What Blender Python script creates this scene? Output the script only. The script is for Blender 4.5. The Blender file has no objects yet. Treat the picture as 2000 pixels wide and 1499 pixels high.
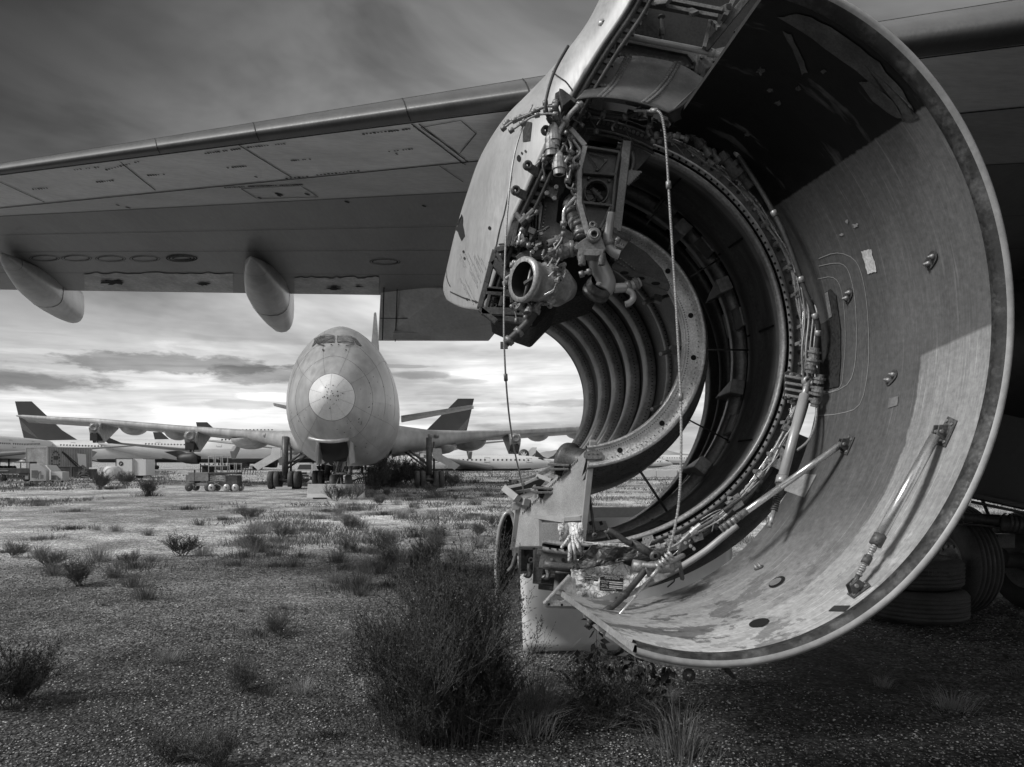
import bpy, bmesh, math, random
import numpy as np
from mathutils import Vector, Matrix
PI = math.pi; R = math.radians
sc = bpy.context.scene
COL = sc.collection
FP = 1500.0; HZ = 905.0; CH = 1.8          # focal length in photo pixels, horizon row, eye height
def P(px, py, Y): return Vector(((px - 1000) / FP * Y, Y, CH + (HZ - py) / FP * Y))
def G(px, py):                              # a point of the ground seen at a photo pixel
    Y = CH * FP / (py - HZ); return Vector(((px - 1000) / FP * Y, Y, 0))
def PX(v): return (1000 + v[0] / v[1] * FP, HZ - (v[2] - CH) / v[1] * FP)
Z5 = lambda x, y: (900 + x / 3, 200 + y / 3)
Z6 = lambda x, y: (1050 + x / 3.077, y / 3.077)
Z4 = lambda x, y: (940 + x / 3, 840 + y / 3)

# ------------------------------------------------------------------ materials
def nt(m): return m.node_tree.nodes, m.node_tree.links
def mat(name, base, rough=.55, metal=0., var=.25, scale=2., fine=.15, fscale=40., bump=0., bscale=60., stretch=None, spec=.5, coat=0., emit=0.):
    m = bpy.data.materials.new(name); m.use_nodes = True
    N, L = nt(m); b = N['Principled BSDF']
    tc = N.new('ShaderNodeTexCoord'); mp = N.new('ShaderNodeMapping'); L.new(tc.outputs['Object'], mp.inputs[0])
    if stretch: mp.inputs['Scale'].default_value = stretch
    n1 = N.new('ShaderNodeTexNoise'); n1.inputs['Scale'].default_value = scale; n1.inputs['Detail'].default_value = 8; n1.inputs['Roughness'].default_value = .65
    n2 = N.new('ShaderNodeTexNoise'); n2.inputs['Scale'].default_value = fscale; n2.inputs['Detail'].default_value = 5
    L.new(mp.outputs[0], n1.inputs[0]); L.new(mp.outputs[0], n2.inputs[0])
    r1 = N.new('ShaderNodeMapRange'); r1.inputs[1].default_value = .3; r1.inputs[2].default_value = .7
    r1.inputs[3].default_value = 1 - var; r1.inputs[4].default_value = 1 + var; L.new(n1.outputs[0], r1.inputs[0])
    r2 = N.new('ShaderNodeMapRange'); r2.inputs[1].default_value = .35; r2.inputs[2].default_value = .65
    r2.inputs[3].default_value = 1 - fine; r2.inputs[4].default_value = 1 + fine; L.new(n2.outputs[0], r2.inputs[0])
    mm = N.new('ShaderNodeMath'); mm.operation = 'MULTIPLY'; L.new(r1.outputs[0], mm.inputs[0]); L.new(r2.outputs[0], mm.inputs[1])
    m3 = N.new('ShaderNodeMath'); m3.operation = 'MULTIPLY'; m3.inputs[1].default_value = base; L.new(mm.outputs[0], m3.inputs[0])
    L.new(m3.outputs[0], b.inputs['Base Color'])
    rr = N.new('ShaderNodeMath'); rr.operation = 'MULTIPLY'; rr.inputs[1].default_value = rough; L.new(r2.outputs[0], rr.inputs[0]); L.new(rr.outputs[0], b.inputs['Roughness'])
    b.inputs['Metallic'].default_value = metal; b.inputs['Specular IOR Level'].default_value = spec
    b.inputs['Coat Weight'].default_value = coat
    if bump:
        n4 = N.new('ShaderNodeTexNoise'); n4.inputs['Scale'].default_value = bscale; n4.inputs['Detail'].default_value = 4
        L.new(mp.outputs[0], n4.inputs[0])
        bb = N.new('ShaderNodeBump'); bb.inputs['Strength'].default_value = bump; bb.inputs['Distance'].default_value = .02
        L.new(n4.outputs[0], bb.inputs['Height']); L.new(bb.outputs[0], b.inputs['Normal'])
    m['col'] = 'm'
    return m
M = {}
M['alu'] = mat('bare_aluminium', .36, .42, .4, .3, 3, .2, 70)
M['alu_lt'] = mat('bright_aluminium', .5, .38, .45, .25, 4, .2, 80)
M['steel'] = mat('dull_steel', .22, .45, .35, .35, 5, .25, 90)
M['steel_dk'] = mat('sooty_steel', .09, .5, .25, .45, 6, .3, 90)
M['frame'] = mat('dark_primer', .095, .6, .2, .45, 7, .3, 100)
M['black'] = mat('black_grime', .018, .75, 0, .4, 5, .3, 60)
M['hole'] = mat('unlit_opening', .006, .9, 0, 0, 5, 0, 60)
M['rubber'] = mat('old_rubber', .055, .7, 0, .4, 4, .4, 50, .25, 90)
M['hose'] = mat('braided_hose', .40, .5, .4, .2, 9, .3, 160)
M['hose_dk'] = mat('rubber_hose', .05, .55, 0, .3, 9, .2, 90)
M['ifs_in'] = mat('core_cowl_inside', .055, .5, .2, .4, 3, .2, 50)
M['patch'] = mat('repair_sheet', .19, .5, .1, .25, 9, .12, 60)
M['patch2'] = mat('flaked_paint', .27, .6, 0, .25, 12, .12, 60)
M['lip'] = mat('lip_metal', .3, .5, .2, .2, 8, .08, 40)
M['rod'] = mat('polished_rod', .62, .28, .8, .12, 5, .08, 60)
M['tag'] = mat('pale_sticker', .5, .7, 0, .12, 20, .2, 90)
M['plate'] = mat('black_name_plate', .02, .45, 0, .3, 30, .2, 90)
M['ink'] = mat('plate_lettering', .55, .5, 0, .3, 40, .2, 90)
M['ink_dk'] = mat('dark_lettering', .03, .6, 0, .2, 10, .1, 40)
M['wing'] = mat('wing_main_skin', .27, .48, .15, .18, .8, .08, 30, stretch=(1, .25, 1))
M['wing_lt'] = mat('wing_panel_paint', .86, .42, .1, .2, .9, .07, 20, stretch=(.5, 1.6, 1))
M['wing_md'] = mat('wing_access_paint', .56, .45, .1, .18, 1.1, .08, 24, stretch=(.5, 1.6, 1))
M['slat'] = mat('slat_skin', .10, .5, .2, .22, 1.4, .1, 40, stretch=(2.2, .6, 1))
M['flap'] = mat('flap_skin', .6, .5, .1, .2, 1.2, .08, 24)
M['seam'] = mat('panel_gap', .02, .8, 0, .2, 4, .2, 40)
M['fair'] = mat('fairing_paint', .40, .35, .15, .3, 1.8, .05, 14, spec=.7)
M['torn'] = mat('torn_light_skin', .34, .45, .2, .4, 3, .2, 24)
M['liner'] = mat('duct_liner', .12, .4, .35, .4, 2.6, .2, 50, stretch=(1, 4, 1))
M['liner_lt'] = mat('duct_band', .22, .4, .35, .5, 5, .2, 50)
M['ifs'] = mat('core_cowl_skin', .15, .32, .5, .35, 3, .2, 60, stretch=(1, 2, 1))
M['ifs_lip'] = mat('core_cowl_flange', .55, .42, .55, .3, 7, .25, 90)
M['bifur'] = mat('grey_composite', .36, .55, .1, .2, 4, .25, 140)
M['insul'] = mat('crumpled_insulation', .62, .75, 0, .45, 9, .3, 60, .9, 26)
M['sheet'] = mat('scorched_sheet', .085, .5, .2, .6, 7, .4, 60, .5, 30)
M['white'] = mat('weathered_white', .62, .5, 0, .12, 1.3, .06, 30)
M['white_far'] = mat('distant_white_paint', .55, .55, 0, .08, .15, .03, 6)
M['grey_far'] = mat('distant_grey_metal', .3, .5, .1, .15, .2, .05, 6)
M['dk_far'] = mat('distant_dark_paint', .035, .55, 0, .3, .1, .05, 6)
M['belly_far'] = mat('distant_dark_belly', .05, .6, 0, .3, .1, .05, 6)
M['win_far'] = mat('cabin_glass', .03, .3, 0, .1, 1, .05, 6)
M['jumbo'] = mat('stripped_jumbo_skin', .36, .4, .2, .3, .35, .12, 2.6, stretch=(1.3, .5, .6))
M['radome'] = mat('radome_paint', .64, .5, .0, .1, .6, .05, 9)
M['concrete'] = mat('barrier_concrete', .44, .85, 0, .15, 2, .12, 40, .2, 60)
M['rust'] = mat('rusty_container', .2, .7, .1, .35, .8, .2, 10)
M['rust_dk'] = mat('rusty_machine', .06, .7, .1, .5, 1.5, .3, 12)
M['panel_w'] = mat('glossy_cowl_paint', .76, .25, .1, .07, .9, .03, 12, coat=.3)
M['fuse'] = mat('belly_skin', .045, .45, .2, .2, .5, .08, 16)
M['glass'] = mat('cockpit_glass', .12, .12, 0, .7, 6, .2, 20, spec=.8)
M['leaf'] = mat('brush_leaf', .045, .7, 0, .5, 20, .4, 90)
M['leaf_dk'] = mat('dark_leaf', .022, .5, 0, .5, 20, .4, 90)
M['twig'] = mat('dry_twig', .075, .8, 0, .5, 20, .4, 90)
M['straw'] = mat('dry_straw', .26, .8, 0, .45, 12, .3, 60)
M['weed'] = mat('field_weed', .13, .8, 0, .45, 5, .3, 30)
M['stone'] = mat('gravel_stone', .19, .85, 0, .75, 31, .3, 90)
M['mount'] = mat('far_mountain', .26, .9, 0, .15, .002, .05, .02)  # even pale grey standing in for distance haze

# ------------------------------------------------------------------ mesh building
class MB:
    def __init__(s): s.v = []; s.f = []; s.m = []; s.sm = []; s.uv = {}; s.marks = []
    def add(s, vs, fs, mi=0, smooth=False, uvs=None):
        o = len(s.v); s.marks.append((o, len(s.f))); s.v.extend([tuple(x) for x in vs])
        for k, f in enumerate(fs):
            if uvs is not None: s.uv[len(s.f)] = [uvs[i] for i in f]
            s.f.append(tuple(i + o for i in f)); s.m.append(mi); s.sm.append(smooth)
        return s
    def grid(s, fn, us, vs, mi=0, smooth=True, close=False, uv=False):
        pts = [fn(u, v) for u in us for v in vs]; nv = len(vs); nu = len(us)
        fs = []
        for i in range(nu if close else nu - 1):
            for j in range(nv - 1):
                a = i * nv + j; b = ((i + 1) % nu) * nv + j
                fs.append((a, b, b + 1, a + 1))
        return s.add(pts, fs, mi, smooth, [(u, v) for u in us for v in vs] if uv else None)
    def box(s, c, size, rot=None, mi=0):
        c = Vector(c); hx, hy, hz = size[0] / 2, size[1] / 2, size[2] / 2
        vs = [Vector((x, y, z)) for x in (-hx, hx) for y in (-hy, hy) for z in (-hz, hz)]
        if rot is not None: vs = [rot @ v for v in vs]
        vs = [v + c for v in vs]
        return s.add(vs, [(0, 1, 3, 2), (4, 6, 7, 5), (0, 4, 5, 1), (2, 3, 7, 6), (0, 2, 6, 4), (1, 5, 7, 3)], mi)
    def beam(s, a, b, w, h, mi=0, up=(0, 1, 0)):
        a = Vector(a); b = Vector(b); d = (b - a); L = d.length; d.normalize()
        u = Vector(up); sx = d.cross(u)
        if sx.length < 1e-4: sx = d.cross(Vector((1, 0, 0)))
        sx.normalize(); u = sx.cross(d)
        rot = Matrix((sx, d, u)).transposed()
        return s.box((a + b) / 2, (w, L, h), rot, mi)
    def tube(s, path, r, seg=8, mi=0, cap=True, wob=None):
        path = [Vector(p) for p in path]; n = len(path)
        rs = r if hasattr(r, '__len__') else [r] * n
        t0 = (path[1] - path[0]).normalized()
        up = Vector((0, 0, 1)) if abs(t0.z) < .9 else Vector((1, 0, 0))
        nrm = (up - t0 * up.dot(t0)).normalized(); vs = []
        for i in range(n):
            t = (path[min(i + 1, n - 1)] - path[max(i - 1, 0)])
            if t.length < 1e-9: t = t0.copy()
            t.normalize(); nrm = (nrm - t * nrm.dot(t))
            if nrm.length < 1e-6: nrm = t.orthogonal()
            nrm.normalize(); bn = t.cross(nrm)
            for k in range(seg):
                a = 2 * PI * k / seg; vs.append(path[i] + (nrm * math.cos(a) + bn * math.sin(a)) * rs[i])
        fs = []
        for i in range(n - 1):
            for k in range(seg):
                a = i * seg + k; b = i * seg + (k + 1) % seg; fs.append((a, b, b + seg, a + seg))
        if cap: fs.append(tuple(reversed(range(seg)))); fs.append(tuple((n - 1) * seg + k for k in range(seg)))
        return s.add(vs, fs, mi, seg > 4)
    def lathe(s, c, axis, prof, seg=24, mi=0, smooth=True, close=False):      # prof: (distance along the axis, radius)
        ax = Vector(axis).normalized(); u = ax.orthogonal().normalized(); w = ax.cross(u); c = Vector(c)
        vs = []
        for (h, r) in prof:
            for k in range(seg):
                a = 2 * PI * k / seg; vs.append(c + ax * h + (u * math.cos(a) + w * math.sin(a)) * r)
        n = len(prof); fs = []
        for i in range(n if close else n - 1):
            for k in range(seg):
                a = i * seg + k; b = i * seg + (k + 1) % seg; i2 = ((i + 1) % n) * seg
                fs.append((a, b, i2 + (k + 1) % seg, i2 + k))
        return s.add(vs, fs, mi, smooth)
    def disc(s, c, n, r, seg=14, mi=0, sx=1.):
        n = Vector(n).normalized(); u = n.orthogonal().normalized()
        if abs(n.y) > .5: u = Vector((1, 0, 0)); u = (u - n * u.dot(n)).normalized()
        w = n.cross(u); c = Vector(c)
        return s.add([c + u * math.cos(2 * PI * k / seg) * r * sx + w * math.sin(2 * PI * k / seg) * r for k in range(seg)], [tuple(range(seg))], mi)
    def bolt(s, c, n, r, h=None, mi=0, seg=6):
        h = h or r * .8
        return s.lathe(c, n, [(-.2 * h, r), (h, r), (h, 0.0001)], seg, mi, False)
    def prism(s, pts, d, mi=0):               # outline + thickness vector
        n = len(pts); pts = [Vector(p) for p in pts]; d = Vector(d)
        vs = pts + [p + d for p in pts]
        fs = [tuple(range(n)), tuple(reversed(range(n, 2 * n)))] + [((i + 1) % n, i, i + n, (i + 1) % n + n) for i in range(n)]
        return s.add(vs, fs, mi)
    def holed(s, outer, holes, d, mi=0):      # plate with openings
        bm = bmesh.new(); d = Vector(d)
        for loop in [outer] + holes:
            vv = [bm.verts.new(Vector(p)) for p in loop]
            for i in range(len(vv)): bm.edges.new((vv[i], vv[(i + 1) % len(vv)]))
        bmesh.ops.triangle_fill(bm, use_beauty=True, use_dissolve=False, edges=bm.edges[:])
        bm.verts.ensure_lookup_table(); bm.verts.index_update()
        vs = [v.co.copy() for v in bm.verts]; fs = [tuple(v.index for v in f.verts) for f in bm.faces]
        bm.free(); n = len(vs); side = []; o = 0
        for loop in [outer] + holes:
            k = len(loop)
            side += [(o + (i + 1) % k, o + i, o + i + n, o + (i + 1) % k + n) for i in range(k)]; o += k
        s.add(vs + [v + d for v in vs], fs + [tuple(reversed([i + n for i in f])) for f in fs] + side, mi)
        return s
    def split(s):                             # one builder per added piece
        out = []; first = 0
        for (v0, f0), (v1, f1) in zip(s.marks, s.marks[1:] + [(len(s.v), len(s.f))]):
            b = MB(); b.v = s.v[v0:v1]; b.f = [tuple(i - v0 for i in f) for f in s.f[f0:f1]]; b.m = s.m[f0:f1]; b.sm = s.sm[f0:f1]; b.marks = [(0, 0)]; out.append(b)
        return out
    def build(s, name, mats, parent=None, bevel=0, solid=0, sub=0, autosm=False, loc=None):
        me = bpy.data.meshes.new(name); me.from_pydata(s.v, [], s.f)
        if not isinstance(mats, (list, tuple)): mats = [mats]
        for m in mats: me.materials.append(M[m] if isinstance(m, str) else m)
        if len(mats) > 1: me.polygons.foreach_set('material_index', s.m)
        me.polygons.foreach_set('use_smooth', s.sm)
        if s.uv:
            ul = me.uv_layers.new(name='UVMap')
            for p in me.polygons:
                q = s.uv.get(p.index)
                if q:
                    for li, c in zip(p.loop_indices, q): ul.data[li].uv = c
        me.validate(); me.update()
        o = bpy.data.objects.new(name, me); COL.objects.link(o)
        if parent: o.parent = parent
        if loc: o.location = loc
        if solid:
            md = o.modifiers.new('thickness', 'SOLIDIFY'); md.thickness = abs(solid); md.offset = -1 if solid > 0 else 1
        if bevel:
            md = o.modifiers.new('bevel', 'BEVEL'); md.width = bevel; md.segments = 2; md.limit_method = 'ANGLE'; md.angle_limit = R(40)
        return o
def empty(name, loc=(0, 0, 0), rz=0, parent=None):
    o = bpy.data.objects.new(name, None); COL.objects.link(o); o.location = loc; o.rotation_euler[2] = rz; o.empty_display_size = .2
    if parent: o.parent = parent
    return o
def tag(o, label=None, cat=None, group=None, kind=None):
    if label: o['label'] = label
    if cat: o['category'] = cat
    if group: o['group'] = group
    if kind: o['kind'] = kind
    return o
def crv(pts, n=6):                            # Catmull-Rom through points
    pts = [Vector(p) for p in pts]; out = []
    for i in range(len(pts) - 1):
        p0 = pts[max(i - 1, 0)]; p1 = pts[i]; p2 = pts[i + 1]; p3 = pts[min(i + 2, len(pts) - 1)]
        for k in range(n):
            t = k / n
            out.append(.5 * ((2 * p1) + (p2 - p0) * t + (2 * p0 - 5 * p1 + 4 * p2 - p3) * t * t + (3 * p1 - p0 - 3 * p2 + p3) * t ** 3))
    out.append(pts[-1]); return out
def lin(a, b, n): return [a + (b - a) * i / (n - 1) for i in range(n)]
def invert(fn, px, py, ur, vr, it=5, n=14):
    u0, u1 = ur; v0, v1 = vr; best = None
    for _ in range(it):
        bu = bv = None; bd = 1e18
        for u in lin(u0, u1, n):
            for v in lin(v0, v1, n):
                q = PX(fn(u, v)); d = (q[0] - px) ** 2 + (q[1] - py) ** 2
                if d < bd: bd = d; bu = u; bv = v
        du = (u1 - u0) / (n - 1) * 1.5; dv = (v1 - v0) / (n - 1) * 1.5
        u0, u1, v0, v1 = bu - du, bu + du, bv - dv, bv + dv
    return bu, bv
def snrm(fn, u, v, e=1e-3):
    p = fn(u, v); n = (fn(u + e, v) - p).cross(fn(u, v + e) - p).normalized()
    if n.dot(Vector((0, 0, CH)) - p) < 0: n = -n
    return p, n
def text(s, size, name, m, parent, loc, rot, ext=.0005):
    cu = bpy.data.curves.new(name, 'FONT'); cu.body = s; cu.size = size; cu.extrude = ext; cu.align_x = 'CENTER'; cu.align_y = 'CENTER'
    o = bpy.data.objects.new(name, cu); COL.objects.link(o)
    dg = bpy.context.evaluated_depsgraph_get(); me = bpy.data.meshes.new_from_object(o.evaluated_get(dg)); me.name = name
    bpy.data.objects.remove(o); bpy.data.curves.remove(cu)
    me.materials.clear(); me.materials.append(M[m])
    o = bpy.data.objects.new(name, me); COL.objects.link(o); o.matrix_basis = Matrix.Translation(loc) @ rot.to_4x4()
    if parent: o.parent = parent
    return o
def basis(n, up=Vector((0, 0, 1))):           # local x = right as seen from the normal side, y = up, z = n
    n = Vector(n).normalized(); x = up.cross(n).normalized(); y = n.cross(x)
    return Matrix((x, y, n)).transposed()

# ------------------------------------------------------------------ camera, sky, sun
cam = bpy.data.cameras.new('camera'); co = bpy.data.objects.new('camera', cam); COL.objects.link(co); sc.camera = co
co.location = (0, 0, CH); co.rotation_euler = (PI / 2, 0, 0)
cam.sensor_width = 36; cam.lens = 27; cam.shift_y = .0778; cam.clip_end = 30000; cam.clip_start = .05
sc.render.resolution_x = 1024; sc.render.resolution_y = 767
sc.view_settings.view_transform = 'Standard'; sc.view_settings.look = 'None'; sc.view_settings.exposure = 1.15; sc.view_settings.gamma = 1
try: sc.cycles.use_denoising = True; sc.cycles.max_bounces = 6
except Exception: pass
SUN_EL, SUN_AZ = 40., -112.                    # azimuth measured clockwise from +Y (view direction)
sd = bpy.data.lights.new('sun', 'SUN'); sd.energy = 1.5; sd.angle = R(15); sd.color = (1, .995, .985)
so = bpy.data.objects.new('sun', sd); COL.objects.link(so)
to_sun = Vector((math.sin(R(SUN_AZ)) * math.cos(R(SUN_EL)), math.cos(R(SUN_AZ)) * math.cos(R(SUN_EL)), math.sin(R(SUN_EL))))
so.rotation_euler = to_sun.to_track_quat('Z', 'Y').to_euler()
w = bpy.data.worlds.new('World'); sc.world = w; w.use_nodes = True
N = w.node_tree.nodes; L = w.node_tree.links; bg = N['Background']
def mth(op, a, b=None, clamp=False):
    n = N.new('ShaderNodeMath'); n.operation = op; n.use_clamp = clamp
    for i, x in enumerate((a, b)):
        if x is None: continue
        if isinstance(x, (int, float)): n.inputs[i].default_value = x
        else: L.new(x, n.inputs[i])
    return n.outputs[0]
def rng(x, a, b, c, d, smooth=True):
    n = N.new('ShaderNodeMapRange'); n.interpolation_type = 'SMOOTHSTEP' if smooth else 'LINEAR'
    L.new(x, n.inputs[0])
    for i, q in enumerate((a, b, c, d)): n.inputs[i + 1].default_value = q
    return n.outputs[0]
sky = N.new('ShaderNodeTexSky'); sky.sky_type = 'NISHITA'; sky.sun_disc = False; sky.sun_elevation = R(SUN_EL); sky.sun_rotation = R(SUN_AZ)
bw = N.new('ShaderNodeRGBToBW'); L.new(sky.outputs[0], bw.inputs[0])
tc = N.new('ShaderNodeTexCoord'); sp = N.new('ShaderNodeSeparateXYZ'); L.new(tc.outputs['Generated'], sp.inputs[0])
X, Y, Z = sp.outputs
az = mth('ARCTAN2', X, Y)                     # radians, 0 = view direction, right positive
el = mth('ARCSINE', Z)
def noise(vec, scale, detail, rough=.55, dist=0.):
    n = N.new('ShaderNodeTexNoise'); n.inputs['Scale'].default_value = scale; n.inputs['Detail'].default_value = detail
    n.inputs['Roughness'].default_value = rough; n.inputs['Distortion'].default_value = dist; L.new(vec, n.inputs[0]); return n.outputs[0]
def comb(x, y, z=0.):
    n = N.new('ShaderNodeCombineXYZ')
    for i, q in enumerate((x, y, z)):
        if isinstance(q, (int, float)): n.inputs[i].default_value = q
        else: L.new(q, n.inputs[i])
    return n.outputs[0]
zc = mth('MAXIMUM', mth('ADD', Z, .09), .02)
layer = comb(mth('DIVIDE', X, zc), mth('DIVIDE', Y, zc))                     # a flat cloud deck seen in perspective
big = noise(layer, .55, 6, .55, .6)
soft = noise(comb(mth('MULTIPLY', az, 1.2), mth('MULTIPLY', el, 3.2)), 1.9, 5, .55, .5)
streak = noise(comb(mth('MULTIPLY', az, 3.), mth('MULTIPLY', el, 34.)), 2.2, 7, .6, .35)
# overcast brightness by direction: bright low in the south, heavier towards the upper left
base = rng(el, .02, .60, .40, .066)
base = mth('MAXIMUM', base, mth('MAXIMUM', rng(el, .62, 1.0, 0., .60), rng(mth('ABSOLUTE', az), 1.0, 1.7, 0., .46)))  # unseen sky overhead and behind the view brightened as added fill light
left = rng(az, -.64, .02, .16, 1.)
right = rng(az, .25, .8, 1., .55)
upl = rng(el, .0, .35, 0., 1.)
lf = mth('ADD', mth('MULTIPLY', left, 1.), mth('MULTIPLY', mth('SUBTRACT', 1., left), mth('SUBTRACT', 1., mth('ADD', .35, mth('MULTIPLY', upl, .65)))))
b1 = mth('MULTIPLY', mth('MULTIPLY', base, lf), right)
b1 = mth('MULTIPLY', b1, rng(soft, .34, .66, .58, 1.45))
b1 = mth('MULTIPLY', b1, rng(big, .34, .66, .8, 1.2))
lowmask = mth('MULTIPLY', rng(el, -.02, .03, 0., 1.), rng(el, .10, .20, 1., 0.))
stk = rng(streak, .46, .62, 0., 1.)
b1 = mth('MULTIPLY', b1, mth('SUBTRACT', 1., mth('MULTIPLY', mth('MULTIPLY', stk, lowmask), .2)))
stk2 = rng(streak, .30, .44, 1., 0.)
b1 = mth('MULTIPLY', b1, mth('ADD', 1., mth('MULTIPLY', mth('MULTIPLY', stk2, lowmask), .3)))
rag = noise(comb(mth('MULTIPLY', az, 9.), mth('MULTIPLY', el, 30.)), 2.4, 6, .62, .2)
def blob(a0, e0, aw, ew, depth, edge=.55):
    dx = mth('DIVIDE', mth('SUBTRACT', az, a0), aw); dy = mth('DIVIDE', mth('SUBTRACT', el, e0), ew)
    d = mth('SQRT', mth('ADD', mth('MULTIPLY', dx, dx), mth('MULTIPLY', dy, dy)))
    d = mth('ADD', d, mth('MULTIPLY', mth('SUBTRACT', rag, .5), 1.9))
    return mth('MULTIPLY', rng(d, edge + .15, 1.05, 1., 0.), min(.7, depth * 1.25))
def pxdir(px, py): return math.atan((px - 1000) / FP), math.atan((HZ - py) / FP * math.cos(math.atan((px - 1000) / FP)))
for (px, py, pw, ph, dep, ed) in ((330, 712, 230, 20, .42, .5), (520, 733, 130, 20, .36, .5), (470, 790, 90, 10, .22, .5), (20, 742, 190, 20, .5, .2), (820, 733, 90, 9, .3, .4),
                                  (900, 745, 60, 6, .2, .4), (790, 716, 70, 4, .25, .5), (1120, 788, 120, 8, .22, .5), (960, 792, 120, 5, .2, .4), (1050, 835, 160, 10, .2, .4), (100, 850, 300, 20, .15, .2), (640, 700, 60, 5, .2, .5)):
    a0, e0 = pxdir(px, py); b1 = mth('MULTIPLY', b1, mth('SUBTRACT', 1., blob(a0, e0, pw / 1500, ph / 1500, dep, ed)))
for (px, py, pw, ph, dep) in ((520, 775, 60, 9, .35), (345, 803, 40, 5, .25), (500, 680, 200, 12, .12), (880, 860, 240, 30, .12)):
    a0, e0 = pxdir(px, py); b1 = mth('MULTIPLY', b1, mth('ADD', 1., blob(a0, e0, pw / 1500, ph / 1500, dep, .5)))
SKYREST = rng(mth('ABSOLUTE', az), 1.2, 2.2, 1., 1.)
b1 = mth('MULTIPLY', b1, 10.)
mx = N.new('ShaderNodeMix'); mx.data_type = 'FLOAT'; mx.inputs[0].default_value = .965
L.new(bw.outputs[0], mx.inputs[2]); L.new(b1, mx.inputs[3])
L.new(mx.outputs[0], bg.inputs[0]); bg.inputs[1].default_value = .1
# ================================================================== near airliner
rnd = random.Random(7)
air = empty('jet_airliner', (6, 9, 0))
tag(air, 'dark widebody jet under whose wing we stand, engine torn open in front', 'airplane')
AX = Vector((-.158, .987, 0)).normalized()               # aft direction of the aircraft
LAT = Vector((AX.y, -AX.x, 0))                            # towards the viewer's right
MV = Matrix.Translation((-6, -9, 0))
def A(o, parent=None):                                    # hang a world-space mesh on the airliner
    if parent is None: o.parent = air; o.matrix_parent_inverse = MV
    else: o.parent = parent
    return o
# ---- wing
ST = [  # (Y, row at column 0), (Y, row at column 900): stations round the section
 ((13.2, 583), (11.8, 592)), ((9.6, 410), (8.2, 410)), ((8.55, 322.5), (6.15, 183)),
 ((8.25, 319.5), (5.80, 174)), ((8.10, 323), (5.66, 182)), ((8.06, 330), (5.60, 197)), ((8.10, 337), (5.64, 213)), ((8.28, 341.5), (5.78, 227)),
 ((8.30, 340), (5.80, 225)), ((8.70, 373), (6.30, 273)), ((9.08, 406), (6.8, 317)), ((9.45, 422), (7.5, 375)),
 ((10.05, 455), (8.4, 436)), ((10.75, 490), (9.2, 486)), ((11.5, 528), (9.95, 531)), ((12.4, 566), (11.0, 579))]
WA = [P(0, a[1], a[0]) for a, b in ST]; WB = [P(900, b[1], b[0]) for a, b in ST]
WA[1].z = WA[3].z - .03; WB[1].z = WB[3].z - .06; WA[0] = P(0, 563, 12.5); WB[0] = P(900, 577, 11.05)
def WG(t, k):
    k = max(0, min(len(ST) - 1.0001, k)); i = int(k); f = k - i
    a = WA[i].lerp(WA[i + 1], f); b = WB[i].lerp(WB[i + 1], f)
    return a + (b - a) * t
wing = MB()
TS = lin(-.55, 2.05, 40)
def wstrip(k0, k1, mi, n=3): wing.grid(lambda t, k: WG(t, k), TS, lin(k0, k1, n), mi)
wstrip(0, 3, 0, 7); wstrip(10, 11, 2); wstrip(11, 15, 0, 9)
for t in (-.55, 2.05): wing.add([WG(t, k) for k in range(15)], [tuple(range(15))], 0)
# light leading-edge panels, each a little proud
def wpx(px, py, ks=(8, 15)): return invert(WG, px, py, (-.3, 1.6), ks)
lines = [(-40, 330, 0, 378), (0, 355, 87, 394), (197, 317, 304, 371), (466, 282, 570, 346), (804, 241, 905, 319)]
wing.grid(lambda t, k: WG(t, k), TS, lin(8, 10, 5), 1)
def on(fn, u, v, off): p, n = snrm(fn, u, v); return p + n * off
def ribbon(mb, fn, pts, wd, off=.006, mi=0):
    uv = [invert(fn, *p) if len(p) == 2 else p[2:] for p in pts]
    path = []
    for (a, b) in zip(uv[:-1], uv[1:]):
        for i in range(6): path.append((a[0] + (b[0] - a[0]) * i / 6, a[1] + (b[1] - a[1]) * i / 6))
    path.append(uv[-1]); Lp = []; Rp = []
    q = [snrm(fn, *c) for c in path]
    for i, (p, n) in enumerate(q):
        d = (q[min(i + 1, len(q) - 1)][0] - q[max(i - 1, 0)][0]).normalized(); sd_ = d.cross(n).normalized() * wd / 2
        Lp.append(p + n * off + sd_); Rp.append(p + n * off - sd_)
    m = len(q); mb.add(Lp + Rp, [(i, i + 1, m + i + 1, m + i) for i in range(m - 1)], mi)
def W_(px, py): return (px, py) + wpx(px, py)
seams = MB()
for l in lines[1:]: ribbon(seams, WG, [W_(l[0], l[1]), W_(l[2], l[3])], .014)
ribbon(seams, WG, [W_(818, 241), W_(915, 316)], .012)
tt = lin(-.5, 1.9, 16)
for k, wd in ((10, .016), (11, .009), (8.03, .02)): ribbon(seams, WG, [(0, 0, t, k) for t in tt], wd)
for k in (12.1, 13.05, 14.1): ribbon(seams, WG, [(0, 0, t, k) for t in tt], .006)
ribbon(seams, WG, [W_(822, 248), W_(900, 234), W_(930, 260), W_(897, 300), W_(822, 248)], .008)
ribbon(seams, WG, [W_(471, 368), W_(587, 362), W_(622, 384), W_(503, 388), W_(471, 368)], .010)
ribbon(seams, WG, [W_(858, 323), W_(905, 355)], .008)
for (px, py) in ((250, 352), (550, 268)):
    pass
def dots(x0, y0, x1, y1, n, r=.013):
    for i in range(n):
        if rnd.random() < .12: continue
        a = wpx(x0 + (x1 - x0) * i / (n - 1), y0 + (y1 - y0) * i / (n - 1)); p, nn = snrm(WG, *a); seams.disc(p + nn * .006, nn, r * rnd.uniform(.7, 1.2), 7)
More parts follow.
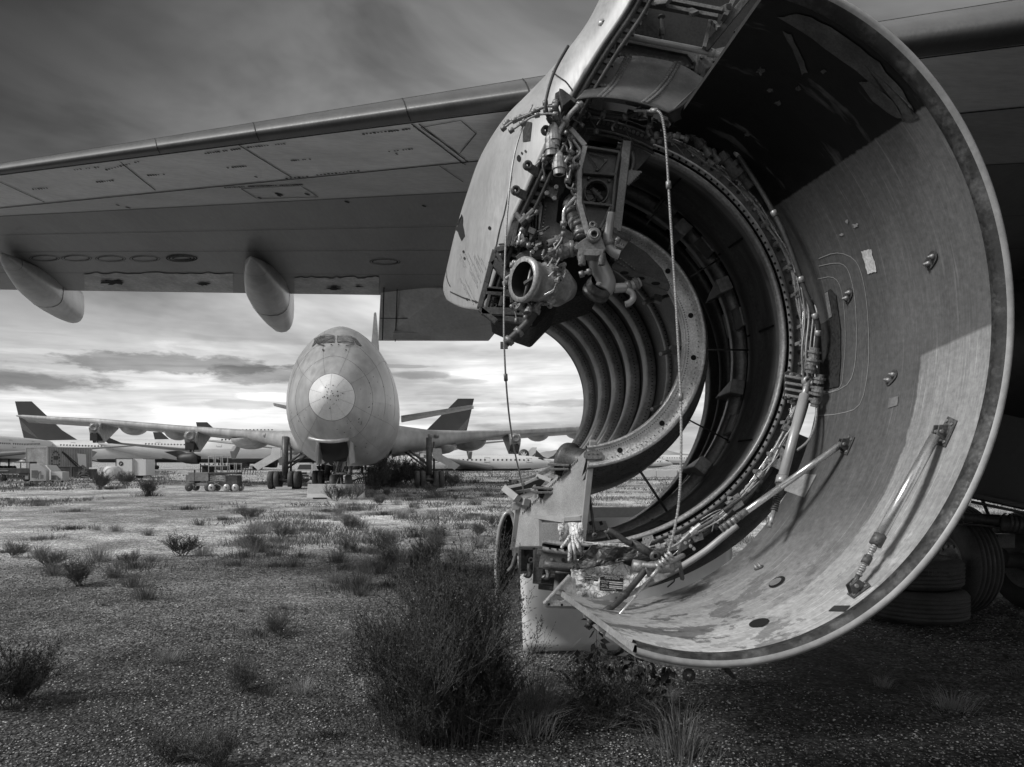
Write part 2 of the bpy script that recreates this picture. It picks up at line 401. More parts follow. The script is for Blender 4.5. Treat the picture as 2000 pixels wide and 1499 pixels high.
for d in ((146, 331, 192, 326, 9), (208, 331, 270, 315, 12), (402, 299, 468, 290, 14), (485, 287, 555, 280, 14), (710, 261, 760, 255, 8), (760, 256, 805, 250, 9), (760, 295, 805, 290, 9), (570, 313, 605, 310, 9), (445, 327, 480, 324, 8),
          (290, 342, 320, 340, 7), (190, 355, 220, 352, 7), (65, 369, 92, 367, 6), (440, 366, 500, 363, 14), (500, 363, 590, 360, 22), (620, 341, 700, 333, 12), (560, 348, 600, 344, 6)): dots(*d)
for i in range(34):
    f = i / 33; dots(808 + 100 * f, 246 + 74 * f, 809 + 100 * f, 247 + 74 * f, 2, .006)
for (px, py, r) in ((545, 382, .016), (545, 379, .03), (678, 394, .02), (828, 402, .018), (507, 386, .015), (600, 379, .02), (250, 405, .02), (230, 400, .015), (500, 345, .012), (775, 300, .01)):
    a = wpx(px, py); p, nn = snrm(WG, *a); seams.disc(p + nn * .005, nn, r, 8, sx=1.6)
def wellipse(px, py, rx, ry, wd=.012):
    ribbon(seams, WG, [W_(px + rx * math.cos(2 * PI * i / 14), py + ry * math.sin(2 * PI * i / 14)) for i in range(15)], wd)
for px, py in ((87, 504), (150, 504), (216, 505), (283, 505), (752, 511)): wellipse(px, py, 25, 5); wellipse(px, py, 30, 6.5, .006)
for rx, ry in ((30, 7), (25, 5), (18, 3)): wellipse(355, 504, rx, ry, .02)
wingo = A(wing.build('wing', ['wing', 'wing_lt', 'wing_md']))
sm_ = seams.build('panel_joint', 'seam'); A(sm_, wingo)
sl = MB(); sl.grid(lambda t, k: WG(t, k), TS, [2] + lin(2.4, 7.6, 16) + [8], 0)
for px in (-60, 310, 500, 795, 1035):
    a = invert(WG, px, 325 - (px) * .152 + 6, (-.5, 1.4), (3, 8))
    pts = [on(WG, a[0] + (k - 5.5) * .004, k, .004) for k in lin(3, 8, 12)]; pts2 = [on(WG, a[0] + .002 + (k - 5.5) * .004, k, .004) for k in lin(3, 8, 12)]
    sl.add(pts + pts2, [(i, i + 1, 13 + i, 12 + i) for i in range(11)], 1)
for t0 in (.235, .575, 1.0):
    pts = [on(WG, t, k, .005) for t in (t0, t0 + .035) for k in (7.2, 7.6)]; sl.add(pts, [(0, 1, 3, 2)], 1)
slat = sl.build('slat', ['slat', 'seam']); A(slat, wingo)
# torn trailing edge skins
tb = MB()
for (x0, x1) in ((165, 455), (575, 740)):
    n = 24; top = []; bot = []
    for i in range(n + 1):
        x = x0 + (x1 - x0) * i / n
        top.append(W_(x, 533 + rnd.uniform(-2.5, 2.5) + (0 if x < 500 else 8))); bot.append(W_(x, 566 + x * .019 + rnd.uniform(-.8, .8)))
    tp = [on(WG, *p[2:], .012) for p in top]; bp = [on(WG, *p[2:], .016) for p in bot]
    tb.add(tp + bp, [(i, i + 1, n + 2 + i, n + 1 + i) for i in range(n)], 0)
for (cx, cy, rx) in ((225, 550, 30), (398, 553, 18), (652, 561, 24), (210, 545, 12), (700, 557, 12)):
    pts = []
    for i in range(18):
        a = 2 * PI * i / 18; r = rnd.uniform(.35, 1.1); pts.append(on(WG, *wpx(cx + rx * r * math.cos(a), cy + rx * .16 * r * math.sin(a)), .022))
    tb.add(pts, [tuple(range(18))], 1)
A(tb.build('torn_skin', ['torn', 'hole']), wingo)
# drooped flap beside the engine
fl = MB()
fp = [P(744, 556, 11.0), P(872, 566, 10.6), P(990, 590, 10.3), P(985, 631, 10.9), P(955, 667, 11.6), P(738, 667, 11.8)]
fl.prism(fp, (0, .12, .16))
flo = fl.build('flap', 'flap', bevel=.02); A(flo, wingo)
fs = MB()
for a, b, wd in (((742, 622), (985, 622), .008), ((776, 560), (772, 667), .008), ((750, 560), (747, 664), .012)):
    fs.beam(P(a[0], a[1], 11.27 if a[1] > 600 else 10.85), P(b[0], b[1], 11.2 if b[1] < 640 else 11.68), wd, .02)
fs.prism([P(768, 650, 11.45), P(840, 651, 11.45), P(842, 664, 11.6), P(767, 663, 11.6)], (0, .06, .05), 1)
A(fs.build('flap_rib', ['seam', 'wing_md']), wingo)
# canoe fairings
def canoe(nose, tail, keel, top_tail, w0, name='flap_track_fairing'):
    mb = MB(); nose = Vector(nose); ax = (Vector(keel) - nose)
    n = 16; rows = []
    for i in range(n + 1):
        f = i / n
        top = nose.lerp(Vector(top_tail), f); bot = nose + (Vector(keel) - nose) * f
        bot.z -= .16 * math.sin(PI * min(1, f * 1.02)) ** .8 if f < 1 else 0
        wv = w0 * (min(1, (f / .4)) ** .6 if f < .4 else 1) * (1 if f < .6 else 1 - (f - .6) * .7) + .01
        mid = (top + bot) / 2; hh = (top.z - bot.z) / 2 + .015
        row = []
        for k in range(20):
            a = 2 * PI * k / 20; c, s_ = math.cos(a), math.sin(a)
            e = .75 if s_ < 0 else .45
            row.append(Vector((mid.x, mid.y, mid.z)) + LAT * (wv * math.copysign(abs(c) ** .8, c)) + Vector((0, 0, hh * math.copysign(abs(s_) ** e, s_))))
        rows.append(row)
    vs = [v for r in rows for v in r]; fs_ = []
    for i in range(n):
        for k in range(20):
            a = i * 20 + k; b = i * 20 + (k + 1) % 20; fs_.append((a, b, b + 20, a + 20))
    mb.add(vs, fs_, 0, True); mb.add(rows[-1], [tuple(range(20))], 0); mb.add(rows[0], [tuple(reversed(range(20)))], 0)
    for f in (.18, .62):                       # joint bands
        i = int(f * n); r = [v + (v - sum(rows[i], Vector()) / 20) * .012 for v in rows[i]]; r2 = [v + AX * .02 for v in r]
        mb.add(r + r2, [(k, (k + 1) % 20, 20 + (k + 1) % 20, 20 + k) for k in range(20)], 1)
    ob = mb.build(name, ['fair', 'seam']); A(ob, wingo); return rows
canoe(P(490, 503, 9.7), None, P(546, 648, 12.6), P(553, 552, 12.6), .27)
canoe(P(2, 495, 10.4), None, P(138, 630, 13.2), P(147, 566, 13.2), .24)
# ---- fuselage (the cabin was cut off behind the wing)
fz = MB()
def fus(u, v):
    yy = -17 + 28.5 * v
    r = 2.75 * (1 if v > .25 else (max(.001, 1 - ((.25 - v) / .25) ** 2)) ** .5)
    c = Vector((9.35 - .160 * (yy - 3), yy, 4.55))
    return c + LAT * (r * math.cos(u)) + Vector((0, 0, r * math.sin(u)))
fz.grid(fus, lin(0, 2 * PI, 41), lin(0.001, 1, 30), 0)
fz.add([fus(u, 1) for u in lin(0, 2 * PI, 41)[:-1]], [tuple(range(40))], 0)
A(fz.build('fuselage', 'fuse'))
bf = MB()    # wing body fairing and keel under the wing root
def kel(u, v):
    yy = 6.2 + 6.2 * v; s_ = math.sin(PI * min(1, max(0, v)) ** .8) ** .35 if 0 < v < 1 else .02
    c = Vector((8.2 - .160 * (yy - 3), yy, 2.95))
    return c + LAT * (2.7 * s_ * math.cos(u)) + Vector((0, 0, 1.15 * s_ * math.sin(u)))
bf.grid(kel, lin(0, 2 * PI, 33), lin(0, 1, 18), 0)
A(bf.build('belly_fairing', 'fuse', bevel=0))
# ---- landing gear
def tyre_prof(r, wd, grooves=5):
    pr = [(-wd * .38, r * .56), (-wd * .48, r * .66), (-wd * .5, r * .80), (-wd * .44, r * .93), (-wd * .34, r * .985)]
    for g in range(grooves):
        h = (-.27 + .54 * g / (grooves - 1)) * wd
        pr += [(h - .012, r), (h - .011, r - .022), (h + .011, r - .022), (h + .012, r)]
    pr += [(wd * .34, r * .985), (wd * .44, r * .93), (wd * .5, r * .80), (wd * .48, r * .66), (wd * .38, r * .56)]
    return pr
def wheel(c, axis, r, wd, parent):
    t = MB(); t.lathe(c, axis, tyre_prof(r, wd), 48, 0)
    t.lathe(c, axis, [(-wd * .38, r * .57), (-wd * .36, r * .52), (-wd * .3, r * .5), (-wd * .24, r * .44), (-wd * .1, r * .40), (-wd * .1, r * .24), (-wd * .3, r * .2), (-wd * .33, r * .12), (-wd * .33, .001)], 32, 1)
    ax = Vector(axis).normalized(); u = ax.orthogonal().normalized(); w_ = ax.cross(u)
    for k in range(12):
        a = 2 * PI * k / 12; t.bolt(Vector(c) - ax * wd * .1 + (u * math.cos(a) + w_ * math.sin(a)) * r * .32, -ax, .022, .02, 1)
    return A(t.build('wheel', ['rubber', 'steel']), parent)
lg = MB()
cw1 = Vector((5.38, 9.35, .6)); lat = LAT
lg.tube([cw1 - lat * .1, cw1 + lat * 1.5], .09, 12)
lg.tube([cw1 + lat * .55 - AX * .1 + Vector((0, 0, .05)), cw1 + lat * .55 + AX * 1.6 + Vector((0, 0, .05))], .12, 12)
lg.tube([cw1 + lat * .55 + AX * .7, cw1 + lat * .55 + AX * .7 + Vector((0, 0, 2.6))], .14, 14)
lg.tube([cw1 + lat * .55 + AX * .7 + Vector((0, 0, .9)), cw1 + lat * -.1 + AX * 1.3 + Vector((0, 0, 2.5))], .06, 10)
lg.tube(crv([cw1 + lat * .5 + Vector((0, 0, .5)), cw1 + lat * .2 - AX * .2 + Vector((0, 0, .8)), cw1 + lat * .45 + AX * .5 + Vector((0, 0, 1.5))]), .02, 6)
gear = A(lg.build('landing_gear', 'frame'))
for k in (0, 1):
    for d in (0, 1.35):
        wheel(cw1 + lat * (k * 1.12) + AX * d, lat, .61, .44, gear)
hy = MB()                                      # actuator cluster by the door
hy.tube([P(1880, 1010, 8.8), P(1950, 1018, 8.8), P(2010, 1024, 8.6)], [.05, .075, .06], 12)
hy.tube([P(1955, 1022, 8.7), P(2040, 1036, 8.6)], .1, 12)
for i in range(5): hy.tube(crv([P(1880 + i * 12, 1000 + i * 3, 8.9), P(1870 + i * 14, 1024, 8.8), P(1900 + i * 20, 1020 + i * 4, 8.7)]), .012, 5)
for i in range(4): hy.lathe(P(1965 + i * 9, 1021 + i * 2, 8.6), (1, 0, -.1), [(-.01, .11), (.02, .11)], 12)
hy.box(P(1960, 1056, 9.0), (.2, .1, .16)); A(hy.build('actuator', 'steel_dk'), gear)
gd = MB()
gd.prism([P(1895, 700, 8.2), P(2120, 690, 7.6), P(2140, 1016, 7.6), P(1903, 966, 8.2)], (.12, .1, 0))
gd.beam(P(1896, 968, 8.16), P(2140, 1020, 7.55), .05, .16)
gd.beam(P(1896, 980, 8.2), P(2140, 1032, 7.6), .03, .03)
for i in range(9): gd.bolt(P(1910 + i * 24, 976 + i * 5.1, 8.02 - i * .03), (0, -1, 0), .012)
A(gd.build('gear_door', 'fuse', bevel=.01), gear)
sn = MB()                                      # pale stub surface seen past the cowl lip
sn.prism([P(1945, 640, 9.5), P(2010, 610, 9.5), P(2010, 735, 9.5), P(1990, 706, 9.4), P(1975, 765, 9.4), P(1955, 780, 9.4)], (0, .1, 0))
sn.prism([P(1950, 772, 9.6), P(1992, 762, 9.6), P(1958, 812, 9.6), P(1944, 838, 9.6)], (0, .1, 0))
A(sn.build('root_fillet', 'wing_md', bevel=.01))

# ================================================================== opened engine
# ---- big fan cowl door, an elliptical half shell
def CC(Y, rho=1.): return .8 - .16 * (Y - 3), 2.37, 1.132 * rho, 1.338 * rho
def CW(th, Y, rho=1.):
    cx, cz, rx, rz = CC(Y, rho); return Vector((cx + rx * math.cos(th), Y, cz + rz * math.sin(th)))
def yfar(th): return 4.3 + .07 * max(0, min(1, (math.degrees(th) - 2) / 18))
def ynear(th): return 2.99
m = mat('cowl_lining', .122, .45, .1, .18, 1.6, .1, 30, stretch=(1.2, 4, 1.2)); M['cowl'] = m
Nn, Ln = nt(m); bs = Nn['Principled BSDF']; old = bs.inputs['Base Color'].links[0].from_socket
uvn = Nn.new('ShaderNodeUVMap'); uvn.uv_map = 'UVMap'; sx = Nn.new('ShaderNodeSeparateXYZ'); Ln.new(uvn.outputs[0], sx.inputs[0])
def mm_(op, a, b=None, c=False):
    n = Nn.new('ShaderNodeMath'); n.operation = op; n.use_clamp = c
    for i, x in enumerate((a, b)):
        if x is None: continue
        if isinstance(x, (int, float)): n.inputs[i].default_value = x
        else: Ln.new(x, n.inputs[i])
    return n.outputs[0]
def mr_(x, a, b, c, d):
    n = Nn.new('ShaderNodeMapRange'); Ln.new(x, n.inputs[0])
    for i, q in enumerate((a, b, c, d)): n.inputs[i + 1].default_value = q
    return n.outputs[0]
def nz_(su, sv, scale, det=6, rough=.6):
    cb = Nn.new('ShaderNodeCombineXYZ'); Ln.new(mm_('MULTIPLY', sx.outputs[0], su), cb.inputs[0]); Ln.new(mm_('MULTIPLY', sx.outputs[1], sv), cb.inputs[1])
    n = Nn.new('ShaderNodeTexNoise'); n.inputs['Scale'].default_value = scale; n.inputs['Detail'].default_value = det; n.inputs['Roughness'].default_value = rough
    Ln.new(cb.outputs[0], n.inputs[0]); return n.outputs[0]
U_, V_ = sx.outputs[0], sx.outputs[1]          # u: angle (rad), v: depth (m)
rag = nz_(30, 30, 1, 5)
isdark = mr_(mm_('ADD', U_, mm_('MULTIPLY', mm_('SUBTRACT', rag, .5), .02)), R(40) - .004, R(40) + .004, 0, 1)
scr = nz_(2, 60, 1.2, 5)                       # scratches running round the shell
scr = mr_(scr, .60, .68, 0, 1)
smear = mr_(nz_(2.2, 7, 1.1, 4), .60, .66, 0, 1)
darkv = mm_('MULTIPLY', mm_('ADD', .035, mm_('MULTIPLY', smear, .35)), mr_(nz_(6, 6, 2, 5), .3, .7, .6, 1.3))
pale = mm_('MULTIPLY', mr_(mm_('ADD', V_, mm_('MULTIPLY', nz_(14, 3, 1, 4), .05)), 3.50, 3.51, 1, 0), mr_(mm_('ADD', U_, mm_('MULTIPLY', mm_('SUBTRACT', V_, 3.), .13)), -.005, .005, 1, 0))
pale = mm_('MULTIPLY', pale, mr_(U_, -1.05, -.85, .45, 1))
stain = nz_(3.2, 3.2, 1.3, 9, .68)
low = mr_(U_, -1.55, -.55, 1, 0)  # masks the stains; also paints the light caught by the lower shell
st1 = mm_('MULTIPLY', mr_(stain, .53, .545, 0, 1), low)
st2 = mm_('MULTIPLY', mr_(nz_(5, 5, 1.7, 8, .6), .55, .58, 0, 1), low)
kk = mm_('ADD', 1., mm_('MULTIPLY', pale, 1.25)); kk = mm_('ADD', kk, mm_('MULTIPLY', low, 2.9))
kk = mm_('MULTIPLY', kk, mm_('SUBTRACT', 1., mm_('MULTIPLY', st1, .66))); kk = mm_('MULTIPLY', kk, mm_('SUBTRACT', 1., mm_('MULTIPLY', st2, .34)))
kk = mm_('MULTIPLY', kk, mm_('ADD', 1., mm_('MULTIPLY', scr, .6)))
kk = mm_('MULTIPLY', kk, mr_(nz_(1.1, 70, 1.3, 7, .7), .3, .7, .84, 1.17)); kk = mm_('MULTIPLY', kk, mr_(nz_(40, 22, 1.2, 5, .7), .3, .7, .8, 1.2)); kk = mm_('MULTIPLY', kk, mr_(V_, 3.2, 4.4, 1.1, .62))  # last factor paints shading into the colour, darker towards the back
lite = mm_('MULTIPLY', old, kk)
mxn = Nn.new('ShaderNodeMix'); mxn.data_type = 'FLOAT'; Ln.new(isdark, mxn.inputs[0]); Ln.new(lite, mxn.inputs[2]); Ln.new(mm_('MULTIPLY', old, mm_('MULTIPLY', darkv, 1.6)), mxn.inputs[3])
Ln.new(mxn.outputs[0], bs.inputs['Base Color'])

T0, T1 = R(-106), R(92)
def thw(th, f):                                # the upper edge is cut on the skew
    e = R(78.5) - R(3.5) * f; k = R(38)
    return th if th < k else k + (th - k) * (e - k) / (T1 - k)
cw = MB()
ths = lin(T0, T1, 110)
def cwv(th, f): return CW(th, ynear(th) + (yfar(th) - ynear(th)) * f)
pts = []; uvs = []; nf = 13
for th in ths:
    for j in range(nf):
        tq = thw(th, j / (nf - 1)); Yq = 3.03 + (yfar(tq) - 3.03) * j / (nf - 1); pts.append(CW(tq, Yq)); uvs.append((tq, Yq))
cw.add(pts, [(i * nf + j, (i + 1) * nf + j, (i + 1) * nf + j + 1, i * nf + j + 1) for i in range(len(ths) - 1) for j in range(nf - 1)], 0, True, uvs)
cw.grid(lambda th, f: CW(thw(th, f), 3.03 + (yfar(thw(th, f)) - 3.03) * f, 1.022), ths, lin(0, 1, 6), 1)
cw.grid(lambda th, f: CW(thw(th, 1), yfar(thw(th, 1)), 1 + .022 * f), ths, (0, 1), 1)
cw.grid(lambda f, g: CW(T0, 3.03 + 1.27 * g, 1 + .022 * f), (0, 1), lin(0, 1, 6), 1)
cw.grid(lambda f, g: CW(thw(T1, g), 3.03 + (yfar(1.) - 3.03) * g, 1 + .022 * f), (0, 1), lin(0, 1, 6), 2)
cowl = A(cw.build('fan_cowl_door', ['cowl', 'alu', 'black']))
lp = MB()                                      # rolled lip with worn rubber seal
prof = [(3.065, .9995), (3.06, .989), (3.02, .989), (3.0, 1.002), (2.991, 1.008), (2.988, 1.015), (2.992, 1.022), (3.0, 1.025), (3.03, 1.0245)]
for a, b, mi in ((0, 3, 1), (3, 8, 0)):
    lp.grid(lambda th, k: CW(thw(th, 0), prof[int(k)][0], prof[int(k)][1]), ths, list(range(a, b + 1)), mi)
m = mat('worn_seal', .03, .7, 0, .4, 9, .3, 60); M['seal'] = m
Nn, Ln = nt(m); bs = Nn['Principled BSDF']; old = bs.inputs['Base Color'].links[0].from_socket
tcn = Nn.new('ShaderNodeTexCoord'); nn_ = Nn.new('ShaderNodeTexNoise'); nn_.inputs['Scale'].default_value = 9; nn_.inputs['Detail'].default_value = 9; nn_.inputs['Roughness'].default_value = .7; Ln.new(tcn.outputs['Object'], nn_.inputs[0])
w1 = mr_(nn_.outputs[0], .50, .68, 0, .07); Ln.new(mm_('ADD', old, w1), bs.inputs['Base Color'])
A(lp.build('cowl_lip', ['lip', 'seal']), cowl)
def cpx(px, py): return invert(CW, px, py, (T0 - .1, T1), (2.95, 4.7))
def con(px, py, off=0): u, v = cpx(px, py); return on(CW, u, v, off)
# fasteners riveted to the lining
def pad(px, py, s_=1.):
    mb = MB(); p, n = snrm(CW, *cpx(px, py)); B = basis(n)
    tl = R(35)
    c, d = math.cos(tl), math.sin(tl)
    def Q(x, y, z): return p + B @ Vector((x * c - y * d, x * d + y * c, z))
    out = []
    for i in range(20):
        a = 2 * PI * i / 20; out.append(Q(math.copysign(abs(math.cos(a)) ** .7, math.cos(a)) * .046 * s_, math.copysign(abs(math.sin(a)) ** .8, math.sin(a)) * .026 * s_, .002))
    mb.prism(out, n * .005, 0)
    for sgn in (-1, 1):
        mb.lathe(Q(sgn * .02 * s_, 0, .004), n, [(0, .012 * s_), (.012, .012 * s_), (.012, .007), (.026, .007), (.028, .001)], 10, 1)
    A(mb.build('fastener_pad', ['steel_dk', 'steel']), cowl)
for q in ((1820, 508), (1658, 577), (1742, 738)): pad(*q)
pad(1483, 1110, .6)
def decal(pts, name, m, off=.004, parent=None, fn=CW, inv=cpx):
    mb = MB(); n = len(pts); q = [inv(*p) for p in pts]
    c = (sum(x[0] for x in q) / n, sum(x[1] for x in q) / n)
    K = 6; rings = []
    for k in range(K + 1):
        for i in range(n):
            rings.append(on(fn, c[0] + (q[i][0] - c[0]) * k / K, c[1] + (q[i][1] - c[1]) * k / K, off))
    mb.add(rings, [(k * n + i, k * n + (i + 1) % n, (k + 1) * n + (i + 1) % n, (k + 1) * n + i) for k in range(K) for i in range(n)], 0, True)
    return A(mb.build(name, m), parent or cowl)
def subd(pts, k=6):
    out = []
    for i in range(len(pts)):
        a = pts[i]; b = pts[(i + 1) % len(pts)]
        out += [(a[0] + (b[0] - a[0]) * j / k, a[1] + (b[1] - a[1]) * j / k) for j in range(k)]
    return out
def jag(pts, a=2.): return [(x + rnd.uniform(-a, a), y + rnd.uniform(-a, a)) for x, y in pts]
decal(jag(subd([(1683, 491), (1702, 486), (1714, 530), (1696, 536)], 7), 1.1), 'sticker', 'tag')
decal(subd([(1738, 779), (1756, 774), (1754, 792), (1735, 798)], 2), 'sticker', 'patch')
decal(subd([(1558, 926), (1596, 928), (1572, 973), (1530, 958)], 4), 'repair_patch', 'patch2')
decal([(1483 + 20 * math.cos(a) , 1218 + 8 * math.sin(a) - 4 * math.cos(a)) for a in lin(0, 6.0, 20)], 'drain_hole', 'hole')
decal([(1518 + 16 * math.cos(a), 1138 + 9 * math.sin(a) - 7 * math.cos(a)) for a in lin(0, 6.0, 18)], 'drain_hole', 'hole')
decal([(1516 + 12 * math.cos(a), 1139 + 6 * math.sin(a) - 5 * math.cos(a)) for a in lin(0, 6.0, 14)], 'hole_cover', 'patch', .008)
# pressed recess with its dark inspection opening
rc = MB()
for (l, wd) in (([(1600, 505), (1636, 494), (1672, 510), (1689, 560), (1697, 640), (1696, 720), (1680, 790), (1640, 808), (1600, 812)], .005), ([(1600, 520), (1640, 514), (1660, 535), (1672, 600), (1672, 700), (1655, 752), (1604, 772)], .005),
                ([(1598, 545), (1628, 542), (1645, 570), (1652, 650), (1648, 720), (1640, 758), (1600, 768)], .004)):
    l2 = crv([Vector((a, b, 0)) for a, b in l], 3)
    ribbon(rc, CW, [(p_.x, p_.y) + cpx(p_.x, p_.y) for p_ in l2], wd * .8, .003)
A(rc.build('pressed_bead', 'cowl'), cowl)
decal(jag(subd([(1613, 572), (1624, 564), (1634, 575), (1643, 640), (1644, 700), (1640, 755), (1600, 764), (1597, 700), (1592, 640), (1622, 624), (1620, 600)], 3), .3), 'inspection_opening', 'black', .006)
rr = MB(); rr.prism([con(1614, 576, .01), con(1620, 573, .01), con(1628, 618, .01), con(1622, 622, .01)], (0, 0, .01)); A(rr.build('opening_rim', 'steel'), cowl)
decal(jag(subd([(1520, 32), (1566, 26), (1640, 62), (1720, 122), (1775, 196), (1794, 230), (1766, 238), (1738, 200), (1690, 150), (1610, 92)], 4), 2.5), 'paint_smear', 'frame', .004)
decal(jag(subd([(1528, 60), (1546, 66), (1566, 110), (1578, 140), (1566, 146), (1556, 112)], 3), 1.5), 'paint_smear', 'frame', .004)
decal(jag(subd([(1680, 160), (1700, 158), (1745, 196), (1768, 232), (1750, 228), (1706, 196)], 3), 1.5), 'paint_smear', 'frame', .006)
for (px, py, s_) in ((1485, 138, 9), (1505, 175, 6), (1560, 172, 7), (1610, 140, 5), (1460, 262, 8), (1520, 200, 6), (1655, 432, 5), (1645, 458, 4), (1672, 440, 6)):
    decal([(px + s_ * rnd.uniform(.4, 1.4) * math.cos(a), py + s_ * .8 * rnd.uniform(.4, 1.4) * math.sin(a)) for a in lin(0, 5.8, 13)], 'paint_smear', 'frame' if py < 300 else 'patch2', .004)
# warning stencil
u, v = cpx(1640, 1190); p, n = snrm(CW, u, v)
decal(subd([(1630, 1184), (1662, 1184), (1650, 1196), (1618, 1195)], 3), 'stencil', 'ink_dk', .003)
# support struts lying on the lining
def lug(px, py, s_=1., name='strut_bracket'):
    mb = MB(); p, n = snrm(CW, *cpx(px, py)); B = basis(n)
    Q = lambda x, y, z: p + B @ Vector((x, y, z))
    mb.prism([Q(-.045 * s_, -.04 * s_, .002), Q(.03 * s_, -.055 * s_, .002), Q(.055 * s_, .05 * s_, .002), Q(.0, .07 * s_, .002)], n * .006, 0)
    for k in (-1, 1):
        mb.prism([Q(k * .016, -.035, .005), Q(k * .016, .04, .005), Q(k * .016, .025, .05), Q(k * .016, -.02, .05)], B @ Vector((.005, 0, 0)), 0)
    mb.tube([Q(-.03, 0, .035), Q(.03, 0, .035)], .009, 8, 1)
    for a, b in ((-.025, -.03), (.02, -.035), (.035, .035), (.005, .05)): mb.bolt(Q(a * s_, b * s_, .008), n, .008, .006, 1)
    A(mb.build(name, ['steel_dk', 'steel'], bevel=.002), cowl); return Q(0, 0, .035)
e1 = lug(1845, 848, 1.1); e2 = lug(1676, 1155, .8)
mb = MB()
s1 = e1.lerp(e2, .72)
def rodseg(mb, a, b, r, mi): mb.tube([a, a + (b - a) * .001, b - (b - a) * .001, b], [r * .9, r, r, r * .9], 20, mi)
rodseg(mb, e1.lerp(e2, .03), e1.lerp(e2, .70), .022, 0)
rodseg(mb, e1.lerp(e2, .68), e1.lerp(e2, .745), .026, 1)
for i in range(14): rodseg(mb, e1.lerp(e2, .745 + i * .014), e1.lerp(e2, .757 + i * .014), .014 if i % 3 else .011, 2 if i < 5 else (1 if 5 <= i < 8 else 3))
rodseg(mb, e1.lerp(e2, .82), e1.lerp(e2, .865), .018, 1)
rodseg(mb, e1.lerp(e2, .93), e2, .010, 1)
A(mb.build('hold_open_strut', ['rod', 'frame', 'hose', 'fair']), cowl)
e3 = lug(1655, 872, .9); e4 = P(1350, 1075, 4.05)
mb = MB(); rodseg(mb, e3, e3.lerp(e4, .40), .017, 0); rodseg(mb, e3.lerp(e4, .40), e3.lerp(e4, .72), .0175, 0); rodseg(mb, e3.lerp(e4, .62), e3.lerp(e4, .80), .019, 1)
for i in range(5): rodseg(mb, e3.lerp(e4, .66 + i * .03), e3.lerp(e4, .672 + i * .03), .022, 2)
A(mb.build('hold_open_strut', ['rod', 'steel', 'steel_dk']), cowl)
# latch beam along the lower split line
lb = MB()
L0 = [(1140, 1196), (1165, 1224), (1200, 1248), (1240, 1276), (1290, 1292), (1345, 1299), (1402, 1301)]
Yl = [4.25, 4.0, 3.7, 3.4, 3.18, 3.06, 3.0]
lbp = crv([P(*L0[i], Yl[i]) for i in range(7)], 4)
for a, b in zip(lbp[:-1], lbp[1:]): lb.beam(a, b + (b - a) * .15, .012, .024, 0, up=(0, 0, 1))
A(lb.build('latch_beam', ['alu_lt'], bevel=.002), cowl)
for (px, py, Y) in ((1152, 1206, 4.1), (1180, 1232, 3.85), (1255, 1280, 3.3), (1325, 1294, 3.07)):
    p = P(px, py, Y - .03); lb = MB(); lb.prism([p + Vector((-.03, 0, -.005)), p + Vector((.03, 0, -.015)), p + Vector((.03, 0, .03)), p + Vector((-.03, 0, .04))], (0, .05, 0), 1)
    lb.lathe(p + Vector((.0, -.004, .012)), (0, -1, 0), [(0, .012), (.006, .012), (.006, .005), (.002, .005)], 12, 1); A(lb.build('latch_fitting', ['alu_lt', 'alu', 'steel_dk'], bevel=.002), cowl)
for i in range(0): lb.bolt(P(1270 + i * 16, 1291 + i * 1.4, 3.1 - i * .012 - .04), (0, -1, 0), .005, .004, 2)
for (px, py, Y) in ((1230, 1224, 3.9), (1300, 1253, 3.55), (1330, 1268, 3.42)):
    p = P(px, py, Y); lb = MB(); lb.prism([p + Vector((-.05, 0, 0)), p + Vector((.05, -.02, -.005)), p + Vector((.03, .0, .04)), p + Vector((-.01, .02, .055))], (.01, .045, .0), 2)
    lb.prism([p + Vector((.05, 0, -.01)), p + Vector((.14, .0, -.012)), p + Vector((.14, .05, -.012)), p + Vector((.05, .05, -.01))], (0, 0, .012), 2); A(lb.build('hinge_clip', ['alu_lt', 'alu', 'steel_dk'], bevel=.002), cowl)
lb = MB()
for i in range(4): lb.tube([P(1416 + i * 7, 1275, 3.3), P(1418 + i * 7, 1262, 3.3)], .008, 8, 2)
A(lb.build('spring_clip', ['alu_lt', 'alu', 'steel_dk']), cowl)
for (a, b) in (((1385, 1300), (1435, 1325)), ):
    mb = MB(); mb.prism([P(1405, 1302, 3.3), P(1422, 1302, 3.3), P(1440, 1326, 3.25), P(1432, 1327, 3.25)], (0, .04, 0)); mb.lathe(P(1345, 1318, 3.5), (0, -1, 0), [(0, .03), (.01, .03), (.01, .01)], 14)
    A(mb.build('latch_handle', 'steel_dk'), cowl)
# ---- reverser half: ring, liner, core cowl
def RC(Y): return .405 - .122 * (Y - 4.5), 2.499
def RG(th, Y, r):
    cx, cz = RC(Y)
    if r > 1.1 and Y > 5.25: g = min(1, (Y - 5.25) / .55); cx += .035 * g; cz -= .10 * g
    return Vector((cx + r * math.cos(th), Y, cz + r * math.sin(th)))
def ring(mb, ths, secs, mi=0, smooth=True):      # secs: list of (Y, r)
    mb.grid(lambda th, k: RG(th, *secs[int(k)]), ths, list(range(len(secs))), mi, smooth)
TH = lin(R(-93), R(84), 90)
lin_ = MB()
ring(lin_, TH, [(4.50, 1.165), (4.56, 1.185), (4.62, 1.20)], 0)
ring(lin_, TH, [(4.62, 1.20), (4.85, 1.225), (4.86, 1.20), (5.05, 1.215)], 0)
ring(lin_, TH, [(5.05, 1.215), (5.06, 1.26), (5.20, 1.27)], 3, False)
ring(lin_, TH, [(5.20, 1.27), (5.2, 1.205), (5.24, 1.195), (5.30, 1.20), (5.31, 1.27)], 1)
ring(lin_, TH, [(5.31, 1.27), (5.50, 1.275)], 3)
ring(lin_, TH, [(5.50, 1.275), (5.5, 1.225), (5.62, 1.225)], 2)
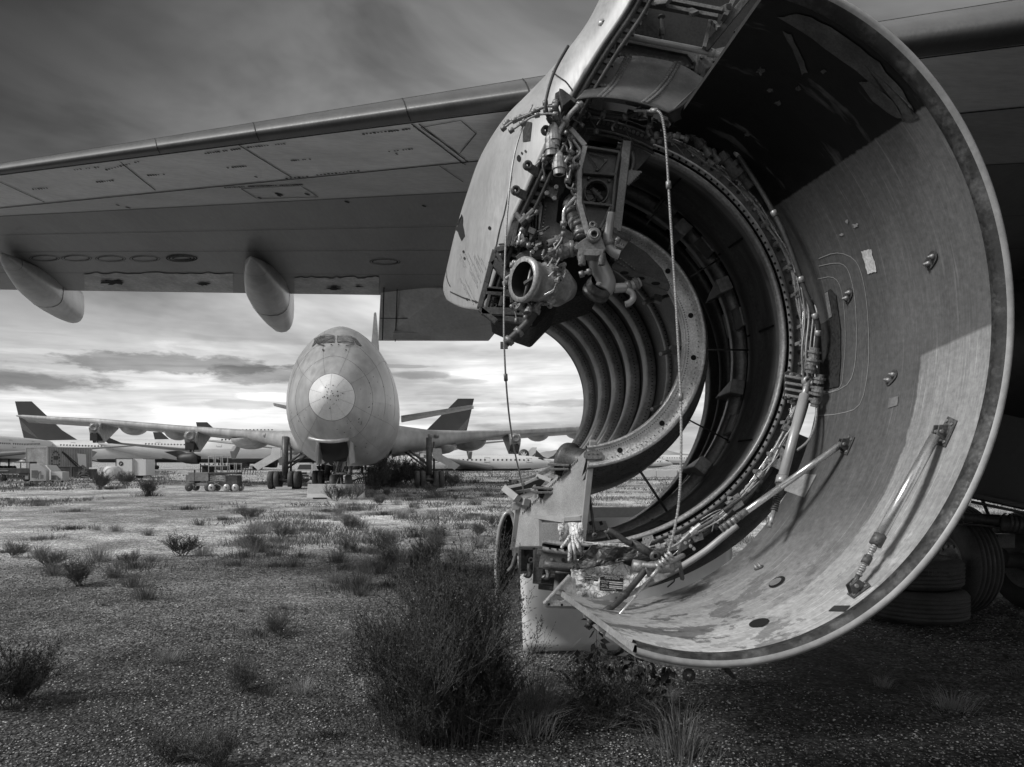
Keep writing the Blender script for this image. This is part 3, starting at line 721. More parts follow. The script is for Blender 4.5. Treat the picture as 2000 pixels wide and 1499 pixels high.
ring(lin_, TH, [(5.62, 1.225), (5.63, 1.275), (5.68, 1.275), (5.69, 1.21), (5.86, 1.20), (5.87, 1.235)], 2)
ring(lin_, TH, [(5.87, 1.235), (5.6, 1.33), (4.9, 1.40), (4.54, 1.40)], 4)                 # outer skin
rev = A(lin_.build('reverser_half', ['liner', 'liner_lt', 'liner', 'black', 'wing_md']))
gr = MB()                                       # split gaps and screws of the liner segments
for d in (-62, -28, 6, 33, 58, 78):
    gr.add([RG(R(d), 4.63, 1.198), RG(R(d + .6), 4.63, 1.198), RG(R(d + .6), 5.04, 1.212), RG(R(d), 5.04, 1.212)], [(0, 1, 2, 3)])
A(gr.build('liner_gap', 'hole'), rev)
for d, l in ((52, .9), (45, 0), (35, .9), (22, 0), (10, .7), (-12, 0), (-24, .8), (-40, 0)):   # blocker door hinges
    mb = MB(); a = R(d)
    if l: mb.prism([RG(a, 5.07, 1.235), RG(a + R(6), 5.07, 1.235), RG(a + R(7), 5.36, 1.235), RG(a - R(1), 5.36, 1.235)], RG(a, 5, 1.21) - RG(a, 5, 1.235)); A(mb.build('blocker_door', 'liner_lt', bevel=.006), rev)
    else: mb.prism([RG(a, 5.05, 1.21), RG(a + R(4.5), 5.05, 1.21), RG(a + R(1), 5.4, 1.23)], (RG(a, 5, 1.12) - RG(a, 5, 1.21))); A(mb.build('hinge_fitting', 'liner_lt', bevel=.006), rev)
# front attachment ring
fr = MB()
THR = lin(R(-101), R(80), 100)
ring(fr, THR, [(4.50, 1.163), (4.47, 1.163), (4.462, 1.172), (4.462, 1.186), (4.48, 1.188)], 1)
ring(fr, THR, [(4.48, 1.188), (4.50, 1.190), (4.50, 1.204), (4.472, 1.206)], 2)
ring(fr, THR, [(4.472, 1.206), (4.465, 1.215), (4.465, 1.232), (4.48, 1.236)], 1)
ring(fr, THR, [(4.48, 1.236), (4.485, 1.318), (4.47, 1.322), (4.47, 1.336), (4.54, 1.338)], 0)
for i in range(86):
    th = R(-99 + 178 * i / 85); p = RG(th, 4.461, 1.209); fr.box(p, (.008, .012, .012), Matrix.Rotation(-th, 3, 'Y'), 2)
for i in range(58):
    th = R(-98 + 176 * i / 57)
    if i % 3 != 1: fr.bolt(RG(th, 4.478, 1.272), (0, -1, 0), .009, .008, 3)
    else: fr.disc(RG(th, 4.4775, 1.268), (0, -1, 0), .012, 10, 2)
ringo = fr.build('attachment_ring', ['frame', 'alu', 'hole', 'steel']); A(ringo, rev)
# services running round the ring
def rq(r): return r if r < 1.3 else 1.228 + (r - 1.31) * .5
def arc(d0, d1, r, Y, wob=0., n=40, seed=0, dr=0.):
    q = random.Random(seed); ph = q.uniform(0, 6); f = q.uniform(2, 4); r = rq(r); Y -= .03; wob *= .7
    return [RG(R(d0 + (d1 - d0) * i / n), Y + wob * .6 * math.cos(ph + f * 1.7 * i / n * 6), r + dr * i / n + wob * math.sin(ph + f * i / n * 6)) for i in range(n + 1)]
runs = [(74, 2, 1.345, 4.43, .012, 'hose', .007), (70, -70, 1.36, 4.43, .01, 'hose', .007), (66, -5, 1.375, 4.42, .008, 'rod', .004), (60, -60, 1.395, 4.42, .012, 'steel', .005), (78, -62, 1.40, 4.45, .012, 'hose', .006),
        (58, 22, 1.43, 4.4, .01, 'hose_dk', .013), (-12, -92, 1.35, 4.44, .01, 'rod', .004), (-14, -90, 1.372, 4.43, .012, 'steel', .010), (-20, -80, 1.40, 4.42, .01, 'hose', .006), (-24, -88, 1.42, 4.44, .012, 'steel', .012), (80, 48, 1.41, 4.38, .015, 'hose_dk', .016),
        (-5, -100, 1.455, 4.47, .004, 'frame', .022)]
for i, (a, b, r, Y, wb, mt, rad) in enumerate(runs):
    mb = MB(); path = arc(a, b, r, Y, wb, 48, i)
    mb.tube(path, rad, 8)
    for j in range(4, 46, 7):
        mb.lathe(path[j], path[j + 1] - path[j - 1], [(-.012, rad * 1.5), (.012, rad * 1.5)], 10)
    A(mb.build('service_line', mt), rev)
th0 = 28
mb = MB()    # thick hose dropping to the lower actuator
pth = crv([P(1395, 232, 4.25), P(1440, 300, 4.2), P(1490, 378, 4.17), P(1533, 460, 4.15), P(1573, 570, 4.15), P(1592, 618, 4.15), P(1598, 640, 4.16), P(1594, 685, 4.2)], 8)
mb.tube(pth, .013, 12)
for j in (8, 20, 30, 40, 50): mb.lathe(pth[j], pth[j + 1] - pth[j - 1], [(-.016, .013), (-.014, .017), (.014, .017), (.016, .013)], 12, 1)
A(mb.build('supply_hose', ['hose_dk', 'alu']), rev)
# brackets
def brk(d, r0, r1, wdeg, mt='alu', hole=True, Y=4.42):
    mb = MB(); a = R(d); w2 = R(wdeg); r0 = rq(r0); r1 = rq(r1) + .012; Y -= .03
    out = [RG(a - w2, Y, r0), RG(a - w2 * .8, Y, r1), RG(a + w2 * .5, Y, r1 + .01), RG(a + w2, Y, r0 + .01)]
    c = RG(a, Y, (r0 + r1) / 2); hs = []
    if hole: hs = [[c + Vector((.012 * math.cos(q), 0, .012 * math.sin(q))) for q in lin(0, 2 * PI, 11)[:-1]]]
    mb.holed(out, hs, (0, .006, 0))
    for q in (-.6, .6): mb.bolt(RG(a + w2 * q, Y, r0 + .015), (0, -1, 0), .008, .007)
    mb.box(RG(a, Y + .03, r0 + .01), (.02, .06, .02))
    A(mb.build('line_bracket', mt, bevel=.0015), rev)
for d, r0, r1, wd, mt in ((56, 1.33, 1.42, 1.6, 'alu'), (47, 1.33, 1.43, 1.3, 'steel_dk'), (39.5, 1.34, 1.42, 1.2, 'steel'), (28.5, 1.37, 1.46, 1.7, 'alu'), (27, 1.32, 1.37, 1.0, 'alu'), (15, 1.36, 1.46, 1.6, 'alu'), (12.5, 1.31, 1.38, 1., 'alu'), (4, 1.33, 1.45, 1.4, 'alu'), (-.5, 1.30, 1.37, .9, 'alu_lt'),
                      (-22, 1.31, 1.44, 2.2, 'alu'), (-31, 1.33, 1.50, 3.2, 'alu_lt'), (-37, 1.31, 1.37, 1.3, 'alu'), (-47, 1.30, 1.42, 2.2, 'alu_lt'), (-53, 1.27, 1.32, 1.5, 'alu'), (-60, 1.34, 1.45, 1.8, 'steel'), (-66, 1.30, 1.42, 2.4, 'alu_lt'), (63, 1.32, 1.39, 1.1, 'steel'), (51, 1.31, 1.35, .8, 'alu'), (20, 1.31, 1.36, .8, 'alu'), (33, 1.31, 1.36, .9, 'alu'), (-16, 1.31, 1.37, 1., 'alu'), (-27, 1.29, 1.34, .9, 'alu')): brk(d, r0, r1, wd, mt)
q = random.Random(3)
for i in range(38):                              # couplings, unions and short jumper pipes
    mb = MB(); d = q.choice([q.uniform(45, 76), q.uniform(-75, -25), q.uniform(-8, 40)]); r = rq(q.uniform(1.33, 1.43)); Y = q.uniform(4.36, 4.42)
    a = R(d); p = RG(a, Y, r); t = (RG(a + .05, Y, r + q.uniform(-.02, .02)) - p).normalized()
    if i % 3:
        ln = q.uniform(.02, .06); rd = q.uniform(.009, .02)
        mb.lathe(p, t, [(-ln, rd * .5), (-ln, rd), (-ln * .4, rd), (-ln * .4, rd * 1.3), (0, rd * 1.3), (0, rd * .9), (ln, rd * .9), (ln, rd * .4)], 10, 0, False)
        A(mb.build('coupling', q.choice(['steel', 'alu', 'steel_dk', 'alu_lt']), bevel=.0), rev)
    else:
        p2 = RG(a - R(q.uniform(5, 12)), Y, r + q.uniform(-.05, .05)); mid = (p + p2) / 2 + Vector((q.uniform(-.02, .02), -.02, q.uniform(-.02, .02)))
        mb.tube(crv([p, mid, p2]), q.uniform(.003, .006), 6); A(mb.build('jumper_pipe', q.choice(['rod', 'alu', 'hose'])), rev)
# upper right gearbox unions (dark cluster)
for (px, py, r, l) in ((1345, 243, .035, .06), (1362, 272, .03, .05), (1425, 318, .04, .07), (1440, 330, .05, .04), (1458, 352, .03, .05), (1378, 290, .022, .05), (1330, 232, .03, .04), (1308, 225, .02, .06), (1398, 305, .02, .04)):
    mb = MB(); mb.lathe(P(px, py, 4.28), (.6, 0, -.8), [(-l, r * .6), (-l, r), (-l * .3, r), (-l * .3, r * .75), (l * .2, r * .75), (l * .2, r * 1.1), (l, r * 1.1), (l, r * .4)], 16, 0, False)
    A(mb.build('coupling', 'steel_dk' if r > .029 else 'steel'), rev)
# pivoting arm and actuators on the right
mb = MB()
for i, yy in enumerate((735, 748, 760, 772)): mb.beam(P(1533, yy, 4.38), P(1592, yy + 10, 4.34), .015, .03, up=(0, 1, 0))
mb.prism([P(1533, 728, 4.4), P(1540, 724, 4.4), P(1600, 742, 4.36), P(1600, 790, 4.36), P(1533, 780, 4.4)], (0, .02, 0), 1)
for a in ((1545, 732), (1558, 736), (1540, 775), (1552, 778), (1596, 750)): mb.bolt(P(a[0], a[1], 4.37), (0, -1, 0), .012, .01)
A(mb.build('actuator_mount', ['alu', 'steel_dk'], bevel=.003), rev)
mb = MB(); a = P(1578, 745, 4.25); b = P(1503, 1030, 3.95)
mb.lathe(a, (0, -1, 0), [(-.02, .03), (.02, .03), (.02, .012), (.01, .012)], 18, 0)
rodseg(mb, a, a.lerp(b, .13), .018, 0); rodseg(mb, a.lerp(b, .1), a.lerp(b, .69), .026, 1); rodseg(mb, a.lerp(b, .67), a.lerp(b, .72), .032, 0); rodseg(mb, a.lerp(b, .71), a.lerp(b, .80), .024, 2)
for i in range(7): rodseg(mb, a.lerp(b, .80 + i * .014), a.lerp(b, .809 + i * .014), .019, 2)
rodseg(mb, a.lerp(b, .895), b, .012, 0); mb.disc(a.lerp(b, .975) + Vector((0, -.019, 0)), (0, -1, 0), .006, 8, 2)
A(mb.build('reverser_actuator', ['alu', 'fair', 'steel_dk']), rev)
mb = MB()
for (px, py, r) in ((1590, 690, .03), (1588, 706, .036), (1584, 722, .03), (1600, 742, .028), (1598, 766, .03), (1592, 788, .022)):
    mb.lathe(P(px, py, 4.2), (.15, -.2, 1), [(-.02, r * .5), (-.02, r), (.0, r), (.0, r * 1.25), (.012, r * 1.25), (.012, r * .8), (.03, r * .8), (.03, r * .3)], 14, 0, False)
for i in range(4): mb.tube(crv([P(1565 + i * 9, 560 + i * 12, 4.3), P(1572 + i * 8, 620, 4.28), P(1566 + i * 8, 690, 4.25), P(1570 + i * 9, 745, 4.25)]), .006 + .002 * (i % 2), 8)
mb.tube(crv([P(1596, 790, 4.2), P(1592, 830, 4.15), P(1578, 862, 4.1), P(1556, 880, 4.1)]), .008, 8)
A(mb.build('valve_cluster', 'steel'), rev)
# dark web behind the services, so the ring reads as a box section
mb = MB()
mb.grid(lambda th, k: RG(th, [4.56, 4.60][int(k)], [1.25, 1.47][int(k)]), lin(R(12), R(84), 30), (0, 1), 0)
mb.grid(lambda th, k: RG(th, [4.56, 4.60][int(k)], [1.25, 1.36][int(k)]), lin(R(-12), R(18), 16), (0, 1), 0)
mb.grid(lambda th, k: RG(th, [4.55, 4.56, 4.47][int(k)], [1.25, 1.47, 1.475][int(k)]), lin(R(-96), R(-22), 40), (0, 1, 2), 0)
A(mb.build('ring_web', 'frame', solid=.01), rev)

# ---- core cowl (inner half)
THI = lin(R(-87), R(74), 80)
co_ = MB()
ring(co_, THI, [(4.50, .722), (4.485, .728), (4.47, .722), (4.47, .712)], 1)
ring(co_, THI, [(4.47, .712), (4.475, .700), (4.50, .697), (4.50, .615)], 1)
ring(co_, THI, [(4.50, .615), (4.485, .612), (4.485, .600), (4.52, .596)], 1)
ring(co_, THI, [(4.50, .722), (4.62, .79), (4.80, .86), (5.1, .925), (5.5, .968), (6.2, .99), (7.4, .985), (8.76, .945), (8.76, .93)], 0)
ring(co_, THI, [(4.52, .596), (4.55, .69), (4.7, .80), (5.0, .88), (5.4, .93), (6.2, .96), (7.4, .955), (8.76, .93)], 2)
core = A(co_.build('core_cowl', ['ifs', 'ifs_lip', 'ifs_in']))
def ringband(Y, r0, wd, h, mt, name='stiffener'):
    mb = MB(); ring(mb, THI, [(Y, r0), (Y, r0 - h), (Y + .01, r0 - h - .006), (Y + wd, r0 - h - .006), (Y + wd + .01, r0 - h), (Y + wd + .01, r0)], 0)
    n = 90
    for i in range(n):
        th = R(-86 + 159 * i / n); mb.box(RG(th, Y - .001, r0 - h * .5), (.012, .006, .006), Matrix.Rotation(-th, 3, 'Y'), 1)
    A(mb.build(name, [mt, 'hole']), core)
for Y, wd, h, mt in ((4.95, .03, .05, 'liner_lt'), (5.10, .03, .04, 'liner'), (5.75, .04, .03, 'liner_lt'), (6.15, .13, .06, 'liner_lt'), (6.60, .13, .075, 'liner_lt'), (7.10, .15, .075, 'liner_lt'), (7.65, .16, .07, 'liner_lt'), (8.25, .24, .065, 'liner_lt')):
    ringband(Y, .87 if Y < 5 else (.90 if Y < 5.5 else .95), wd, h, mt)
sc_ = MB()                                       # lip holes and fasteners
for i in range(120): 
    th = R(-84 + 156 * i / 119); sc_.bolt(RG(th, 4.499, .63), (0, -1, 0), .0035, .003)
    if i % 2: sc_.bolt(RG(th, 4.499, .686), (0, -1, 0), .003, .003)
A(sc_.build('lip_rivet', 'steel_dk'), core)
sh = MB()
for d in (-70, -44.5, -7, 14.5, 40): sh.disc(RG(R(d), 4.4985, .663), (0, -1, 0), .016, 14)
[A(b_.build('lip_hole', 'hole'), core) for b_ in sh.split()]
mb = MB(); c0 = RG(R(-84), 4.498, .655); mb.holed([c0 + Vector((.055 * math.copysign(abs(math.cos(a)) ** .6, math.cos(a)), 0, .025 * math.copysign(abs(math.sin(a)) ** .6, math.sin(a)))) for a in lin(0, 2 * PI, 21)[:-1]],
    [[c0 + Vector((x + .008 * math.cos(a), 0, .008 * math.sin(a))) for a in lin(0, 2 * PI, 9)[:-1]] for x in (-.026, 0, .026)], (0, -.006, 0)); A(mb.build('triple_lug', 'steel'), core)
# locator pins
for (x, y) in ((1257, 592), (1290, 692), (1273, 800)):
    mb = MB(); a = P(x, y, 4.75); d = (P(x + 40, y - 12, 4.9) - a)
    mb.tube([a, a + d * .45], .014, 12, 0); mb.box(a + d * .65, (.06, .06, .045), Matrix.Rotation(R(18), 3, 'Y'), 1); mb.tube([a + d * .6, a + d * 1.5], .012, 8, 1)
    A(mb.build('locator_pin', ['alu', 'alu'], bevel=.004), core)
# thin drag links between core and liner
for (a, b) in (((1262, 440, 4.75), (1301, 385, 5.0)), ((1348, 541, 4.75), (1402, 508, 5.1)), ((1376, 683, 4.7), (1462, 684, 5.1)), ((1325, 810, 4.75), (1425, 862, 5.1)), ((1232, 893, 4.85), (1307, 1006, 5.0)), ((1150, 960, 4.7), (1162, 1046, 4.6))):
    mb = MB(); mb.tube([P(*a), P(*b)], .0055 if a[1] < 850 else .0085, 8); mb.lathe(P(*b), (0, -1, 0), [(-.01, .018), (.01, .018), (.01, .008)], 10)
    A(mb.build('drag_link', 'steel_dk'), rev)
# gusset on the core lip
mb = MB(); hl = lambda x, y: [P(*Z5(x + 34 * math.cos(a), y + 9 * math.sin(a) + 8 * math.cos(a)), 4.43) for a in lin(0, 2 * PI, 13)[:-1]]
mb.holed([P(*Z5(x, y), 4.44) for x, y in ((884, 965), (890, 978), (1216, 1105), (1228, 1085), (1215, 1060), (895, 945))], [], (0, .02, 0))
mb.prism([P(*Z5(x, y), 4.46) for x, y in ((890, 950), (985, 812), (1090, 880), (1180, 975), (1228, 1075), (1060, 1025))], (0, .015, 0))
for i in range(7):
    for j in range(2): mb.bolt(P(*Z5(905 + 16 * i + 14 * j, 925 + 12 * i - 20 * j), 4.455), (0, -1, 0), .006, .006, 1)
for x, y in ((958, 1000), (1052, 1032), (1142, 1062)): mb.disc(P(*Z5(x, y), 4.435), (0, -1, 0.2), .011, 12, 2, sx=2.4)
A(mb.build('gusset', ['frame', 'steel', 'hole'], bevel=.002), core)
# aft nozzle lower stub pipe
mb = MB(); a = P(1107, 898, 5.6); b = P(1165, 912, 5.4)
mb.lathe(a, b - a, [(0, .10), (-.01, .125), (.03, .13), (.05, .105), (.26, .10)], 26); mb.lathe(a, b - a, [(.0, .10), (.12, .095), (.12, .001)], 26, 1)
A(mb.build('drain_duct', ['steel_dk', 'hole']), core)

# ---- lower bifurcation wall
def BQ(x, y):                                     # zoom4 pixel -> the slanting wall plane
    px, py = Z4(x, y); f = (px - 1010) / 147.; return P(px, py, 5.55 - 1.02 * f)
mb = MB()
slots = []
for i in range(36):
    f = (i + .5) / 36
    if 9 < i < 14 and False: continue
    x = 240 + 330 * f; y = 492 - 318 * f
    if y < 160: continue
    slots.append([BQ(x + dx, y + dy) for dx, dy in ((-2.6, -6), (2.6, -8), (2.6, 5), (-2.6, 7))])
cut = [BQ(x, y) for x, y in ((360, 548), (450, 552), (458, 600), (470, 690), (468, 780), (452, 700), (362, 690))]
win = [BQ(x, y) for x, y in ((362, 548), (585, 540), (583, 640), (588, 690), (540, 708), (362, 700))]
outer = [BQ(x, y) for x, y in ((650, 60), (655, 90), (600, 560), (590, 715), (185, 712), (192, 470), (228, 448), (420, 290), (520, 210), (610, 120))]
mb.holed(outer, slots + [win], (.02, .02, 0))
mb.beam(BQ(652, 62) - Vector((0, .02, 0)), BQ(590, 660) - Vector((0, .02, 0)), .035, .05, 1)
mb.beam(BQ(218, 455) - Vector((0, .01, 0)), BQ(186, 700) - Vector((0, .01, 0)), .04, .03, 1)
for a, b in (((345, 500), (350, 700)), ((330, 505), (500, 530)), ((500, 518), (592, 512))): mb.beam(BQ(*a) - Vector((0, .02, 0)), BQ(*b) - Vector((0, .02, 0)), .03, .04, 1)
bif = mb.build('bifurcation_wall', ['bifur', 'fair'], bevel=.003); A(bif, rev)
def crumple(pts, Y, mt, amp, name, n=26, parent=None, seed=1, mesh_uv=None):
    rr_ = random.Random(seed); bm = bmesh.new(); vv = [bm.verts.new(P(*Z4(x, y), Y if not callable(Y) else Y(x, y))) for x, y in subd(pts, 5)]
    f = bm.faces.new(vv); bmesh.ops.triangulate(bm, faces=[f])
    for _ in range(4):
        es = [e for e in bm.edges if e.calc_length() > .035]
        if not es: break
        bmesh.ops.subdivide_edges(bm, edges=es, cuts=1, use_grid_fill=False); bmesh.ops.triangulate(bm, faces=bm.faces[:])
    from mathutils import noise as mn
    for v in bm.verts:
        s1 = mn.noise(v.co * 14 + Vector((seed, 0, 0))); s2 = abs(mn.noise(v.co * 30)); v.co.y += amp * (s1 * 1.2 - s2 * .9)
    me = bpy.data.meshes.new(name); bm.to_mesh(me); bm.free(); me.materials.append(M[mt]); o = bpy.data.objects.new(name, me); COL.objects.link(o)
    md = o.modifiers.new('t', 'SOLIDIFY'); md.thickness = .006
    return A(o, parent or rev)
m = mat('cracked_blanket', .66, .7, 0, .25, 10, .2, 60, .8, 22); M['blanket'] = m
Nn, Ln = nt(m); bs = Nn['Principled BSDF']; old = bs.inputs['Base Color'].links[0].from_socket
tcn = Nn.new('ShaderNodeTexCoord'); vo = Nn.new('ShaderNodeTexVoronoi'); vo.feature = 'DISTANCE_TO_EDGE'; vo.inputs['Scale'].default_value = 16
nz = Nn.new('ShaderNodeTexNoise'); nz.inputs['Scale'].default_value = 9; mxv = Nn.new('ShaderNodeMix'); mxv.data_type = 'VECTOR'; mxv.inputs[0].default_value = .25
Ln.new(tcn.outputs['Object'], nz.inputs[0]); Ln.new(tcn.outputs['Object'], mxv.inputs[4]); Ln.new(nz.outputs[1], mxv.inputs[5]); Ln.new(mxv.outputs[1], vo.inputs[0])
Ln.new(mm_('MULTIPLY', old, mr_(vo.outputs[0], .0, .06, .2, 1)), bs.inputs['Base Color'])
crumple([(450, 552), (590, 540), (600, 690), (545, 805), (468, 795), (470, 690)], 4.52, 'blanket', .05, 'torn_insulation', seed=2)
mb = MB(); mb.prism([P(*Z4(x, y), 4.95) for x, y in ((355, 545), (475, 545), (500, 800), (355, 720))], (0, .02, 0)); A(mb.build('inner_skin', 'bifur'), rev)
for k, (a, b, r) in enumerate((((515, 625), (518, 770), .012), ((530, 625), (550, 760), .010), ((545, 640), (592, 730), .012), ((520, 620), (470, 690), .009))):
    mb = MB(); mb.tube(crv([P(*Z4(*a), 4.46), P(*Z4((a[0] + b[0]) / 2 + 3, (a[1] + b[1]) / 2), 4.43), P(*Z4(*b), 4.46)]), r, 8); A(mb.build('insulation_fold', 'blanket'), rev)
Yp = lambda x, y: 4.42 - .1 * (x - 540) / 460
crumple([(525, 820), (560, 800), (800, 770), (835, 800), (905, 830), (1000, 850), (940, 905), (850, 960), (700, 1010), (560, 1015), (540, 900)], Yp, 'blanket', .02, 'fire_panel', seed=5)
crumple([(528, 822), (640, 672), (760, 680), (915, 692), (905, 735), (835, 770), (790, 778), (640, 800), (560, 805)], lambda x, y: Yp(x, y) - .05, 'sheet', .035, 'scorched_flap', seed=8)
crumple([(600, 655), (700, 662), (880, 668), (915, 690), (760, 684), (640, 672)], lambda x, y: Yp(x, y) - .03, 'insul', .02, 'torn_edge', seed=9)
# name plates
pr = Matrix.Rotation(R(4), 3, 'Y') @ Matrix.Rotation(PI / 2, 3, 'X')
def nameplate(x0, y0, x1, y1, Y, lines, sk=0):
    mb = MB(); mb.prism([P(*Z4(x0, y0), Y), P(*Z4(x1, y0 + 12), Y), P(*Z4(x1 - 6, y1), Y), P(*Z4(x0 - 4, y1 - 8), Y)], (0, .004, 0))
    o = mb.build('name_plate', 'plate', bevel=.001); A(o, rev)
    w_ = MB(); has = False
    for (s, fy, size, kind, fx) in lines:
        if kind == 't':
            c = P(*Z4(x0 + (x1 - x0) * fx, y0 + (y1 - y0) * fy), Y - .0045); text(s, size, 'lettering', 'ink', air, c - Vector((6, 9, 0)), pr)
        else:
            w_.prism([P(*Z4(x0 + (x1 - x0) * a, y0 + (y1 - y0) * b + 12 * a), Y - .003) for a, b in ((s[0], fy), (s[1], fy), (s[1], fy + size), (s[0], fy + size))], (0, .003, 0)); has = True
    if has: A(w_.build('plate_field', 'ink'), rev)
nameplate(697, 842, 835, 950, 4.30, [('GENERAL', .13, .017, 't', .25), ('ELECTRIC', .18, .017, 't', .75), ('TURBO ENGINE', .27, .012, 't', .5), ('MODEL NO', .40, .010, 't', .18), ('RATING', .49, .010, 't', .18), ('SERIAL', .62, .010, 't', .18), ('PART NO', .71, .010, 't', .18),
    ((.38, .95), .37, .05, 'b', 0), ((.38, .95), .47, .05, 'b', 0), ((.38, .95), .60, .05, 'b', 0), ((.38, .95), .69, .05, 'b', 0), ('CINCINNATI OHIO', .86, .010, 't', .35)])
nameplate(610, 848, 690, 888, 4.31, [('POWER SECTION', .32, .010, 't', .5), ('IDENTIFICATION', .62, .010, 't', .5), ('CF6', .86, .010, 't', .5)])
# edge frame under the fire panel, nose bracket
mb = MB()
mb.tube(crv([P(*Z4(x, y), 4.36) for x, y in ((545, 1030), (650, 1020), (760, 1000), (880, 950), (1000, 890), (1150, 815), (1300, 720), (1400, 640), (1499, 560))]), .020, 8)
edge = crv([P(*Z4(x, y), 4.34) for x, y in ((370, 1042), (550, 1047), (700, 1030), (850, 985), (980, 925))], 5); up_ = [p + Vector((0, 0, .05)) for p in edge]
n = len(edge); mb.add(edge + up_, [(i, i + 1, n + i + 1, n + i) for i in range(n - 1)], 0); 
for i in range(1, n - 1, 2): mb.bolt(edge[i] + Vector((0, -.004, .022)), (0, -1, 0), .008, .006, 1)
A(mb.build('edge_frame', ['fair', 'steel']), rev)
mb = MB(); hole = [P(*Z4(466 + 32 * math.cos(a), 970 + 34 * math.sin(a)), 4.33) for a in lin(0, 2 * PI, 19)[:-1]]
mb.holed([P(*Z4(x, y), 4.33) for x, y in ((365, 1018), (372, 1034), (545, 1034), (530, 870), (520, 850), (505, 862))], [hole], (0, .012, 0), 1)
mb.beam(P(*Z4(365, 1018), 4.345), P(*Z4(518, 852), 4.345), .012, .05, 1); mb.beam(P(*Z4(540, 870), 4.31), P(*Z4(552, 1040), 4.31), .02, .03, 0)
for i in range(6): mb.bolt(P(*Z4(395 + 26 * i, 1020), 4.355), (0, -1, 0), .007, .006, 2)
A(mb.build('nose_bracket', ['alu', 'alu_lt', 'steel'], bevel=.002), rev)
# latch blocks and hooks
mb = MB()
for (x, y, w_, h_) in ((292, 765, 48, 52), (412, 778, 72, 58)):
    c = P(*Z4(x, y), 4.7); mb.holed([c + Vector((a * w_ / 640., 0, b * h_ / 640.)) for a, b in ((-1, -1), (1, -1), (1, 1), (-1, 1))], [[c + Vector((a * w_ / 780., 0, b * h_ / 780.)) for a, b in ((-1, -1), (1, -1), (1, 1), (-1, 1))]], (0, .07, 0), 0 if x < 300 else 1)
    mb.box(c + Vector((0, .08, 0)), (w_ / 330., .02, h_ / 330.), None, 0); mb.lathe(c + Vector((0, .07, 0)), (0, -1, 0), [(0, .035), (.02, .035), (.02, .02), (.05, .018), (.05, .008), (.02, .008)], 14, 0 if x < 300 else 1)
mb.beam(P(*Z4(340, 690), 4.64), P(*Z4(325, 900), 4.64), .05, .03, 0)
mb.prism([P(*Z4(x, y), 4.72) for x, y in ((335, 810), (520, 815), (490, 880), (425, 930), (335, 918))], (0, .05, 0), 2)
mb.beam(P(*Z4(335, 915), 4.68), P(*Z4(420, 925), 4.68), .03, .06, 0)
mb.beam(P(*Z4(195, 712), 4.85), P(*Z4(400, 715), 4.68), .05, .05, 2)
mb.beam(P(*Z4(330, 712), 4.6), P(*Z4(420, 722), 4.6), .03, .05, 1)
for (x, y) in ((278, 835), (385, 845)):
    mb.tube(crv([P(*Z4(x + dx, y + dy), 4.62) for dx, dy in ((5, -50), (2, -25), (8, 0), (2, 20), (-14, 18), (-22, 8))]), [.014] * 26 + [.016, .016, .014, .012, .008], 8, 1 if x > 300 else 0)
mb.tube(crv([P(*Z4(x, y), 4.6) for x, y in ((205, 720), (190, 770), (180, 800), (158, 828))]), .012, 8)
A(mb.build('latch_block', ['steel_dk', 'steel', 'frame'], bevel=.002), rev)
# hinge shelves on the slanted edge
for (x, y) in ((420, 200), (325, 335)):
    mb = MB(); Yh = 4.95 if x > 400 else 5.2
    mb.prism([P(*Z4(x - 20, y - 10), Yh), P(*Z4(x - 5, y - 14), Yh), P(*Z4(x + 2, y + 60), Yh), P(*Z4(x - 12, y + 64), Yh)], (0, .03, 0), 1)
    mb.beam(P(*Z4(x - 5, y + 3), Yh), P(*Z4(x + 120, y + 10), Yh - .1), .015, .1); mb.beam(P(*Z4(x, y + 30), Yh), P(*Z4(x + 118, y + 30), Yh - .1), .015, .1)
    mb.prism([P(*Z4(x + 5, y + 5), Yh + .02), P(*Z4(x + 118, y + 12), Yh - .07), P(*Z4(x + 110, y + 50), Yh - .07), P(*Z4(x + 60, y + 75), Yh), P(*Z4(x + 10, y + 60), Yh)], (0, .02, 0), 2)
    mb.beam(P(*Z4(x + 65, y + 5), Yh - .1), P(*Z4(x + 65, y + 30), Yh - .1), .012, .02)
    for k in (6, 34): mb.bolt(P(*Z4(x + 6, y + k), Yh - .03), (0, -1, 0), .012, .012, 1)
    A(mb.build('hinge_fitting', ['steel_dk', 'alu', 'black'], bevel=.002), rev)
mb = MB()
for a, b, w_ in (((140, 345), (215, 405), .05), ((205, 405), (268, 425), .05), ((140, 340), (250, 318), .02), ((250, 318), (330, 280), .02), ((330, 268), (415, 300), .03), ((200, 365), (320, 345), .02), ((230, 400), (345, 350), .04), ((165, 395), (215, 415), .02), ((345, 282), (430, 255), .02)):
    mb.beam(P(*Z4(*a), 5.5), P(*Z4(*b), 5.35), w_, w_)
mb.prism([P(*Z4(x, y), 5.56) for x, y in ((150, 345), (250, 322), (410, 262), (330, 350), (220, 395))], (0, .02, 0), 1)
mb.prism([P(*Z4(x, y), 5.5) for x, y in ((180, 430), (195, 428), (260, 432), (215, 470), (178, 470))], (0, .05, 0), 0)
A(mb.build('split_line_frame', ['fair', 'black'], bevel=.003), rev)
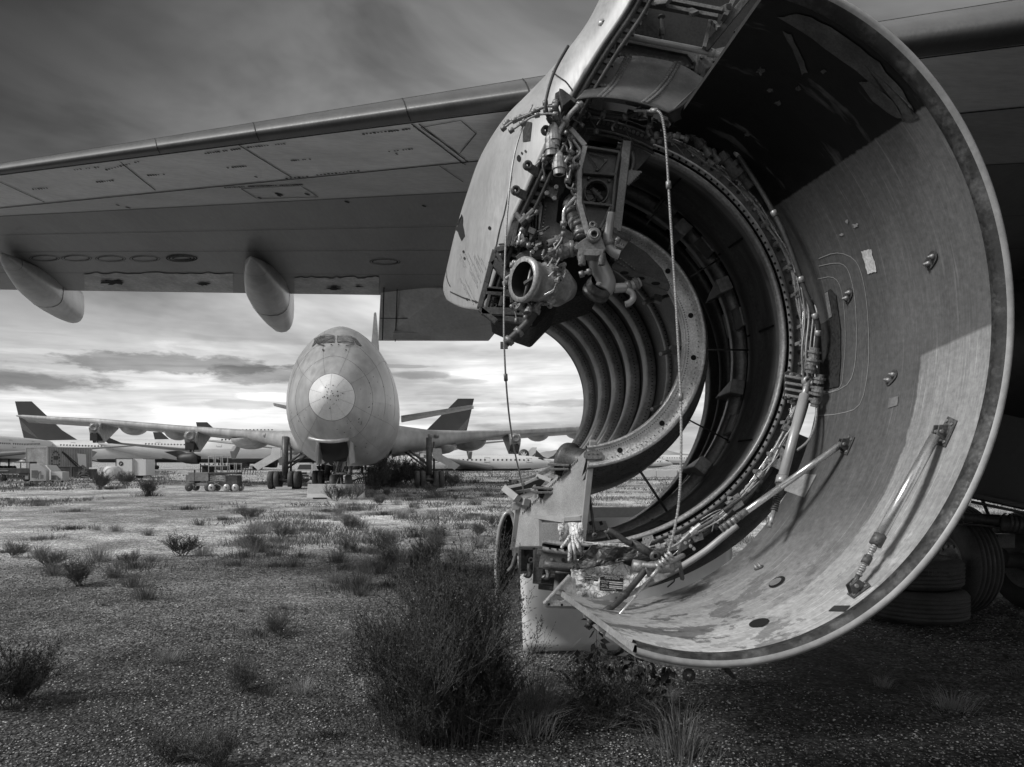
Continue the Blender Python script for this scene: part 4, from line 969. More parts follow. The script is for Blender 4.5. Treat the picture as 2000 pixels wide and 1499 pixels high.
# rounded intake frame standing further left
mb = MB()
def uu(s_, k):
    x = 980 + 0; pth_ = [(972, 1178), (970, 1100), (975, 1040), (984, 1010), (993, 1002), (1003, 1012), (1012, 1060), (1016, 1110)]
    q_ = crv([P(a, b, 6.6) for a, b in pth_], 5); return q_
q_ = uu(0, 0); mb.tube(q_, .02, 8, 0); 
mb.prism([v + Vector((0, .12, 0)) for v in q_], (0, .02, 0), 1)
n = len(q_); mb.add(q_ + [v + Vector((0, .5, 0)) for v in q_], [(i, i + 1, n + i + 1, n + i) for i in range(n - 1)], 0)
fo = mb.build('intake_frame', ['fair', 'black'])
tag(fo, 'dark arched metal frame standing behind the big brush, left of the pale cowl sheet', 'metal frame')
# ================================================================== pylon side: frames, pipes, left cowl
# ---- outboard cowl, seen from outside (closed half pushed out to the left)
RE = [(1262, -60, 3.9), (1228, 10, 3.95), (1175, 90, 4.0), (1128, 168, 4.05), (1098, 222, 4.1), (1060, 300, 4.15), (1028, 370, 4.2), (1000, 430, 4.25), (982, 492, 4.3), (962, 550, 4.35), (944, 607, 4.4)]
ME = [(1225, -60, 4.2), (1185, 30, 4.25), (1120, 110, 4.35), (1075, 175, 4.4), (1035, 235, 4.5), (995, 310, 4.6), (968, 380, 4.7), (945, 450, 4.75), (932, 510, 4.8), (922, 565, 4.85), (915, 600, 4.9)]
LE_ = [(1198, -60, 4.7), (1150, 45, 4.9), (1085, 135, 5.1), (1040, 180, 5.3), (985, 235, 5.5), (940, 305, 5.7), (912, 380, 5.8), (890, 450, 5.9), (876, 510, 6.0), (866, 560, 6.05), (872, 585, 6.1)]
BE = [(1230, -60, 5.5), (1190, 60, 5.8), (1120, 160, 6.2), (1080, 220, 6.5), (1030, 280, 6.8), (985, 340, 7.0), (960, 400, 7.1), (930, 460, 7.2), (925, 520, 7.3), (920, 570, 7.3), (905, 592, 7.3)]
ME = [(a - 16, b, c - .10) for a, b, c in ME]
cols = [[P(*q) for q in c] for c in (RE, ME, LE_, BE)]
rows = [crv([cols[c][i] for c in range(4)], 6) for i in range(len(RE))]
mb = MB(); cc = [crv([rows[i][j] for i in range(len(RE))], 5) for j in range(len(rows[0]))]
nn = len(cc[0]); mb.add([v for c in cc for v in c], [(j * nn + i, j * nn + i + 1, (j + 1) * nn + i + 1, (j + 1) * nn + i) for j in range(len(cc) - 1) for i in range(nn - 1)], 0, True)
m = mat('dull_cowl_paint', .37, .5, .15, .22, 1.4, .08, 30, .05, 6, stretch=(3, 1, .5)); M['cowl_out'] = m
oc = A(mb.build('outboard_cowl', 'cowl_out', solid=-.012))
def OC(u, v):
    j = max(0, min(len(cc) - 1.001, v)); i = max(0, min(nn - 1.001, u)); a, b = int(j), int(i); fj, fi = j - a, i - b
    return (cc[a][b] * (1 - fi) + cc[a][b + 1] * fi) * (1 - fj) + (cc[a + 1][b] * (1 - fi) + cc[a + 1][b + 1] * fi) * fj
def opx(px, py): return invert(OC, px, py, (0, nn - 1.01), (0, 13))
def odec(pts, name, m_, off=.004): return decal(pts, name, m_, off, oc, OC, opx)
odec(jag(subd([(896, 432), (903, 418), (905, 440), (908, 462), (902, 470), (895, 455)], 3), 1.2), 'torn_hole', 'hole')
odec([(957 + 3 * math.cos(a), 446 + 4 * math.sin(a)) for a in lin(0, 6, 8)], 'torn_hole', 'hole')
odec([(1022, 256), (1030, 238), (1040, 240), (1036, 276), (1022, 278)], 'vent_slot', 'black')
odec([(1014 + 4 * math.cos(a), 310 + 7 * math.sin(a)) for a in lin(0, 6, 8)], 'torn_hole', 'hole')
for (a, b) in ((962, 288), (968, 296), (1020, 300), (1027, 296), (906, 492), (908, 505), (913, 585), (930, 590)): odec([(a + 2 * math.cos(t), b + 3 * math.sin(t)) for t in lin(0, 6, 7)], 'rivet_hole', 'black')
sm = MB()
for l in ([(1000, 345), (985, 420), (970, 480), (955, 515)], [(925, 300), (895, 400), (882, 500), (880, 560)], [(880, 570), (915, 585), (945, 604)], [(1010, 480), (990, 482), (975, 478)], [(1080, 140), (1105, 160), (1118, 178)]):
    ribbon(sm, OC, [(a, b) + opx(a, b) for a, b in l], .008, .004)
A(sm.build('cowl_joint', 'seam'), oc)
sc2 = MB(); q = random.Random(11)
for i in range(26):
    x = q.uniform(895, 945); y = q.uniform(490, 560); dx = q.uniform(6, 16); l = [(x, y), (x + dx * .5, y + dx * 1.2), (x + dx, y + dx * 2.2)]
    if l[-1][1] < 596 and l[-1][0] < 955: ribbon(sc2, OC, [(a, b) + opx(a, b) for a, b in l], q.uniform(.003, .008), .003)
A(sc2.build('scrape', 'alu_lt'), oc)
# dark engine body behind everything on the pylon side
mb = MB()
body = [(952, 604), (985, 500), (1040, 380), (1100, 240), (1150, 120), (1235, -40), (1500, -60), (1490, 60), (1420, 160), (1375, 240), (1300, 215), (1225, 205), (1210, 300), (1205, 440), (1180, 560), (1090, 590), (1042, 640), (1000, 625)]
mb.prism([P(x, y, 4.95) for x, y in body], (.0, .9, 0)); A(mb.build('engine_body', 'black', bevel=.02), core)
mount = empty('pylon_mount'); A(mount)
def Am(o): o.parent = mount; return o
mount.matrix_parent_inverse = MV
# ribbed edge frame of the outboard cowl
mb = MB(); edge = crv([P(*q) for q in RE], 4)
for off, w_, mi in ((.004, .034, 0), (.035, .04, 0), (.085, .03, 0)):
    pth_ = [p + Vector((off, .02, -off * .25)) for p in edge]; mb.tube(pth_, w_ * .42, 6, mi)
for i in range(0, len(edge) - 1):
    p = edge[i]; mb.box(p + Vector((.06, .03, -.015)), (.09, .02, .02), Matrix.Rotation(R(20), 3, 'Y'), i % 2)
Am(mb.build('hinge_rail', ['frame', 'steel_dk']))
for (x, y, dx, dy) in ((498, 165, 60, 50), (392, 370, 60, 45), (322, 517, 60, 35)):
    mb = MB(); p = P(*Z5(x, y), 4.02); mb.lathe(p, (.3, -1, 0), [(-.012, .025), (.012, .025), (.014, .014), (.008, .009), (-.012, .009)], 20, 0)
    mb.prism([p + Vector((.0, 0, .022)), p + Vector((.0, 0, -.022)), P(*Z5(x + dx, y + dy + 20), 4.05), P(*Z5(x + dx + 10, y + dy - 30), 4.05)], (0, .03, 0), 0)
    Am(mb.build('hinge_lug', 'steel_dk', bevel=.003))
mb = MB()      # lower end frame
for a, b, w_ in (((200, 870), (150, 1060), .03), ((150, 1060), (110, 1210), .03), ((200, 872), (270, 855), .03), ((190, 930), (290, 1060), .045), ((150, 1100), (255, 1105), .03), ((110, 1210), (210, 1290), .03), ((120, 1225), (430, 1235), .04), ((250, 1270), (420, 1290), .03), ((150, 1110), (330, 1130), .04), ((260, 1085), (230, 1200), .02), ((330, 1240), (380, 1150), .02), ((390, 1250), (430, 1170), .02), ((170, 1130), (150, 1210), .018), ((290, 1000), (300, 1180), .02), ((205, 880), (250, 960), .02),
             ((270, 850), (330, 650), .03), ((300, 850), (345, 660), .02), ((330, 650), (480, 340), .03), ((355, 665), (500, 350), .02), ((330, 700), (395, 700), .03)):
    mb.beam(P(*Z5(*a), 4.28), P(*Z5(*b), 4.28), w_, .05)
for i in range(16): mb.bolt(P(*Z5(340 + 9.5 * i, 640 - 19 * i), 4.25), (0, -1, 0), .008)
for i in range(8): mb.lathe(P(*Z5(*q.choice([(170, 1130), (200, 1135), (230, 1150), (185, 1180), (400, 1190)])), 4.3) + Vector((q.uniform(-.03, .03), 0, q.uniform(-.03, .03))), (q.uniform(-1, 1), -1, q.uniform(-1, 1)), [(0, .015), (.03, .015), (.03, .008)], 8)
mb.prism([P(*Z5(x, y), 4.42) for x, y in ((205, 880), (300, 860), (330, 1000), (250, 1090), (440, 1230), (300, 1280), (215, 1285), (112, 1215), (155, 1070))], (0, .03, 0), 1)
Am(mb.build('end_frame', ['frame', 'black'], bevel=.003))
mb = MB()      # heat exchanger block with its slots
ex = [(405, 660), (470, 590), (480, 610), (450, 830), (400, 850)]
mb.prism([P(*Z5(x, y), 4.3) for x, y in ex], (0, .06, 0), 0)
for i in range(8):
    for j in range(3):
        c = P(*Z5(412 + j * 18 + 3 * i * -.3 + 5, 680 + i * 21 - j * 14), 4.29); mb.box(c, (.011, .02, .022), None, 1)
Am(mb.build('heat_exchanger', ['alu', 'hole']))
mb = MB()      # dark sheet structure left of the arm
mb.prism([P(*Z5(x, y), 4.28) for x, y in ((482, 350), (505, 340), (560, 402), (622, 440), (605, 520), (575, 560), (560, 700), (660, 770), (655, 815), (480, 830), (400, 875), (395, 850), (455, 800), (485, 610), (500, 480))], (0, .05, 0), 0)
mb.prism([P(*Z5(x, y), 4.26) for x, y in ((320, 905), (350, 880), (600, 780), (660, 790), (655, 870), (520, 905), (400, 905), (340, 930))], (0, .06, 0), 0)
mb.prism([P(*Z5(x, y), 4.22) for x, y in ((495, 490), (575, 505), (565, 540), (545, 575), (520, 550), (490, 540))], (0, .02, 0), 1)
for (x, y) in ((505, 535), (560, 500), (550, 565), (470, 770), (440, 860), (420, 880)): mb.bolt(P(*Z5(x, y), 4.2), (0, -1, 0), .014, .012, 1)
for i in range(10): mb.bolt(P(*Z5(498 - 2.5 * i, 610 + 20 * i), 4.27), (0, -1, 0), .005, .005, 1)
Am(mb.build('sheet_structure', ['frame', 'steel'], bevel=.004))
# big mount arm
AO = [(640, 168), (728, 262), (805, 275), (930, 298), (925, 330), (905, 430), (885, 640), (835, 760), (745, 785), (690, 605), (690, 400), (722, 275)]
hole = [P(*Z5(795 + 62 * math.cos(a), 527 + 62 * math.sin(a)), 4.16) for a in lin(0, 2 * PI, 25)[:-1]]
mb = MB(); mb.holed([P(*Z5(x, y), 4.16) for x, y in AO[1:]], [hole], (0, .02, 0), 0)
def rib(a, b, w_=.02, d=.05, mi=0): mb.beam(P(*Z5(*a), 4.145), P(*Z5(*b), 4.145), w_, d, mi)
for a, b in (((726, 268), (692, 405)), ((692, 400), (692, 605)), ((692, 600), (742, 782)), ((640, 168), (726, 268))): rib(a, b, .028, .07, 1)
for a, b in (((928, 300), (905, 430)), ((905, 430), (886, 640)), ((886, 640), (825, 760)), ((728, 268), (928, 300)), ((715, 418), (900, 432)), ((705, 592), (885, 612)), ((712, 600), (760, 740)), ((875, 620), (815, 745))): rib(a, b, .014, .045, 0)
mb.lathe(P(*Z5(795, 527), 4.14), (0, -1, 0), [(-.02, .068), (.008, .068), (.008, .060), (-.02, .060)], 28, 0)
for a, b in (((745, 305), (810, 395)), ((810, 395), (850, 345)), ((750, 295), (860, 330))): rib(a, b, .006, .008, 0)
for (x, y) in ((800, 395), (848, 343), (750, 445), (730, 560), (870, 460)): mb.bolt(P(*Z5(x, y), 4.15), (0, -1, 0), .01)
Am(mb.build('mount_arm', ['steel_dk', 'alu'], bevel=.003))
mb = MB()      # clevis and foot
mb.lathe(P(*Z5(782, 775), 4.05), (0, -1, 0), [(-.06, .038), (.0, .038), (.004, .034), (.004, .026), (.012, .024), (.012, .016), (-.03, .014)], 24, 0)
mb.lathe(P(*Z5(772, 718), 4.08), (0, -1, 0), [(-.02, .019), (.008, .019), (.008, .008), (-.02, .008)], 16, 0)
mb.beam(P(*Z5(776, 715), 4.1), P(*Z5(780, 770), 4.1), .04, .03, 0)
mb.prism([P(*Z5(x, y), 4.08) for x, y in ((665, 845), (700, 815), (738, 790), (760, 750), (810, 760), (830, 800), (850, 862), (840, 872), (672, 862))], (0, .05, 0), 0)
mb.prism([P(*Z5(x, y), 4.04) for x, y in ((690, 860), (840, 862), (835, 888), (800, 900), (690, 895))], (0, .1, 0), 0)
for x in (710, 825): mb.lathe(P(*Z5(x, 900), 4.06), (0, 0, -1), [(-.01, .022), (.05, .02), (.05, .01)], 10, 0)
Am(mb.build('clevis', 'steel', bevel=.004))
def pipe(pts, r, mt, Y=4.2, name='bleed_duct', bands=(), seg=16):
    mb = MB(); path = crv([P(*Z5(*p[:2]), p[2] if len(p) > 2 else Y) for p in pts], 6); mb.tube(path, r, seg)
    n = len(path)
    for f in bands:
        i = max(1, min(n - 2, int(f * (n - 1)))); mb.lathe(path[i], path[i + 1] - path[i - 1], [(-.014, r), (-.012, r + .008), (.012, r + .008), (.014, r)], seg, 1)
    return Am(mb.build(name, [mt, 'steel']))
pipe([(790, 895), (805, 950), (840, 1020), (852, 1065), (835, 1100)], .053, 'fair', 4.2, bands=())
mb = MB(); c = P(*Z5(806, 1088), 4.22); ax_ = (P(*Z5(770, 1150), 4.28) - c)
mb.lathe(c, ax_, [(-.04, .062), (-.01, .074), (.0, .074), (.01, .066), (.022, .066), (.026, .077), (.042, .077), (.042, .062), (.0, .058), (.0, .001)], 30); Am(mb.build('duct_flange', 'steel_dk'))
pipe([(735, 545, 4.3), (680, 560, 4.28), (640, 590, 4.25), (640, 640, 4.22), (672, 690, 4.2), (695, 740, 4.18), (708, 800, 4.16)], .038, 'steel_dk', bands=(.55, .7, .8, .93))
pipe([(880, 650), (868, 720), (860, 800), (870, 850), (895, 880), (930, 895)], .026, 'fair', 4.14, bands=(.5,))
pipe([(700, 860), (640, 860), (600, 880), (560, 880)], .037, 'steel', 4.18, bands=(.3, .8))
pipe([(1050, 1052), (1000, 1075), (965, 1085), (900, 1090)], .028, 'fair', 4.4, bands=(.2, .5))
pipe([(975, 1100), (1005, 1120), (1010, 1150), (990, 1175), (965, 1185)], .018, 'fair', 4.38)
pipe([(430, 1150), (440, 1210), (400, 1280), (340, 1345), (262, 1415)], .022, 'hose_dk', 4.1, 'drain_hose', bands=(.3, .75, .93))
mb = MB(); mb.box(P(*Z5(254, 1425), 4.1), (.04, .03, .035)); mb.tube([P(*Z5(240, 1435), 4.1), P(*Z5(275, 1412), 4.1)], .015, 8); Am(mb.build('hose_end', 'frame'))
# butterfly valve
mb = MB(); c = P(*Z5(370, 1040), 4.0); ax_ = Vector((-.80, -.62, .02)).normalized()
mb.lathe(c, ax_, [(.012, .092), (.012, .118), (-.012, .120), (-.03, .112), (-.03, .100), (-.12, .10), (-.125, .112), (-.15, .112), (-.155, .1), (-.24, .105), (-.32, .06), (-.32, .01)], 36, 0)
mb.lathe(c, ax_, [(.012, .092), (-.05, .088), (-.09, .09), (-.09, .001)], 36, 1)
mb.tube([c + ax_ * -.03 + Vector((-.02, 0, -.085)), c + ax_ * -.03 + Vector((.02, 0, .085))], .008, 8, 2); mb.beam(c + Vector((0, 0, -.02)), c + Vector((.09, .0, .04)), .012, .03, 2)
u_ = ax_.orthogonal().normalized(); w_ = ax_.cross(u_)
for k in range(10):
    a = 2 * PI * k / 10; mb.bolt(c - ax_ * .13 + (u_ * math.cos(a) + w_ * math.sin(a)) * .118, ax_, .009, .02, 2)
for k in range(14):
    a = q.uniform(-1.5, 3.4); p = c - ax_ * q.uniform(.02, .2) + (u_ * math.cos(a) + w_ * math.sin(a)) * q.uniform(.12, .16); mb.lathe(p, (q.uniform(-1, 1), -.5, q.uniform(-1, 1)), [(0, .014), (.03, .014), (.03, .02), (.045, .02), (.045, .006)], 9, 2, False)
for k in range(6):
    a0 = q.uniform(-1, 3); pts = [c - ax_ * (.04 + .03 * i) + (u_ * math.cos(a0 + .25 * i) + w_ * math.sin(a0 + .25 * i)) * (.15 + .02 * (i % 2)) for i in range(5)]; mb.tube(crv(pts), .005, 6, 3)
Am(mb.build('butterfly_valve', ['alu', 'black', 'steel', 'rod'], bevel=0))
# channel post and gussets right of the arm
mb = MB()
mb.beam(P(*Z5(972, 235), 4.2), P(*Z5(912, 760), 4.2), .045, .05, 1); mb.beam(P(*Z5(945, 280), 4.22), P(*Z5(885, 740), 4.22), .02, .05, 0); mb.beam(P(*Z5(995, 250), 4.24), P(*Z5(935, 700), 4.24), .012, .06, 0)
mb.prism([P(*Z5(x, y), 4.26) for x, y in ((975, 262), (1000, 248), (1115, 305), (1105, 320), (1050, 380), (1000, 425), (960, 470))], (0, .015, 0), 0)
mb.prism([P(*Z5(x, y), 4.22) for x, y in ((985, 395), (1060, 402), (1000, 470), (948, 500), (950, 485))], (0, .012, 0), 1)
mb.tube(crv([P(*Z5(*p), 4.24) for p in ((1000, 290), (1010, 330), (1005, 380), (985, 430))]), .014, 8, 1)
mb.beam(P(*Z5(940, 510), 4.2), P(*Z5(1040, 440), 4.3), .015, .02, 0); mb.beam(P(*Z5(885, 750), 4.16), P(*Z5(985, 800), 4.3), .03, .03, 1)
for i in range(8): mb.bolt(P(*Z5(1055 - 10 * i, 412 + 10 * i), 4.21), (0, -1, 0), .006, .006, 1)
Am(mb.build('channel_post', ['steel_dk', 'steel'], bevel=.002))
# curved beams above the arm
mb = MB()
for (y0, r, mi) in ((150, .012, 1), (178, .010, 0), (118, .034, 0), (60, .010, 0)):
    mb.tube(crv([P(*Z5(x, y), 4.3) for x, y in ((610, y0), (720, y0 + 2), (850, y0 + 18), (960, y0 + 48), (1080, y0 + 95), (1130, y0 + 120))]), r, 8, mi)
for i in range(20):
    f = i / 19; mb.bolt(P(*Z5(640 + 470 * f, 100 + 8 * f + 110 * f * f), 4.24), (0, -1, 0), .01, .008, 1)
Am(mb.build('arch_beam', ['frame', 'steel']))
hoses = [([(705, 8), (650, 60), (600, 130), (572, 190), (560, 250), (566, 300), (575, 385)], .021, 'hose', 4.0), ([(690, 20), (640, 90), (590, 160), (566, 215), (545, 250), (530, 300)], .017, 'hose_dk', 4.02), ([(560, 0), (540, 60), (560, 120), (600, 160)], .022, 'hose_dk', 4.05),
         ([(245, 158), (300, 115), (400, 70), (480, 30), (560, 22)], .010, 'hose', 3.95), ([(255, 135), (330, 95), (420, 60), (500, 25), (560, 10)], .010, 'hose_dk', 3.97), ([(290, 170), (350, 130), (420, 85), (500, 68), (560, 72)], .009, 'hose', 3.95), ([(262, 120), (360, 92), (470, 70), (560, 85)], .008, 'hose_dk', 3.98),
         ([(495, 0), (500, 60), (530, 120), (560, 170)], .011, 'hose_dk', 4.0), ([(720, 35), (800, 60), (870, 80), (960, 85), (1010, 70), (1060, 45)], .022, 'hose_dk', 4.15), ([(1110, 60), (1105, 130), (1130, 190), (1180, 180), (1200, 120)], .018, 'hose_dk', 4.15), ([(1200, 205), (1260, 195), (1330, 215)], .018, 'fair', 4.15), ([(1100, 160), (1120, 220), (1170, 225)], .016, 'hose_dk', 4.18)]
for pts, r, mt, Y in hoses: pipe(pts, r * .6, mt, Y, 'cut_hose', bands=(.05, .3, .6, .96))
# thin hydraulic lines with elbows
for pts in ([(620, 170), (650, 260), (640, 300), (690, 390)], [(640, 200), (700, 290), (660, 340), (690, 385)], [(610, 380), (625, 420), (622, 490), (660, 510), (690, 520)], [(690, 540), (640, 590), (605, 640), (603, 740)], [(603, 760), (590, 810), (550, 870), (530, 915), (545, 940)], [(570, 180), (640, 190), (700, 230)], [(610, 330), (650, 330), (700, 330)], [(655, 290), (610, 360), (615, 400)],
            [(320, 1000), (285, 1020), (262, 1040), (265, 1070)], [(300, 960), (310, 930), (330, 950)], [(340, 830), (345, 780), (365, 740)], [(360, 820), (390, 830), (400, 845)], [(700, 1010), (760, 990)], [(625, 470), (640, 400), (655, 380)], [(900, 870), (905, 830), (925, 800)]):
    pipe(pts, q.uniform(.006, .011), q.choice(['rod', 'steel', 'alu', 'hose']), q.uniform(4.08, 4.14), 'hydraulic_line', bands=(.1, .9), seg=8)
for i in range(54):    # small unions, blocks and clamps
    x, y = q.choice([(q.uniform(600, 690), q.uniform(180, 520)), (q.uniform(340, 440), q.uniform(640, 870)), (q.uniform(480, 720), q.uniform(780, 1000)), (q.uniform(420, 560), q.uniform(950, 1180)), (q.uniform(1000, 1330), q.uniform(30, 210)), (q.uniform(470, 570), q.uniform(200, 400)), (q.uniform(740, 850), q.uniform(470, 590))])
    mb = MB(); p = P(*Z5(x, y), q.uniform(4.16, 4.3)); rd = q.uniform(.010, .026); d = (q.uniform(-1, 1), q.uniform(-.5, .5), q.uniform(-1, 1))
    if i % 4: mb.lathe(p, d, [(-rd * 2, rd * .5), (-rd * 2, rd), (-rd * .6, rd), (-rd * .6, rd * 1.3), (0, rd * 1.3), (0, rd * .8), (rd * 2, rd * .8), (rd * 2, rd * .3)], 10, 0, False)
    else: mb.box(p, (rd * 3, rd * 2, rd * 2.4), Matrix.Rotation(q.uniform(0, 3), 3, 'Y'))
    Am(mb.build('coupling', q.choice(['steel', 'steel_dk', 'frame', 'frame', 'alu'])))
for i in range(34):    # loose wiring and small lines in the gaps
    x, y = q.choice([(q.uniform(590, 690), q.uniform(180, 480)), (q.uniform(330, 460), q.uniform(620, 860)), (q.uniform(470, 640), q.uniform(700, 980)), (q.uniform(640, 1080), q.uniform(60, 200)), (q.uniform(470, 560), q.uniform(180, 420)), (q.uniform(280, 420), q.uniform(880, 1200))])
    dx, dy = q.uniform(-70, 70), q.uniform(30, 130)
    pipe([(x, y), (x + dx * .3 + q.uniform(-15, 15), y + dy * .35), (x + dx * .6 + q.uniform(-15, 15), y + dy * .7), (x + dx, y + dy)], q.uniform(.003, .0075), q.choice(['hose_dk', 'frame', 'steel', 'hose', 'rod', 'frame']), q.uniform(4.1, 4.24), 'loose_wire', bands=(.1, .9) if i % 2 else (), seg=6)
# connectors hanging under the hinge
for (x, y, s_) in ((528, 270, 1), (575, 380, .8), (545, 215, .6)):
    mb = MB(); mb.lathe(P(*Z5(x, y), 4.0), (.05, 0, -1), [(-.08, .018), (-.05, .03), (-.02, .03), (-.02, .036), (.01, .036), (.01, .03), (.04, .03), (.04, .02)], 14, 0, False); Am(mb.build('coupling', 'alu'))
# ---- top box: riveted bulkhead, curved scorched panel, tube and braces
mb = MB()
mb.prism([P(*Z6(x, y), 4.35) for x, y in ((380, 200), (480, 200), (560, 235), (750, 260), (1000, 320), (1110, 340), (1085, 380), (1010, 420), (1000, 500), (820, 420), (620, 370), (380, 370))], (0, .03, 0), 0)
for i in range(15):
    f = i / 14; mb.bolt(P(*Z6(500 + 430 * f, 333 + 4 * f + 74 * f * f), 4.345), (0, -1, 0), .009, .010, 1, 10)
for i in range(7): mb.bolt(P(*Z6(385 - 2 * i + (6 if i % 2 else 0), 215 + 19 * i), 4.345), (0, -1, 0), .012, .012, 1, 8)
for (x, y) in ((420, 225), (435, 335), (970, 440), (985, 345), (1060, 365)): mb.bolt(P(*Z6(x, y), 4.345), (0, -1, 0), .012, .012, 1, 8)
for a, b in (((470, 205), (455, 345)), ((490, 240), (480, 345)), ((960, 340), (950, 450)), ((380, 205), (400, 350)), ((500, 250), (900, 330)), ((900, 330), (940, 380))): mb.beam(P(*Z6(*a), 4.33), P(*Z6(*b), 4.33), .014, .03, 0)
Am(mb.build('bulkhead', ['frame', 'steel_dk'], bevel=.002))
mb = MB()
top = crv([P(*Z6(x, y), 4.22) for x, y in ((372, 368), (500, 345), (640, 347), (850, 392), (1003, 482))], 6)
bot = crv([P(*Z6(x, y), 3.98) for x, y in ((232, 604), (330, 592), (470, 598), (640, 632), (790, 684))], 6)
n = len(top); K = 8
def pan(i, f): p = top[i].lerp(bot[i], f); p.z -= .03 * math.sin(PI * f); return p
mb.add([pan(i, k / K) for i in range(n) for k in range(K + 1)], [(i * (K + 1) + k, i * (K + 1) + k + 1, (i + 1) * (K + 1) + k + 1, (i + 1) * (K + 1) + k) for i in range(n - 1) for k in range(K)], 0, True)
mb.add([top[-1], top[-1] + Vector((0, .1, -.12)), bot[-1] + Vector((.05, .1, 0)), bot[-1]], [(0, 1, 2, 3)], 0)
for fx in (.33, .72):
    for k in range(22):
        for s_ in (-.012, .012):
            i = int(fx * (n - 1)); p = pan(i, k / 22.) + Vector((s_ + .02, -.004, 0)); mb.bolt(p, (0, -1, -.4), .0045, .004, 1)
for k in range(14): mb.bolt(pan(2 + k // 3, .55 + .003 * k) + Vector((.02 * (k % 3), -.004, 0)), (0, -1, -.4), .0045, .004, 1)
Am(mb.build('scorched_panel', ['frame', 'steel'], solid=-.006))
mb = MB(); pth_ = crv([P(*Z6(x, y), 4.12) for x, y in ((395, 180), (470, 200), (620, 235), (800, 270), (1010, 312), (1080, 330), (1115, 345), (1135, 368))], 6)
mb.tube(pth_, .0165, 14)
for j in (7, 26): mb.lathe(pth_[j], pth_[j + 1] - pth_[j - 1], [(-.018, .017), (-.018, .022), (.018, .022), (.018, .017)], 14)
mb.lathe(P(*Z6(392, 145), 4.05), (.2, -1, 0), [(-.02, .022), (.012, .022), (.012, .014), (.018, .013), (.018, .007), (0, .006)], 18); mb.lathe(P(*Z6(410, 183), 4.08), (-.3, -1, 0), [(-.02, .022), (.012, .022), (.012, .016), (-.012, .016)], 18)
Am(mb.build('cross_tube', 'fair'))
mb = MB()
for a, b, w_, d in (((480, 195), (605, -30), .032, .04), ((1005, 300), (1275, -30), .036, .04), ((600, 15), (1085, 105), .02, .03), ((745, -5), (1115, 68), .02, .03), ((880, 50), (950, 85), .04, .02), ((700, 20), (790, 10), .05, .02), ((1040, 120), (1000, 290), .02, .02), ((1045, 120), (1090, 175), .02, .02), ((1110, 60), (1150, 40), .03, .03), ((1180, -10), (1120, 110), .025, .04)):
    mb.beam(P(*Z6(*a), 4.1), P(*Z6(*b), 4.0), w_, d)
mb.lathe(P(*Z6(745, 170), 4.2), (0, 0, 1), [(-.08, .01), (-.04, .01), (-.04, .015), (0, .015), (0, .01), (.05, .01), (.06, .022), (.065, .022)], 12)
Am(mb.build('brace', 'frame', bevel=.003))
mb = MB(); mb.prism([P(*Z6(x, y), 4.1) for x, y in ((1296, 42), (1345, -20), (1480, -20), (1420, 70), (1395, 85), (1370, 103), (1350, 95))], (0, .02, 0))
for (x, y) in ((1325, 55), (1345, 80), (1385, 60), (1390, 75), (1350, 30), (1410, 30)): mb.bolt(P(*Z6(x, y), 4.095), (0, -1, 0), .012, .01)
mb.prism([P(*Z6(x, y), 4.1) for x, y in ((1150, 260), (1225, 255), (1215, 285), (1150, 365), (1110, 330), (1140, 300))], (0, .02, 0))
mb.prism([P(*Z6(x, y), 4.12) for x, y in ((1180, 185), (1215, 155), (1270, 165), (1285, 185), (1270, 200), (1200, 200))], (0, .02, 0))
for (x, y) in ((1240, 185), (1265, 180), (1180, 285), (1165, 305)): mb.bolt(P(*Z6(x, y), 4.095), (0, -1, 0), .012, .01)
Am(mb.build('attach_plate', 'steel_dk', bevel=.002))
mb = MB()      # crushed honeycomb edge, bright
mb.prism([P(*Z6(x, y), 4.3) for x, y in ((205, 440), (340, 200), (400, 208), (382, 350), (235, 600), (215, 560))], (0, .05, 0), 1)
for i in range(90):
    f = q.random(); g = q.random(); a = Vector((*Z6(225 + 130 * f, 540 - 310 * f), 0)); x = 225 + 125 * f + 45 * g * (1 - .3 * f); y = 545 - 320 * f + 45 * g
    mb.lathe(P(*Z6(x, y), 4.27 + q.uniform(-.01, .02)), (q.uniform(-.6, .6), -1, q.uniform(-.6, .6)), [(-.014, .012), (.008, .013), (.01, .010), (-.008, .009)], 8, 0)
Am(mb.build('crushed_core', ['alu', 'steel_dk']))
mb = MB(); mb.prism([P(*Z6(x, y), 4.0) for x, y in ((130, 530), (150, 535), (235, 600), (225, 620), (200, 600), (150, 640), (130, 560))], (0, .08, 0)); mb.prism([P(*Z6(x, y), 4.05) for x, y in ((105, 560), (130, 545), (125, 640), (150, 720), (140, 750), (110, 650))], (0, .05, 0)); Am(mb.build('hinge_fitting', 'frame', bevel=.003))
# ---- dangling cables
def cable(pts, r, mt, label=None, ribs=0, ends=()):
    mb = MB(); path = crv([P(*p) for p in pts], 8); mb.tube(path, r, 8)
    if ribs:
        tot = 0
        for i in range(len(path) - 1):
            a, b = path[i], path[i + 1]; k = max(1, int((b - a).length / .012))
            for j in range(k): mb.lathe(a.lerp(b, j / k), b - a, [(-.003, r), (0, r * 1.35), (.003, r)], 8, 0, False)
    for f in ends:
        i = min(len(path) - 2, int(f * (len(path) - 1))); mb.lathe(path[i], path[i + 1] - path[i], [(-.02, r * 1.2), (-.018, r * 2.2), (.018, r * 2.2), (.02, r * 1.2)], 10, 1)
    o = mb.build('hanging_cable', [mt, 'steel']); Am(o); return o
cable([(1040, 205, 4.0), (1015, 265, 3.95), (1000, 330, 3.92), (990, 430, 3.9), (985, 560, 3.9), (985, 680, 3.92), (992, 790, 4.1), (1003, 870, 4.5), (1016, 930, 4.9), (1024, 965, 5.3)], .0048, 'hose', ends=(.08, .62))
